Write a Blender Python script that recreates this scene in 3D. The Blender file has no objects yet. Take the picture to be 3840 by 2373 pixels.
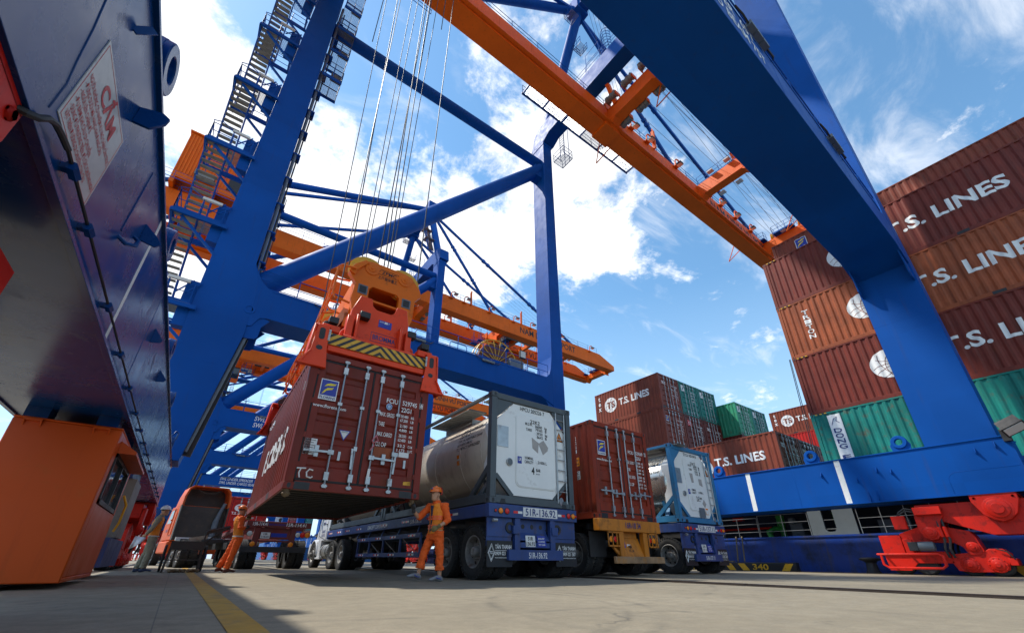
import bpy, bmesh, math, random
from math import sin, cos, pi, radians, sqrt, atan2
from mathutils import Vector, Matrix, noise
random.seed(7)
SC = bpy.context.scene
COL = SC.collection
# ------------------------------------------------------------------ camera, sky, sun, exposure
def cam_axes(yaw, pitch, roll):
    cy, sy, cp, sp = cos(yaw), sin(yaw), cos(pitch), sin(pitch)
    f = Vector((sy*cp, cy*cp, sp)); r = Vector((cy, -sy, 0)); u = r.cross(f)
    c, s = cos(roll), sin(roll)
    return c*r+s*u, -s*r+c*u, f
R_, U_, F_ = cam_axes(radians(36.2478), radians(25.5644), radians(0.33722))
cd = bpy.data.cameras.new('camera'); cam = bpy.data.objects.new('camera', cd); COL.objects.link(cam)
cam.matrix_world = Matrix(((R_.x, U_.x, -F_.x, 0), (R_.y, U_.y, -F_.y, 0), (R_.z, U_.z, -F_.z, 0.37), (0, 0, 0, 1)))
cd.sensor_width = 36; cd.lens = 14.548; cd.shift_y = 0.0440; cd.clip_start = 0.05; cd.clip_end = 5000
SC.camera = cam
SUN_EL, SUN_AZ = radians(55), radians(-42)          # azimuth from +Y towards +X
W = bpy.data.worlds.new('World'); SC.world = W; W.use_nodes = True
def build_sky():
    nt = W.node_tree; N = nt.nodes; L = nt.links
    for n in list(N): N.remove(n)
    out = N.new('ShaderNodeOutputWorld'); bg = N.new('ShaderNodeBackground'); L.new(bg.outputs[0], out.inputs[0])
    sky = N.new('ShaderNodeTexSky'); sky.sky_type = 'NISHITA'; sky.sun_disc = False
    sky.sun_elevation = SUN_EL; sky.sun_rotation = SUN_AZ; sky.altitude = 10; sky.air_density = 1.0; sky.dust_density = 0.15; sky.ozone_density = 1.6
    tc = N.new('ShaderNodeTexCoord')
    def math_(op, a, b=None, c=None, clamp=False):
        n = N.new('ShaderNodeMath'); n.operation = op; n.use_clamp = clamp
        for i, v in enumerate((a, b, c)):
            if v is None: continue
            if isinstance(v, (int, float)): n.inputs[i].default_value = v
            else: L.new(v, n.inputs[i])
        return n.outputs[0]
    sep = N.new('ShaderNodeSeparateXYZ'); L.new(tc.outputs['Generated'], sep.inputs[0])
    z = math_('MAXIMUM', sep.outputs[2], 0.04)
    px = math_('DIVIDE', sep.outputs[0], z); py = math_('DIVIDE', sep.outputs[1], z)
    cb = N.new('ShaderNodeCombineXYZ'); L.new(px, cb.inputs[0]); L.new(py, cb.inputs[1])
    def nz(vec, scale, detail, rough, dist=0.0, stretch=None, off=(0, 0, 0), rot=0):
        mp = N.new('ShaderNodeMapping'); L.new(vec, mp.inputs[0]); mp.inputs[1].default_value = off
        mp.inputs[2].default_value = (0, 0, rot)
        if stretch: mp.inputs[3].default_value = stretch
        n = N.new('ShaderNodeTexNoise'); L.new(mp.outputs[0], n.inputs[0])
        n.inputs['Scale'].default_value = scale; n.inputs['Detail'].default_value = detail
        n.inputs['Roughness'].default_value = rough; n.inputs['Distortion'].default_value = dist
        return n.outputs[0]
    z2 = math_('ADD', math_('MAXIMUM', sep.outputs[2], 0.0), 0.22)
    c2 = N.new('ShaderNodeCombineXYZ'); L.new(math_('DIVIDE', sep.outputs[0], z2), c2.inputs[0]); L.new(math_('DIVIDE', sep.outputs[1], z2), c2.inputs[1])
    n1 = nz(c2.outputs[0], 4.2, 12, 0.66, 0.25, off=(0.35, 0.1, 0))
    n3 = nz(c2.outputs[0], 17.0, 8, 0.65, 0.15, off=(3.1, 1.7, 0))
    n2 = nz(c2.outputs[0], 3.4, 9, 0.62, 0.6, stretch=(1.0, 2.4, 1), off=(2.3, 0.4, 0), rot=0.6)
    # cloud banks seen ahead, plus unseen ones added behind the camera for fill light: (x/z, y/z, radius, weight)
    def blob(cx, cy, r, w):
        d2 = math_('ADD', math_('POWER', math_('SUBTRACT', px, cx), 2.0), math_('POWER', math_('SUBTRACT', py, cy), 2.0))
        return math_('MULTIPLY', math_('SUBTRACT', 1.0, math_('DIVIDE', d2, r*r), clamp=True), w)
    b = None
    for a in ((.66, .88, .44, .34), (.22, 1.02, .34, .31), (.82, .62, .34, .27), (-.32, .92, .26, .42), (-.26, .76, .20, .26), (-.3, 1.5, .8, .36), (.45, 1.25, .5, .28),
              (1.25, .70, .20, .26), (.42, .38, .30, .22), (.55, .5, .22, .18), (.93, .78, .22, .26), (.3, 2.4, 1.2, .24), (-.1, .64, .12, -.2), (.1, .70, .14, -.14), (1.2, .3, .4, -.16), (1.5, .9, .5, -.10), (.1, -1.9, 1.5, .4), (-1.5, -.4, 1.0, .3), (-.2, -.3, .35, .28)):  # final banks, out of view behind the camera, are added to whiten the fill
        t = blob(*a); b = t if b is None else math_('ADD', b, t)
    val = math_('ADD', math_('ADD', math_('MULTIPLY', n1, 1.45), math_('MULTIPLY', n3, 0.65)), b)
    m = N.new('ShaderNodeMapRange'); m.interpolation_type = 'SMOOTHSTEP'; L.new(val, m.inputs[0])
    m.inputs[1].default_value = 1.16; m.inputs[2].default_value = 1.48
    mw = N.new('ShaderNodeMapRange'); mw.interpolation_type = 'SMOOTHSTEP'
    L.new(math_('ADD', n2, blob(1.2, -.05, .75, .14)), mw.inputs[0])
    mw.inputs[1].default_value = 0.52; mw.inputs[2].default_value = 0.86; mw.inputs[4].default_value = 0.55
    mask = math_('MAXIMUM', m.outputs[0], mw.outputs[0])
    # sky colour, a little more saturated, clouds white with slightly grey bellies
    hs = N.new('ShaderNodeHueSaturation'); hs.inputs['Hue'].default_value = .488; hs.inputs['Saturation'].default_value = 1.12; hs.inputs['Value'].default_value = 1.5; L.new(sky.outputs[0], hs.inputs['Color'])
    gr = N.new('ShaderNodeMapRange'); L.new(nz(cb.outputs[0], 5.0, 6, 0.6, off=(7, 2, 0)), gr.inputs[0]); gr.inputs[1].default_value = .3; gr.inputs[2].default_value = .7; gr.inputs[3].default_value = 6.2; gr.inputs[4].default_value = 8.8
    cc = N.new('ShaderNodeCombineColor')
    L.new(gr.outputs[0], cc.inputs[0]); L.new(math_('MULTIPLY', gr.outputs[0], 1.01), cc.inputs[1]); L.new(math_('MULTIPLY', gr.outputs[0], 1.03), cc.inputs[2])
    mix = N.new('ShaderNodeMix'); mix.data_type = 'RGBA'; L.new(mask, mix.inputs[0]); hz = N.new('ShaderNodeMapRange'); L.new(sep.outputs[2], hz.inputs[0]); hz.inputs[1].default_value = 0.0; hz.inputs[2].default_value = 0.55; hz.inputs[3].default_value = .9; hz.inputs[4].default_value = 0.
    hm = N.new('ShaderNodeMix'); hm.data_type = 'RGBA'; L.new(hz.outputs[0], hm.inputs[0]); L.new(hs.outputs[0], hm.inputs[6]); hm.inputs[7].default_value = (3.5, 5.0, 6.5, 1)
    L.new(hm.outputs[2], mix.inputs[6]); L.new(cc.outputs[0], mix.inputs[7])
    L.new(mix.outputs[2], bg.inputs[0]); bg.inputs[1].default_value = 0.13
build_sky()
sl = bpy.data.lights.new('sun', 'SUN'); sl.energy = 4.0; sl.angle = radians(1.5); sl.color = (1, .95, .86)
so = bpy.data.objects.new('sun', sl); COL.objects.link(so)
sdir = Vector((sin(SUN_AZ)*cos(SUN_EL), cos(SUN_AZ)*cos(SUN_EL), sin(SUN_EL)))
so.rotation_euler = sdir.to_track_quat('Z', 'Y').to_euler(); so.location = (0, 0, 80)
SC.view_settings.view_transform = 'Standard'; SC.view_settings.look = 'None'; SC.view_settings.exposure = 0.42; SC.view_settings.gamma = 1
SC.cycles.max_bounces = 6; SC.cycles.diffuse_bounces = 2; SC.cycles.glossy_bounces = 3; SC.cycles.transparent_max_bounces = 6

# ------------------------------------------------------------------ materials
MATS = {}
def mat(name, col, rough=.5, metal=0., var=.12, scale=1.2, dirt=None, damt=.0, dscale=2.5, streak=None, samt=0., bump=0., bscale=20, spec=.5, coat=0., plates=0.):
    if name in MATS: return MATS[name]
    m = bpy.data.materials.new(name); m.use_nodes = True; MATS[name] = m
    nt = m.node_tree; N = nt.nodes; L = nt.links; P = N['Principled BSDF']
    P.inputs['Roughness'].default_value = rough; P.inputs['Metallic'].default_value = metal; P.inputs['Specular IOR Level'].default_value = spec
    P.inputs['Coat Weight'].default_value = coat; P.inputs['Coat Roughness'].default_value = .12
    tc = N.new('ShaderNodeTexCoord'); oi = N.new('ShaderNodeObjectInfo')
    ad = N.new('ShaderNodeVectorMath'); ad.operation = 'ADD'; L.new(tc.outputs['Object'], ad.inputs[0])
    ml = N.new('ShaderNodeMath'); ml.operation = 'MULTIPLY'; ml.inputs[1].default_value = 37; L.new(oi.outputs['Random'], ml.inputs[0]); L.new(ml.outputs[0], ad.inputs[1])
    def nz(sc, det, ro, stretch=None):
        n = N.new('ShaderNodeTexNoise'); src = ad.outputs[0]
        if stretch:
            mp = N.new('ShaderNodeMapping'); mp.inputs[3].default_value = stretch; L.new(src, mp.inputs[0]); src = mp.outputs[0]
        L.new(src, n.inputs[0]); n.inputs['Scale'].default_value = sc; n.inputs['Detail'].default_value = det; n.inputs['Roughness'].default_value = ro
        return n.outputs[0]
    def ramp(v, lo, hi, a=0., b=1.):
        r = N.new('ShaderNodeMapRange'); L.new(v, r.inputs[0]); r.inputs[1].default_value = lo; r.inputs[2].default_value = hi; r.inputs[3].default_value = a; r.inputs[4].default_value = b
        return r.outputs[0]
    def mix(fac, a, b):
        x = N.new('ShaderNodeMix'); x.data_type = 'RGBA'; L.new(fac, x.inputs[0])
        for i, v in ((6, a), (7, b)):
            if isinstance(v, (tuple, list)): x.inputs[i].default_value = (*v[:3], 1)
            else: L.new(v, x.inputs[i])
        return x.outputs[2]
    c = mix(ramp(nz(scale, 6, .6), .3, .7), tuple(min(1, v*(1-var)) for v in col), tuple(min(1, v*(1+var)) for v in col))
    rsum = None
    if plates:      # each welded plate took the paint a little differently
        sn = N.new('ShaderNodeVectorMath'); sn.operation = 'SNAP'; L.new(tc.outputs['Object'], sn.inputs[0]); sn.inputs[1].default_value = (2.9, 2.3, 2.6)
        wn = N.new('ShaderNodeTexWhiteNoise'); L.new(sn.outputs[0], wn.inputs[0])
        c = mix(ramp(wn.outputs[0], 0, 1, 0, plates), c, tuple(v*1.55 for v in col))
        c = mix(ramp(nz(.16, 4, .55), .42, .62, 0, plates*1.2), c, tuple(v*.62 for v in col))
    if dirt:
        d = ramp(nz(dscale, 9, .68), .62-.35*damt, .80-.30*damt, 0, .85); c = mix(d, c, dirt); rsum = d
    if streak:
        s = ramp(nz(3.2, 7, .62, (1.6, 1.6, .12)), .60-.25*samt, .82-.2*samt, 0, .75); c = mix(s, c, streak)
        if rsum is None: rsum = s
    L.new(c, P.inputs['Base Color'])
    r0 = ramp(nz(scale*3, 5, .6), .3, .7, max(.03, rough-.07), min(1, rough+.07))
    if rsum is not None:
        a = N.new('ShaderNodeMath'); a.operation = 'MULTIPLY_ADD'; L.new(rsum, a.inputs[0]); a.inputs[1].default_value = .3; L.new(r0, a.inputs[2]); a.use_clamp = True; r0 = a.outputs[0]
    L.new(r0, P.inputs['Roughness'])
    if bump:
        bp = N.new('ShaderNodeBump'); bp.inputs['Strength'].default_value = bump; bp.inputs['Distance'].default_value = .02
        L.new(nz(bscale, 5, .6), bp.inputs['Height']); L.new(bp.outputs[0], P.inputs['Normal'])
    return m
RUST = (.16, .055, .02); GRIME = (.045, .038, .03)
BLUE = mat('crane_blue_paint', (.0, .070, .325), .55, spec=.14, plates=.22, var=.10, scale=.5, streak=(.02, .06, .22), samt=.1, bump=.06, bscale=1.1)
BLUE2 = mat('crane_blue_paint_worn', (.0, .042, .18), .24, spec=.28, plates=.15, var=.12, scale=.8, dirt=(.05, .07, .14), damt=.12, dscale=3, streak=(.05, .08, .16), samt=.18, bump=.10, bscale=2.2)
ORANGE = mat('boom_orange_paint', (.80, .135, .004), .5, spec=.2, plates=.16, var=.10, scale=.5, streak=(.45, .09, .01), samt=.12, bump=.05, bscale=1.5)
CABIN = mat('cabin_orange_paint', (.52, .066, .002), .42, spec=.3, streak=(.34, .04, .002), samt=.12, var=.06, scale=.6, dirt=(.40, .09, .01), damt=.12, dscale=1.4, bump=.08, bscale=3)
REDO = mat('spreader_red_paint', (.80, .055, .008), .42, spec=.3, var=.06, scale=1.5, dirt=(.28, .04, .02), damt=.12, dscale=4)
HEADO = mat('headblock_orange_paint', (.80, .155, .003), .42, spec=.3, var=.07, scale=1.5, dirt=(.3, .08, .02), damt=.12, dscale=4)
RED = mat('bogie_red_paint', (.62, .014, .004), .45, spec=.3, var=.08, scale=1.5, dirt=(.10, .012, .01), damt=.24, dscale=5, streak=(.25, .012, .008), samt=.2, bump=.08, bscale=6)
YEL = mat('safety_yellow_paint', (.70, .36, .015), .45, var=.1, scale=3, dirt=GRIME, damt=.12, dscale=8)
BLK = mat('black_paint', (.012, .013, .016), .5, var=.2, scale=3)
RUB = mat('tyre_rubber', (.020, .020, .021), .82, var=.3, scale=4, dirt=(.10, .085, .065), damt=.2, dscale=5, bump=.3, bscale=40)
CHAS = mat('dark_chassis_steel', (.022, .022, .024), .6, var=.3, scale=3, dirt=(.09, .06, .04), damt=.2)
STEEL = mat('galvanised_steel', (.38, .40, .41), .38, metal=.7, var=.15, scale=5, dirt=(.15, .10, .07), damt=.15, dscale=6)
DSTEEL = mat('dark_wire_rope', (.06, .06, .062), .5, metal=.5, var=.2, scale=8)
RIM = mat('wheel_rim_grey', (.24, .235, .225), .5, metal=.2, var=.25, scale=4, dirt=(.10, .05, .03), damt=.3, dscale=6)
WHT = mat('white_marking_paint', (.80, .80, .78), .5, var=.06, scale=4, dirt=(.45, .40, .36), damt=.15, dscale=7)
LETW = mat('white_lettering', (.82, .82, .80), .5, var=.04, scale=4)
LETK = mat('black_lettering', (.012, .012, .014), .55, var=.1)
LETB = mat('navy_lettering', (.012, .03, .17), .5, var=.1)
LETR = mat('red_lettering', (.50, .008, .012), .5, var=.1)
LOGOB = mat('logo_blue_field', (.012, .035, .33), .45, var=.08)
LOGOY = mat('logo_yellow_shape', (.80, .60, .02), .45, var=.05)
TREAD = mat('stair_tread_grating', (.21, .205, .185), .6, metal=.4, var=.2, scale=6)
GREYP = mat('grey_panel_paint', (.12, .145, .165), .45, var=.1, dirt=(.1, .1, .1), damt=.1)
GLASS = mat('dark_window_glass', (.02, .03, .045), .06, var=.1, spec=.8)
LAMPG = mat('floodlight_lens', (.62, .62, .58), .2, var=.1)
AMB = mat('amber_lens', (.85, .25, .01), .25, var=.08)
REDL = mat('red_lens', (.65, .015, .01), .25, var=.08)
PLATE = mat('number_plate_white', (.72, .72, .70), .45, var=.06, dirt=GRIME, damt=.12, dscale=12)
GREEN = mat('pump_green_paint', (.03, .25, .04), .4, var=.15, dirt=GRIME, damt=.15)
def brown(name, c, d=.2): return mat(name, tuple(x*.88 for x in c), .52, spec=.28, var=.24, scale=.9, dirt=RUST, damt=d+.06, dscale=2.6, streak=tuple(v*.35+.02*k for v, k in zip(c, (1, .5, .3))), samt=.36, bump=.07, bscale=3)
C_LIFT = brown('lifted_container_brown_paint', (.215, .024, .013), .06)
C_ORG = brown('trucked_container_red_paint', (.27, .034, .012), .12)
C_BR1 = brown('plum_brown_container_paint', (.19, .029, .017), .04)
C_BR2 = brown('orange_brown_container_paint', (.36, .085, .028), .08)
C_BR3 = brown('dark_brown_container_paint', (.155, .023, .015), .04)
C_BR4 = brown('russet_container_paint', (.245, .050, .024), .12)
C_GRN = brown('teal_green_container_paint', (.008, .225, .185), .14)
C_GR2 = brown('pale_green_container_paint', (.04, .36, .20), .10)
C_RED = brown('bright_red_container_paint', (.52, .016, .012), .02)
C_PNK = brown('faded_pink_container_paint', (.45, .13, .10), .02)
C_WHT = brown('white_container_paint', (.62, .63, .63), .04)
C_BLU = brown('deep_blue_container_paint', (.012, .07, .35), .02)
GASK = mat('door_gasket_rubber', (.012, .012, .013), .7, var=.2)
WOOD = mat('container_floor_timber', (.05, .032, .02), .8, var=.4, scale=5, dirt=(.1, .06, .03), damt=.3)
TANKG = mat('tank_frame_grey', (.062, .078, .088), .45, var=.10, scale=2, dirt=(.10, .08, .06), damt=.08, dscale=5)
TANKB = mat('tank_frame_sky_blue', (.03, .175, .35), .45, var=.12, scale=2, dirt=(.20, .10, .05), damt=.12, dscale=5)
CREAM = mat('tank_cladding_cream', (.60, .52, .42), .32, var=.06, scale=.8, streak=(.32, .26, .20), samt=.16, dirt=(.40, .33, .25), damt=.1, dscale=1.5)
TANKS = mat('tank_cladding_bare_steel', (.62, .58, .50), .24, metal=.75, var=.06, scale=.8, streak=(.35, .3, .24), samt=.2)
TWHT = mat('tank_end_white', (.78, .79, .77), .38, var=.05, scale=1.2, dirt=(.42, .40, .37), damt=.08, dscale=3)
STICK = mat('removed_sticker_grey', (.36, .34, .32), .6, var=.1, scale=8)
TRB = mat('trailer_blue_paint', (.022, .055, .20), .5, var=.2, scale=2, dirt=(.10, .065, .045), damt=.22, dscale=4, streak=(.04, .03, .03), samt=.2)
TRY = mat('trailer_ochre_paint', (.50, .17, .010), .5, var=.15, scale=2, dirt=(.12, .055, .02), damt=.25, dscale=4, streak=(.10, .04, .01), samt=.3)
TRR = mat('trailer_dark_red_paint', (.16, .020, .016), .55, var=.2, scale=2, dirt=(.07, .05, .04), damt=.28, dscale=4)
CABW = mat('truck_white_paint', (.62, .64, .66), .3, var=.05, dirt=(.3, .27, .24), damt=.12)
CABO = mat('truck_orange_paint', (.62, .095, .015), .55, spec=.25, var=.06, dirt=(.4, .13, .07), damt=.15)
DGREY = mat('dusty_grey_panel', (.055, .045, .036), .65, var=.2, dirt=(.12, .09, .06), damt=.3)
HULL = mat('ship_hull_blue', (.008, .045, .28), .4, var=.25, scale=.6, dirt=(.008, .012, .03), damt=.42, dscale=.9, streak=(.07, .06, .05), samt=.3, bump=.15, bscale=.6)
SHIPD = mat('ship_interior_dark_blue', (.012, .022, .05), .6, var=.2)
ORC = mat('hi_vis_orange_cloth', (.80, .11, .008), .8, var=.10, scale=9, bump=.9, bscale=8)
ORV = mat('hi_vis_vest_orange', (.88, .25, .012), .7, var=.08, scale=9, bump=.9, bscale=8)
TAPE = mat('reflective_tape', (.95, .13, .03), .3, var=.1)
TAPEW = mat('silver_reflective_tape', (.62, .60, .55), .3, var=.1)
KHAKI = mat('khaki_cloth', (.26, .225, .16), .85, var=.12, scale=9, bump=.9, bscale=8)
NAVYC = mat('navy_cloth', (.018, .018, .05), .8, var=.15, scale=9)
SKIN = mat('skin', (.50, .27, .16), .55, var=.06, scale=14)
HAIR = mat('black_hair', (.010, .009, .008), .6, var=.2)
HELO = mat('orange_helmet_shell', (.80, .16, .012), .28, var=.04)
HELW = mat('white_helmet_shell', (.74, .75, .76), .28, var=.04)
SHOE = mat('grey_trainer', (.20, .205, .215), .6, var=.15, scale=20)
SHOEB = mat('navy_shoe', (.02, .03, .08), .6, var=.15)
BOOT = mat('brown_boot', (.12, .03, .02), .6, var=.2)
GLOVE = mat('soiled_work_glove', (.17, .13, .05), .85, var=.25, scale=14)
PAPER = mat('white_paper', (.80, .82, .88), .7, var=.03)
def ground_mat():
    m = bpy.data.materials.new('quay_concrete'); m.use_nodes = True; nt = m.node_tree; N = nt.nodes; L = nt.links; P = N['Principled BSDF']
    tc = N.new('ShaderNodeTexCoord')
    def nz(sc, det, ro, st=None, dist=0):
        n = N.new('ShaderNodeTexNoise'); src = tc.outputs['Object']
        if st:
            mp = N.new('ShaderNodeMapping'); mp.inputs[3].default_value = st; L.new(src, mp.inputs[0]); src = mp.outputs[0]
        L.new(src, n.inputs[0]); n.inputs['Scale'].default_value = sc; n.inputs['Detail'].default_value = det; n.inputs['Roughness'].default_value = ro; n.inputs['Distortion'].default_value = dist
        return n.outputs[0]
    def ramp(v, lo, hi, a=0., b=1.):
        r = N.new('ShaderNodeMapRange'); L.new(v, r.inputs[0]); r.inputs[1].default_value = lo; r.inputs[2].default_value = hi; r.inputs[3].default_value = a; r.inputs[4].default_value = b
        return r.outputs[0]
    def mix(f, a, b):
        x = N.new('ShaderNodeMix'); x.data_type = 'RGBA'; L.new(f, x.inputs[0])
        for i, v in ((6, a), (7, b)):
            if isinstance(v, tuple): x.inputs[i].default_value = (*v, 1)
            else: L.new(v, x.inputs[i])
        return x.outputs[2]
    c = mix(ramp(nz(.5, 8, .65), .3, .7), (.225, .190, .130), (.335, .285, .200))
    c = mix(ramp(nz(6, 8, .7), .42, .72, 0, .65), c, (.16, .14, .10))
    c = mix(ramp(nz(1.2, 8, .7, (1.0, .10, 1)), .54, .74, 0, .55), c, (.13, .115, .09))       # tyre-darkened lanes along the quay
    c = mix(ramp(nz(.9, 8, .7, (.06, 1.0, 1)), .60, .78, 0, .4), c, (.15, .135, .105))
    c = mix(ramp(nz(2.3, 9, .75), .62, .70, 0, .65), c, (.075, .065, .05))                       # oil spots
    c = mix(ramp(nz(45, 4, .7), .35, .65, 0, .5), c, (.15, .13, .095))
    # curved tyre scrubs where lorries turn
    for cx, cy, r, w in ((1.2, 4.4, 2.6, .07), (1.2, 4.4, 2.85, .07), (5.2, 2.2, 3.1, .09), (-.4, 8.5, 3.4, .07), (3.2, 9.5, 6.6, .08)):
        vm = N.new('ShaderNodeVectorMath'); vm.operation = 'DISTANCE'; L.new(tc.outputs['Object'], vm.inputs[0]); vm.inputs[1].default_value = (cx, cy, 0)
        sb = N.new('ShaderNodeMath'); sb.operation = 'SUBTRACT'; L.new(vm.outputs['Value'], sb.inputs[0]); sb.inputs[1].default_value = r
        ab = N.new('ShaderNodeMath'); ab.operation = 'ABSOLUTE'; L.new(sb.outputs[0], ab.inputs[0])
        mm = N.new('ShaderNodeMath'); mm.operation = 'MULTIPLY'; L.new(ramp(ab.outputs[0], 0, w, .42, 0), mm.inputs[0]); L.new(ramp(nz(1.3, 5, .6), .42, .62), mm.inputs[1])
        c = mix(mm.outputs[0], c, (.06, .055, .045))
    vo = N.new('ShaderNodeTexVoronoi'); vo.feature = 'DISTANCE_TO_EDGE'; vo.inputs['Scale'].default_value = .30
    wv = N.new('ShaderNodeVectorMath'); wv.operation = 'MULTIPLY_ADD'; nn = N.new('ShaderNodeTexNoise'); L.new(tc.outputs['Object'], nn.inputs[0]); nn.inputs['Scale'].default_value = 1.6; nn.inputs['Detail'].default_value = 6
    L.new(nn.outputs['Color'], wv.inputs[0]); wv.inputs[1].default_value = (.9, .9, 0); L.new(tc.outputs['Object'], wv.inputs[2]); L.new(wv.outputs[0], vo.inputs['Vector'])
    ck = N.new('ShaderNodeMath'); ck.operation = 'MULTIPLY'; L.new(ramp(vo.outputs['Distance'], 0, .006, .6, 0), ck.inputs[0]); L.new(ramp(nz(.35, 4, .6), .48, .56), ck.inputs[1]); c = mix(ck.outputs[0], c, (.06, .055, .045))
    # joints between the slabs
    sx = N.new('ShaderNodeSeparateXYZ'); L.new(tc.outputs['Object'], sx.inputs[0])
    def joint(o, per, w):
        a = N.new('ShaderNodeMath'); a.operation = 'PINGPONG'; L.new(o, a.inputs[0]); a.inputs[1].default_value = per/2
        b = N.new('ShaderNodeMath'); b.operation = 'LESS_THAN'; L.new(a.outputs[0], b.inputs[0]); b.inputs[1].default_value = w
        return b.outputs[0]
    mx = N.new('ShaderNodeMath'); mx.operation = 'MAXIMUM'; L.new(joint(sx.outputs[0], 7.3, .004), mx.inputs[0]); L.new(joint(sx.outputs[1], 5.6, .004), mx.inputs[1])
    c = mix(mx.outputs[0], c, (.13, .115, .09))
    L.new(c, P.inputs['Base Color']); L.new(ramp(nz(3, 6, .6), .3, .7, .62, .88), P.inputs['Roughness'])
    bp = N.new('ShaderNodeBump'); bp.inputs['Strength'].default_value = .35; bp.inputs['Distance'].default_value = .01; L.new(nz(26, 8, .7), bp.inputs['Height']); L.new(bp.outputs[0], P.inputs['Normal'])
    return m
CONC = ground_mat()
YLINE = mat('worn_yellow_road_paint', (.46, .25, .025), .65, var=.15, scale=3, dirt=(.24, .20, .14), damt=.34, dscale=5)
WATER = mat('harbour_water', (.02, .05, .06), .08, var=.2, scale=.2, bump=.5, bscale=1.5)
RAILM = mat('crane_rail_steel', (.05, .036, .028), .5, metal=.5, var=.3, scale=4)
# ------------------------------------------------------------------ mesh helpers
def V(*a): return Vector(a)
TXT = {}
def text_geo(s, shear=0., bold=.012):
    if (s, shear) in TXT: return TXT[(s, shear)]
    cu = bpy.data.curves.new('t', 'FONT'); cu.body = s; cu.size = 1; cu.resolution_u = 3; cu.shear = shear; cu.offset = .03 if s in ('CẤM', 'T.S. LINES') else .022 if len(s) < 4 else bold if len(s) < 14 else .012
    o = bpy.data.objects.new('t', cu); COL.objects.link(o)
    dg = bpy.context.evaluated_depsgraph_get(); me = bpy.data.meshes.new_from_object(o.evaluated_get(dg))
    vs = [v.co.copy() for v in me.vertices]; fs = [tuple(p.vertices) for p in me.polygons]
    bpy.data.objects.remove(o); bpy.data.curves.remove(cu); bpy.data.meshes.remove(me)
    if vs:
        x0 = min(v.x for v in vs); x1 = max(v.x for v in vs); y0 = min(v.y for v in vs); y1 = max(v.y for v in vs)
    else: x0 = x1 = y0 = y1 = 0
    TXT[(s, shear)] = (vs, fs, x0, x1, y0, y1); return TXT[(s, shear)]
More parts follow.
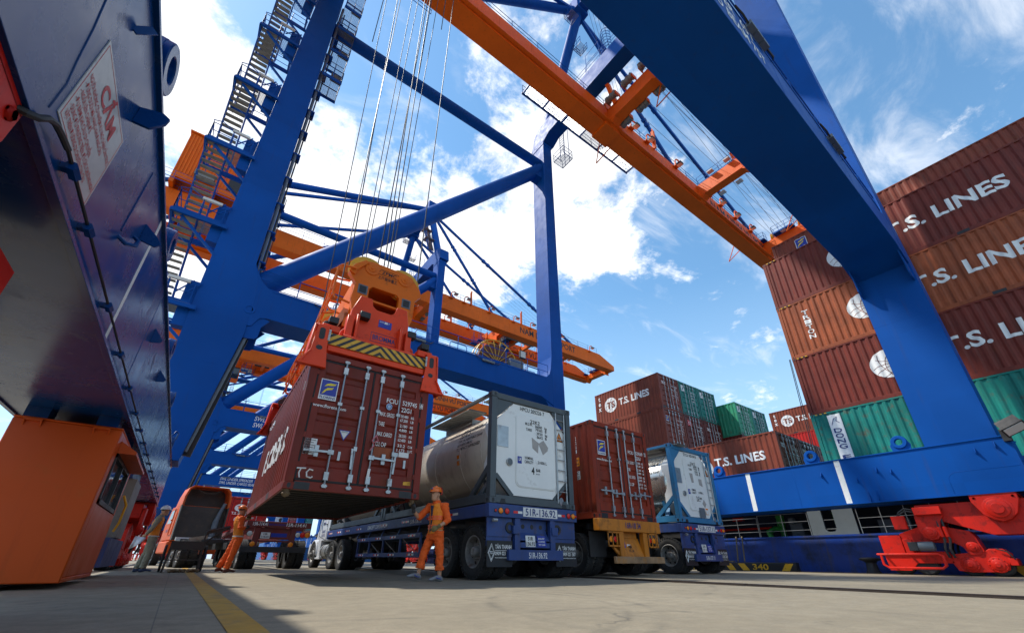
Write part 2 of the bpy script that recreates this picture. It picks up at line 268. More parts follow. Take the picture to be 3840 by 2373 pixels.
class MB:
    def __init__(s, mats=None): s.v = []; s.f = []; s.k = []; s.mats = mats or []; s.c = 0; s.T = None
    def mat(s, m):
        if m not in s.mats: s.mats.append(m)
        s.c = s.mats.index(m); return s
    def add(s, vs, fs):
        o = len(s.v)
        s.v += [(s.T @ Vector(p)) if s.T else Vector(p) for p in vs]
        s.f += [tuple(i+o for i in f) for f in fs]; s.k += [s.c]*len(fs); return s
    def box(s, x0, x1, y0, y1, z0, z1):
        return s.add([(x0, y0, z0), (x1, y0, z0), (x1, y1, z0), (x0, y1, z0), (x0, y0, z1), (x1, y0, z1), (x1, y1, z1), (x0, y1, z1)],
                     [(0, 3, 2, 1), (4, 5, 6, 7), (0, 1, 5, 4), (1, 2, 6, 5), (2, 3, 7, 6), (3, 0, 4, 7)])
    def bar(s, p, q, w, h=None, up=(0, 0, 1)):
        p = Vector(p); q = Vector(q); h = w if h is None else h; d = (q-p).normalized(); u = Vector(up)
        if abs(d.dot(u)) > .98: u = Vector((0, 1, 0))
        a = d.cross(u).normalized()*w/2; b = a.cross(d).normalized()*h/2
        vs = [p-a-b, p+a-b, p+a+b, p-a+b, q-a-b, q+a-b, q+a+b, q-a+b]
        return s.add(vs, [(0, 1, 2, 3), (7, 6, 5, 4), (0, 4, 5, 1), (1, 5, 6, 2), (2, 6, 7, 3), (3, 7, 4, 0)])
    def tube(s, p, q, r, n=10, r2=None, cap=True):
        return s.path([p, q], [r, r if r2 is None else r2], n, cap)
    def path(s, pts, r, n=6, cap=True):
        P = [Vector(p) for p in pts]; m = len(P); R = r if isinstance(r, (list, tuple)) else [r]*m
        t0 = (P[1]-P[0]).normalized(); u = Vector((0, 0, 1)) if abs(t0.z) < .9 else Vector((1, 0, 0))
        a = t0.cross(u).normalized(); vs = []
        for i in range(m):
            t = ((P[min(i+1, m-1)]-P[max(i-1, 0)])).normalized()
            a = (a - t*a.dot(t)).normalized(); b = t.cross(a)
            k = 1.
            if 0 < i < m-1:
                cc = (P[i]-P[i-1]).normalized().dot((P[i+1]-P[i]).normalized()); k = 1/max(.5, sqrt(max(.05, (1+cc)/2)))
            for j in range(n):
                w = 2*pi*j/n; vs.append(P[i]+(a*cos(w)+b*sin(w))*R[i]*(1 if i in (0, m-1) else min(k, 1.3)))
        fs = [(i*n+j, i*n+(j+1) % n, (i+1)*n+(j+1) % n, (i+1)*n+j) for i in range(m-1) for j in range(n)]
        if cap: fs += [tuple(range(n-1, -1, -1)), tuple((m-1)*n+j for j in range(n))]
        return s.add(vs, fs)
    def prism(s, pts, a, b, axis):
        def mk(u, v, w): return (w, u, v) if axis == 'x' else (u, w, v) if axis == 'y' else (u, v, w)
        n = len(pts); vs = [mk(u, v, a) for u, v in pts]+[mk(u, v, b) for u, v in pts]
        return s.add(vs, [tuple(range(n)), tuple(range(2*n-1, n-1, -1))]+[(i, n+i, n+(i+1) % n, (i+1) % n) for i in range(n)])
    def ring(s, outer, inner, a, b, axis):
        def mk(u, v, w): return (w, u, v) if axis == 'x' else (u, w, v) if axis == 'y' else (u, v, w)
        n = len(outer); vs = [mk(u, v, w) for w in (a, b) for L_ in (outer, inner) for u, v in L_]; fs = []
        for i in range(n):
            j = (i+1) % n
            fs += [(i, j, n+j, n+i), (2*n+i, 3*n+i, 3*n+j, 2*n+j), (i, 2*n+i, 2*n+j, j), (n+i, n+j, 3*n+j, 3*n+i)]
        return s.add(vs, fs)
    def lathe(s, c, ax, prof, n=24):
        c = Vector(c); ax = Vector(ax).normalized(); u = Vector((0, 0, 1)) if abs(ax.z) < .9 else Vector((1, 0, 0))
        a = ax.cross(u).normalized(); b = ax.cross(a); m = len(prof); vs = []
        for r, h in prof:
            for j in range(n): vs.append(c+ax*h+(a*cos(2*pi*j/n)+b*sin(2*pi*j/n))*r)
        return s.add(vs, [(i*n+j, i*n+(j+1) % n, (i+1)*n+(j+1) % n, (i+1)*n+j) for i in range(m-1) for j in range(n)])
    def poly(s, pts): return s.add(pts, [tuple(range(len(pts)))])
    def text(s, t, org, xd, yd, h, align='l', wfit=None, off=.004, shear=0., cap=True):
        vs, fs, x0, x1, y0, y1 = text_geo(t, shear)
        if not vs: return s
        xd = Vector(xd).normalized(); yd = Vector(yd).normalized(); n = xd.cross(yd)
        sc = h/.70 if cap else h/max(1e-6, y1-y0); sx = sc if wfit is None else wfit/(x1-x0); w = (x1-x0)*sx
        dx = {'l': 0, 'c': -w/2, 'r': -w}[align]; org = Vector(org)
        return s.add([org+xd*((v.x-x0)*sx+dx)+yd*(v.y*sc)+n*off for v in vs], fs)
    def build(s, name, m=None, parent=None, loc=None, bevel=0, sharp=35, seg=1):
        me = bpy.data.meshes.new(name); me.from_pydata([tuple(v) for v in s.v], [], s.f); me.validate()
        for x in (s.mats or [m]): me.materials.append(x)
        if s.mats and len(s.k) == len(me.polygons): me.polygons.foreach_set('material_index', s.k)
        bm = bmesh.new(); bm.from_mesh(me); bmesh.ops.recalc_face_normals(bm, faces=bm.faces) if not getattr(s, 'flat', False) else None; bm.to_mesh(me); bm.free()
        me.polygons.foreach_set('use_smooth', [True]*len(me.polygons)); me.set_sharp_from_angle(angle=radians(sharp)); me.update()
        o = bpy.data.objects.new(name, me); COL.objects.link(o)
        if parent: o.parent = parent
        if loc: o.location = loc
        if bevel:
            b = o.modifiers.new('bevel', 'BEVEL'); b.width = bevel; b.segments = seg; b.limit_method = 'ANGLE'; b.angle_limit = radians(50); b.harden_normals = False
        return o
def clipx(pts, x, keep):
    out = []; n = len(pts)
    for i in range(n):
        a, b = pts[i], pts[(i+1) % n]; ia, ib = keep*(a[0]-x) >= 0, keep*(b[0]-x) >= 0
        if ia: out.append(a)
        if ia != ib: t = (x-a[0])/(b[0]-a[0]); out.append((x, a[1]+(b[1]-a[1])*t))
    return out
def grate(mb, x0, x1, y0, y1, z, step=.085, bar=.022, along='x'):
    """open steel grating: slats with gaps one can see the sky through"""
    if along == 'x':
        y = y0
        while y <= y1: mb.box(x0, x1, y-bar/2, y+bar/2, z-.03, z); y += step
        n = max(1, int((x1-x0)/.6))
        for i in range(n+1): x = x0+(x1-x0)*i/n; mb.box(x-.01, x+.01, y0, y1, z-.032, z-.002)
    else:
        x = x0
        while x <= x1: mb.box(x-bar/2, x+bar/2, y0, y1, z-.03, z); x += step
        n = max(1, int((y1-y0)/.6))
        for i in range(n+1): y = y0+(y1-y0)*i/n; mb.box(x0, x1, y-.01, y+.01, z-.032, z-.002)
def ngon(cx, cy, r, n=24, a0=0.): return [(cx+r*cos(a0+2*pi*i/n), cy+r*sin(a0+2*pi*i/n)) for i in range(n)]
def tag(o, label=None, cat=None, group=None, kind=None):
    for k, v in (('label', label), ('category', cat), ('group', group), ('kind', kind)):
        if v: o[k] = v
    return o
def thing(name, label, cat, loc=(0, 0, 0), rz=0., group=None, parent=None):
    o = bpy.data.objects.new(name, None); COL.objects.link(o); o.empty_display_size = .3
    o.location = loc; o.rotation_euler = (0, 0, rz); tag(o, label, cat, group); return o
def empty_part(name, parent, loc=(0, 0, 0)):
    o = bpy.data.objects.new(name, None); COL.objects.link(o); o.empty_display_size = .2; o.parent = parent; o.location = loc; return o
def copy_tree(o, parent=None):
    c = o.copy(); COL.objects.link(c)
    if parent: c.parent = parent; c.matrix_parent_inverse = o.matrix_parent_inverse
    for ch in [x for x in o.children]: copy_tree(ch, c)
    return c
def drape(mb, axis_fn, cuts, prof):
    """cut flat paint at the folds of a corrugated wall and lay it on the folds; axis_fn gives the run along the wall, prof the depth there"""
    bm = bmesh.new(); vs = [bm.verts.new(v) for v in mb.v]; bm.verts.ensure_lookup_table()
    lay = []
    for f, k in zip(mb.f, mb.k):
        try: nf = bm.faces.new([vs[i] for i in f]); nf.material_index = k
        except ValueError: pass
    ys = [axis_fn(v.co) for v in bm.verts]; lo, hi = min(ys), max(ys)
    for c in cuts:
        if lo < c < hi: bmesh.ops.bisect_plane(bm, geom=bm.verts[:]+bm.edges[:]+bm.faces[:], plane_co=(0, c, 0), plane_no=(0, 1, 0))
    bm.verts.ensure_lookup_table(); bm.verts.index_update()
    for v in bm.verts: v.co.x += prof(axis_fn(v.co))
    mb.v = [v.co.copy() for v in bm.verts]; mb.f = [tuple(v.index for v in f.verts) for f in bm.faces]; mb.k = [f.material_index for f in bm.faces]; bm.free()
    return mb

# ------------------------------------------------------------------ shipping containers
PIT, DEP = .278, .036
def corr(y):
    t = (y/PIT) % 1.
    if t < .26: return 0.
    if t < .50: return DEP*(t-.26)/.24
    if t < .76: return DEP
    return DEP*(1-(t-.76)/.24)
def corr_cuts(a, b):
    r = []; i = math.floor(a/PIT)-1
    while i*PIT < b+PIT:
        r += [(i+t)*PIT for t in (0, .26, .5, .76)]; i += 1
    return [y for y in r if a < y < b]
XO = 1.219
def side_mb(L, H, sgn):
    mb = MB(); ys = [-L/2+.16]+corr_cuts(-L/2+.16, L/2-.16)+[L/2-.16]
    vs = []
    for y in ys:
        x = sgn*(XO-.012-corr(y)); vs += [(x, y, .16), (x, y, H-.07)]
    return mb.add(vs, [(2*i, 2*i+2, 2*i+3, 2*i+1) for i in range(len(ys)-1)])
def frame_mb(L, H, m, pockets=True):
    mb = MB([m, BLK]); mb.mat(m)
    for sx in (-1, 1):
        for sy in (-1, 1):
            x0, x1 = sorted((sx*XO-sx*.002, sx*(XO-.14))); y0, y1 = sorted((sy*L/2-sy*.002, sy*(L/2-.15)))
            mb.mat(m).box(x0, x1, y0, y1, .118, H-.118)
            for z0 in (0, H-.118):
                cx0, cx1 = sorted((sx*(XO+.004), sx*(XO-.162))); cy0, cy1 = sorted((sy*(L/2+.004), sy*(L/2-.178)))
                mb.box(cx0, cx1, cy0, cy1, z0, z0+.118)
                mb.mat(BLK)
                zc = z0+.060
                mb.poly([(sx*(XO+.006), sy*(L/2-.09)+.035*cos(t*pi/6), zc+.045*sin(t*pi/6)) for t in range(12)])
                mb.poly([(sx*(XO-.085)+.032*cos(t*pi/6), sy*(L/2+.006), zc+.045*sin(t*pi/6)) for t in range(12)]); mb.mat(m)
        a, b = sorted((sx*(XO-.004), sx*(XO-.05)))
        mb.box(a, b, -L/2+.178, L/2-.178, .0, .165); mb.box(a, b, -L/2+.178, L/2-.178, H-.075, H-.002)
        if pockets:
            mb.mat(BLK)
            for yc in (-1.03, 1.03):
                xx = sx*(XO-.001); mb.poly([(xx, yc-.18, .02), (xx, yc+.18, .02), (xx, yc+.18, .14), (xx, yc-.18, .14)])
            mb.mat(m)
    for sy in (-1, 1):
        a, b = sorted((sy*(L/2-.006), sy*(L/2-.10)))
        mb.box(-XO+.162, XO-.162, a, b, .0, .15); mb.box(-XO+.162, XO-.162, a, b, H-.13, H-.004)
        mb.mat(BLK)
        for sx in (-1, 1):
            xc = sx*.94; mb.poly([(xc-.13, sy*(L/2-.003), .005), (xc+.13, sy*(L/2-.003), .005), (xc+.13, sy*(L/2-.003), .13), (xc-.13, sy*(L/2-.003), .13)])
        mb.mat(m)
    return mb
def door_leaf(x0, x1, H, m, y0):
    """door leaf with pressed horizontal bands; front at y0, facing -Y"""
    mb = MB([m]); z0, z1 = .185, H-.165; n = 5; h = (z1-z0)
    prof = [(z0, 0)]
    for i in range(n):
        c = z0+h*(i+.75)/(n+.5); prof += [(c-.085, 0), (c-.045, .034), (c+.045, .034), (c+.085, 0)]
    prof += [(z1, 0)]; xs = (x0+.12, x1-.12)
    vs = []
    for z, d in prof: vs += [(xs[0], y0+d, z), (xs[1], y0+d, z)]
    mb.add(vs, [(2*i, 2*i+1, 2*i+3, 2*i+2) for i in range(len(prof)-1)])
    for a, b in ((x0, x0+.12), (x1-.12, x1)): mb.box(a, b, y0-.004, y0+.05, z0, z1)
    mb.box(x0+.12, x1-.12, y0+.04, y0+.055, z0, z1)
    return mb
def lock_bar(x, H, y0, hand):
    mb = MB([STEEL, STEEL]); mb.tube((x, y0-.045, .10), (x, y0-.045, H-.10), .017, 8)
    for z in (.26, .62*H, H-.30): mb.box(x-.04, x+.04, y0-.07, y0-.003, z-.07 if z != .62*H else z-.03, z+.07 if z != .62*H else z+.03)
    for z in (.09, H-.11): mb.box(x-.035, x+.035, y0-.06, y0-.002, z-.03, z+.03); mb.box(x-.05, x+.05, y0-.065, y0-.03, z-.012, z+.012)
    return mb
def bar_handle(x, H, y0, d, z):
    mb = MB([STEEL]); mb.bar((x, y0-.075, z), (x+d*.46, y0-.07, z-.01), .03, .035); mb.box(x-.05, x+.05, y0-.085, y0-.03, z-.04, z+.04)
    mb.box(x+d*.24-.035, x+d*.24+.035, y0-.05, y0-.002, z-.10, z+.10); return mb
def florens_logo(org, xd, s):
    """blue field with two yellow swooshes over a white name strip, as on the doors"""
    mb = MB([WHT, LOGOB, LOGOY, LETB]); xd = Vector(xd); n = xd.cross(Vector((0, 0, 1))); o = Vector(org)
    def P(x, y, d): return o+xd*(x*s)+Vector((0, 0, y*s))+n*d
    mb.mat(WHT).poly([P(0, 0, .003), P(1, 0, .003), P(1, 1.28, .003), P(0, 1.28, .003)])
    mb.mat(LOGOB).poly([P(.05, .27, .006), P(.95, .27, .006), P(.95, 1.23, .006), P(.05, 1.23, .006)])
    mb.mat(LOGOY)
    for pts in (((.22, .80), (.34, .98), (.55, 1.06), (.80, 1.05), (.88, 1.10), (.82, .96), (.62, .90), (.42, .88)),
                ((.13, .33), (.26, .58), (.42, .74), (.66, .78), (.76, .84), (.70, .68), (.52, .62), (.38, .56), (.26, .40))):
        mb.poly([P(x, y, .009) for x, y in pts])
    mb.mat(LETB).text('FLORENS', P(.5, .06, .004), xd, (0, 0, 1), .15*s, 'c', .88*s, off=.005)
    return mb
def ts_disc(mb, c, r):
    """white woven globe with curved brown lines and the letters, on a -X facing wall (y runs right to left)"""
    cx, cy, cz = c
    mb.mat(LETW).poly([(cx, cy-r*cos(t*pi/16), cz+r*.98*sin(t*pi/16)) for t in range(32)])
    mb.mat(mb.bg)
    def arc(rx, rz, ox, oz, tilt, w=.03, a0=0., a1=2*pi):
        k = 28; pts = []
        for i in range(k+1):
            t = a0+(a1-a0)*i/k; u = rx*cos(t); v = rz*sin(t); pts.append((ox+u*cos(tilt)-v*sin(tilt), oz+u*sin(tilt)+v*cos(tilt)))
        for (u0, v0), (u1, v1) in zip(pts, pts[1:]):
            if max(u0*u0+v0*v0, u1*u1+v1*v1) > .98*r*r: continue
            d = Vector((u1-u0, v1-v0)).normalized()*w*r; nx, nz_ = -d.y/2, d.x/2
            mb.poly([(cx-.004, cy-(u0+nx), cz+v0+nz_), (cx-.004, cy-(u1+nx), cz+v1+nz_), (cx-.004, cy-(u1-nx), cz+v1-nz_), (cx-.004, cy-(u0-nx), cz+v0-nz_)])
    for rx, rz, ox, oz, t in ((.95, 1.3, .55, .1, .5), (1.1, 1.2, .9, -.2, .1), (1.5, .8, .3, -.95, .25), (1.3, .7, .2, -.75, -.2), (1.2, 1.5, -.75, .6, .2), (1.4, .9, .2, 1.0, -.3)):
        arc(rx*r, rz*r, ox*r, oz*r, t)
def ts_marks(L, H, m, h=.62, globe=True, tex=False, tsgl=False, triton=False, y_t=None, zt=.43, wf=6.33, gd=1.66, gr=.64, gz=.5):
    """the white shipping line name, globe and lessor name of a long side, seen from -X"""
    mb = MB([LETW, m]); mb.bg = m; x = -XO+.006
    y = y_t if y_t is not None else L*.02
    if h: mb.mat(LETW).text('T.S. LINES', (x, y, H*zt-.05), (0, -1, 0), (0, 0, 1), h, 'l', h*wf, off=.003)
    if globe: ts_disc(mb, (x-.003, y+gd, H*gz), gr)
    if tsgl:
        mb.mat(m).text('TS', (x-.008, y+gd+gr*.62, H*gz-gr*.42), (0, -1, 0), (0, 0, 1), gr*.85, 'l', gr*1.3, off=.003)
    if tex:
        for i, ch in enumerate('tex'): mb.mat(LETW).text(ch, (x, L/2-.46, 1.98-i*.42), (0, -1, 0), (0, 0, 1), .38, 'c', off=.003)
    if triton:
        for i, ch in enumerate('TRITON'): mb.mat(LETW).text(ch, (x, L/2-1.15, H*.72-i*.27), (0, -1, 0), (0, 0, 1), .21, 'c', .27, off=.003)
    mb.flat = True
    return drape(mb, lambda c: c.y, corr_cuts(-L/2, L/2), corr)
def container(label, m, base, L=6.058, H=2.591, rz=0., doors=2, group=None, marks=None, name='shipping_container'):
    t = thing(name, label, 'shipping container', base, rz, group)
    frame_mb(L, H, m).build('frame', None, t, bevel=.006)
    for sg in (-1, 1): side_mb(L, H, sg).build('side_panel', m, t, sharp=20)
    rf = MB(); n = int(L/.3)
    rf.box(-XO+.05, XO-.05, -L/2+.1, L/2-.1, H-.03, H-.012); rf.build('roof', m, t)
    u = MB([WOOD, CHAS]); u.mat(WOOD).box(-XO+.05, XO-.05, -L/2+.1, L/2-.1, .135, .16); u.mat(CHAS)
    yy = -L/2+.28
    while yy < L/2-.2: u.box(-XO+.05, XO-.05, yy-.025, yy+.025, .02, .134); yy += .31
    u.build('floor', None, t)
    y0 = -L/2+.035; ends = [1] if doors else [1, -1]
    for e in ends:
        ew = MB(); xs = [-XO+.14]+corr_cuts(-XO+.14, XO-.14)+[XO-.14]; vs = []
        for x in xs:
            y = e*(L/2-.02-corr(x)); vs += [(x, y, .15), (x, y, H-.13)]
        ew.add(vs, [(2*i, 2*i+2, 2*i+3, 2*i+1) for i in range(len(xs)-1)]).build('end_wall', m, t, sharp=20)
    if doors:
        g = MB()
        g.box(-XO+.14, XO-.14, y0+.045, y0+.055, .15, H-.128).box(-.016, .016, y0-.014, y0+.03, .18, H-.16).box(-1.07, 1.07, y0-.014, y0+.0, .155, .19).box(-1.07, 1.07, y0-.014, y0, H-.170, H-.135).box(-1.078, -1.05, y0-.014, y0, .18, H-.16).box(1.05, 1.078, y0-.014, y0, .18, H-.16).build('door_gasket', GASK, t)
        for sg in (-1, 1):
            a, b = (-1.05, -.02) if sg < 0 else (.02, 1.05)
            d = door_leaf(a, b, H, m, y0-.008)
            for z in (.42, .95, 1.6, H-.42):
                xx = sg*1.045; d.box(min(xx, xx+sg*.12), max(xx, xx+sg*.12), y0-.03, y0+.01, z-.05, z+.05)
            d = d.build('door', None, t, bevel=.004 if doors > 1 else 0)
            for i, fx in enumerate((.456, .864)):
                x = a+(b-a)*(fx if sg < 0 else 1-fx)
                lock_bar(x, H, y0-.008, 0).build('locking_bar', None, d)
                if doors == 2 and i == (0 if sg < 0 else 1): bar_handle(x, H, y0-.008, sg, .68).build('door_handle', None, d)
                elif doors == 2:
                    hb = MB([STEEL]); hb.bar((x+sg*.05, y0-.07, .80), (x+sg*.03, y0-.075, .42), .035, .02); hb.box(x-.03, x+.07*sg+.02 if sg > 0 else x+.03, y0-.085, y0-.03, .76, .84); hb.box(x+sg*.26-.022, x+sg*.26+.022, y0-.04, y0-.008, .56, .72); hb.build('door_handle', None, d)
                elif doors == 3: bar_handle(x, H, y0-.008, sg, .70 if i == 0 else .66).build('door_handle', None, d)
    if marks: marks(t, L, H, m, y0-.012)
    return t
def put(mb, name, parent): mb.flat = True; return mb.build(name, None, parent)
def door_text(t, L, H, m, y, num, code='22G1', florens=True, tex=False):
    X, Z = (1, 0, 0), (0, 0, 1); mb = MB([LETW]); mb.mat(LETW)
    mb.text(num[0], (.32, y, 1.85), X, Z, .095, 'l', .24); mb.text(num[1], (.66, y, 1.86), X, Z, .095, 'l', .32); mb.text(code, (.65, y, 1.71), X, Z, .095, 'l', .22)
    if len(num) > 2:
        mb.text(num[2], (1.05, y-.02, 1.87), X, Z, .075)
        for q in ((1.03, 1.035, 1.85, 1.97), (1.105, 1.11, 1.85, 1.97), (1.03, 1.11, 1.85, 1.855), (1.03, 1.11, 1.965, 1.97)): mb.box(q[0], q[1], y-.022, y-.02, q[2], q[3])
    for i, (a, b, c) in enumerate((('MAX. GROSS', '30.480', '67.200'), ('TARE', '2.180', '4.800'), ('MAX. CARGO', '28.300', '62.400'), ('CU. CAP', '33.2', '1.173'))):
        z = 1.55-.205*i; mb.text(a, (.22, y, z), X, Z, .085, 'l', .030*len(a))
        mb.text(b, (.66, y, z+.04), X, Z, .058, 'l', .16); mb.text(c, (.655, y, z-.05), X, Z, .058, 'l', .16)
        mb.text('KG' if i < 3 else 'CU.M.', (.88, y, z+.04), X, Z, .052, 'l', .065 if i < 3 else .10); mb.text('LB' if i < 3 else 'CU.FT.', (.88, y, z-.05), X, Z, .052, 'l', .065 if i < 3 else .11)
    if florens: mb.text('www.florens.com', (-1.04, y, 1.50), X, Z, .065, 'l', .60)
    if tex: mb.text('tex', (-.85, y, H*.72), X, Z, .30, 'l', .45)
    put(mb, 'door_lettering', t)
    if florens: put(florens_logo((-.98, y, 1.655), X, .32), 'lessor_logo', t)
# ------------------------------------------------------------------ ship-to-shore crane (rails at x = -1.75 and x = 19.65)
def rail_run(mb, pts, h=1.05, r=.022, step=1.9, toe=True, mids=(.5,)):
    """handrail along a polyline at floor height"""
    for p, q in zip(pts, pts[1:]):
        p = Vector(p); q = Vector(q); d = (q-p).length; n = max(1, round(d/step))
        for i in range(n+1):
            b = p.lerp(q, i/n); mb.tube(b, b+V(0, 0, h), r*1.15, 5)
        for k in (1.,)+tuple(mids): mb.tube(p+V(0, 0, h*k), q+V(0, 0, h*k), r, 5)
        if toe: mb.bar(p+V(0, 0, .06), q+V(0, 0, .06), .012, .1)
def lug_mb(x0, x1, yc, zb, R=.22):
    mb = MB(); n = 28; out = []
    for i in range(n):
        a = 2*pi*i/n; u, v = R*cos(a), R*sin(a)
        if v < 0: u = u*1.15; v = -min(.30+R*.55, max(R, abs(v)*1.0)) if False else v*1.9; u = (R if u > 0 else -R)*(abs(cos(a))**.45)*1.25
        out.append((yc+u, zb+.30+v))
    mb.ring(out, ngon(yc, zb+.30, R*.48, n), x0, x1, 'x')
    mb.ring(ngon(yc, zb+.30, R*.98, n), ngon(yc, zb+.30, R*.5, n), x0-.05, x1+.05, 'x'); return mb
def bogie_set(xr, yc, root, OFF):
    b = empty_part('bogie', root, OFF)
    PS = (-1,) if xr < 0 and yc < 5 else (-1, 1)
    for s in (1, -1):
        Y = lambda y: yc+s*(y-1.85)
        P = lambda pts: [(Y(y), z) for y, z in pts]
        if s > 0:
            e = MB(); e.prism([(3.72, 2.06), (-.02, 2.06), (-.02, 1.60), (.5, 1.45), (1.55, 1.11), (2.15, 1.11), (2.82, 1.38), (3.2, 1.52), (3.72, 1.66)] if False else
                              [(Y(a), c) for a, c in ((3.72, 2.06), (-.02, 2.06), (-.02, 1.60), (.55, 1.40), (1.5, 1.11), (2.2, 1.11), (2.82, 1.38), (3.2, 1.54), (3.72, 1.66))], xr-.42, xr+.42, 'x')
            for sx in (-1, 1):
                a, c = sorted((xr+sx*.42, xr+sx*.66))
                e.prism([(Y(p), q) for p, q in ((2.34, 2.20), (1.36, 2.20), (1.36, 2.02), (1.5, 1.66), (1.68, 1.50), (1.85, 1.45), (2.02, 1.50), (2.2, 1.66), (2.34, 2.02))], a, c, 'x')
                for q, h in ((.33, .66), (.26, .69), (.15, .72)): e.lathe((xr, Y(1.85), 1.8), (sx, 0, 0), [(q, .4), (q, h), (q*.9, h+.012), (0, h+.012)], 28)
                for yy in (1.45, 2.25): e.lathe((xr, yy, 2.12), (sx, 0, 0), [(.04, .6), (.04, .68), (0, .68)], 6)
            e.box(xr-.66, xr+.66, Y(1.36), Y(2.34), 2.17, 2.235)
            e.build('equalizer_beam', RED, b, bevel=.012)
        e = MB([RED, CHAS])
        e.mat(RED).prism(P(((4.38, 1.22), (3.81, 1.42), (3.12, 1.36), (2.7, 1.24), (2.62, 1.09), (2.55, .68), (2.66, .58), (2.9, .58), (2.98, .80), (3.14, .92), (3.79, .95), (4.38, .95))), xr-.30, xr+.30, 'x')
        for sx in PS:
            a, c = sorted((xr+sx*.44, xr+sx*.54)); e.prism(P(((3.75, 1.93), (3.1, 1.95), (3.1, 1.70), (3.22, 1.52), (3.30, 1.15), (3.42, 1.03), (3.58, 1.00), (3.72, 1.08), (3.80, 1.3), (3.80, 1.66))), a, c, 'x')
            for yy, zz, rr, h0 in ((3.55, 1.22, .17, .54), (2.76, .80, .15, .30)):
                for q, h in ((rr, h0+.03), (rr*.7, h0+.06), (rr*.4, h0+.08)): e.lathe((xr, Y(yy), zz), (sx, 0, 0), [(q, h0-.1), (q, h), (q*.9, h+.01), (0, h+.01)], 22)
        # wheel boxes
        for sx in (-1, 1):
            a, c = sorted((xr+sx*.20, xr+sx*.27))
            e.prism(P(((3.30, .60), (2.98, .63), (2.60, .65), (2.45, .74), (2.18, .74), (2.06, .60), (2.14, .40), (2.20, .18), (2.44, .12), (2.97, .10), (3.28, .14), (3.36, .37))), a, c, 'x')
            e.prism(P(((4.60, .68), (3.42, .68), (3.30, .36), (3.36, .34), (4.18, .34), (4.4, .12), (4.95, .12), (4.97, .68))), a, c, 'x')
            for yy in (2.98, 2.40):
                for q, h in ((.21, .30), (.15, .33), (.07, .36)): e.lathe((xr, Y(yy), .31), (sx, 0, 0), [(q, .24), (q, h), (q*.88, h+.012), (0, h+.012)], 20)
                for i in range(10): t = 2*pi*i/10; e.lathe((xr, Y(yy)+.18*cos(t), .31+.18*sin(t)), (sx, 0, 0), [(.02, .29), (.02, .325), (0, .325)], 6)
        for y0, y1 in ((4.38, 4.95), (4.12, 4.36)):
            a, c = sorted((Y(y0), Y(y1))); e.box(xr-.34, xr+.34, a, c, .62, 1.18 if y0 > 4.3 else 1.05)
        for yy in (3.18, 3.30):
            e.mat(CHAS)
            for sx in PS: e.path([(xr+sx*.50, Y(yy), 1.75), (xr+sx*.52, Y(yy), 1.35), (xr+sx*.50, Y(yy)-s*.02, 1.0), (xr+sx*.50, Y(yy)+s*.06, .75), (xr+sx*.44, Y(yy)+s*.04, .5)], .035, 6)
            e.mat(RED)
            for sx in PS: e.tube((xr+sx*.52, Y(yy), 1.38), (xr+sx*.505, Y(yy), 1.08), .05, 8)
        for sx in (-1,):
            a, c = sorted((xr+sx*.54, xr+sx*.72)); yy = sorted((Y(3.74), Y(3.08))); e.box(a, c, yy[0], yy[1], 1.74, 1.97)
            yy = sorted((Y(4.36), Y(4.02))); e.box(a, c, yy[0], yy[1], 1.34, 1.74)
            e.mat(CHAS)
            for dz in (0, .07): e.path([(xr+sx*.62, Y(3.74), 1.90-dz), (xr+sx*.64, Y(3.95), 1.96-dz), (xr+sx*.64, Y(4.12), 1.86-dz), (xr+sx*.64, Y(4.2), 1.72)], .028, 6)
            e.mat(RED)
            tz = sx*.62 if False else sx*.66
            e.path([(xr+tz, Y(5.08), .60), (xr+tz, Y(3.55), .60), (xr+tz, Y(3.45), .54), (xr+tz, Y(3.45), .28), (xr+tz, Y(3.55), .20), (xr+tz, Y(4.85), .20), (xr+tz, Y(4.97), .30), (xr+tz, Y(4.97), .58)], .035, 8)
            for yy in (4.97, 4.3, 3.6): e.bar((xr+sx*.2, Y(yy), .60), (xr+tz, Y(yy), .60), .05)
            e.mat(CHAS).box(*sorted((xr+sx*.27, xr+sx*.60)), *sorted((Y(3.97), Y(4.2))), .70, .96)
            e.mat(GREYP).lathe((xr+sx*.44, Y(3.98), .83), (0, -s, 0), [(.0, 0), (.14, 0), (.14, .36), (.12, .40), (0, .40)], 18); e.mat(RED)
        # clamp and buffer at the outer end
        yy = sorted((Y(2.14), Y(1.98))); e.box(xr-.34, xr+.34, yy[0], yy[1], .30, .48); e.mat(CHAS); e.path([(xr-.34, Y(2.3), .74), (xr-.36, Y(2.1), .66), (xr-.36, Y(2.0), .45)], .02, 5)
        e.mat(RED)
        for sx in (-1, 1):
            for yy, zz in ((3.0, .58), (2.7, .60), (2.35, .68), (2.25, .18), (2.9, .14), (3.2, .5), (4.5, .62), (4.0, .62), (3.6, .62), (3.5, .4), (4.0, .4)): e.lathe((xr, Y(yy), zz), (sx, 0, 0), [(.016, .25), (.016, .29), (0, .29)], 6)
            for yy, zz in ((4.2, 1.08), (3.95, 1.28), (2.8, 1.16), (2.72, .92), (3.3, 1.0)): e.lathe((xr, Y(yy), zz), (sx, 0, 0), [(.018, .29), (.018, .325), (0, .325)], 6)
        e.build('bogie_frame', None, b, bevel=.008)
        for yy in (4.62, 4.02, 2.98, 2.40):
            w = MB(); w.lathe((xr, Y(yy), .31), (1, 0, 0), [(0, -.16), (.27, -.16), (.31, -.13), (.31, -.08), (.285, -.075), (.285, .075), (.31, .08), (.31, .13), (.27, .16), (0, .16)], 24)
            w.build('wheel', CHAS, b)
    return b
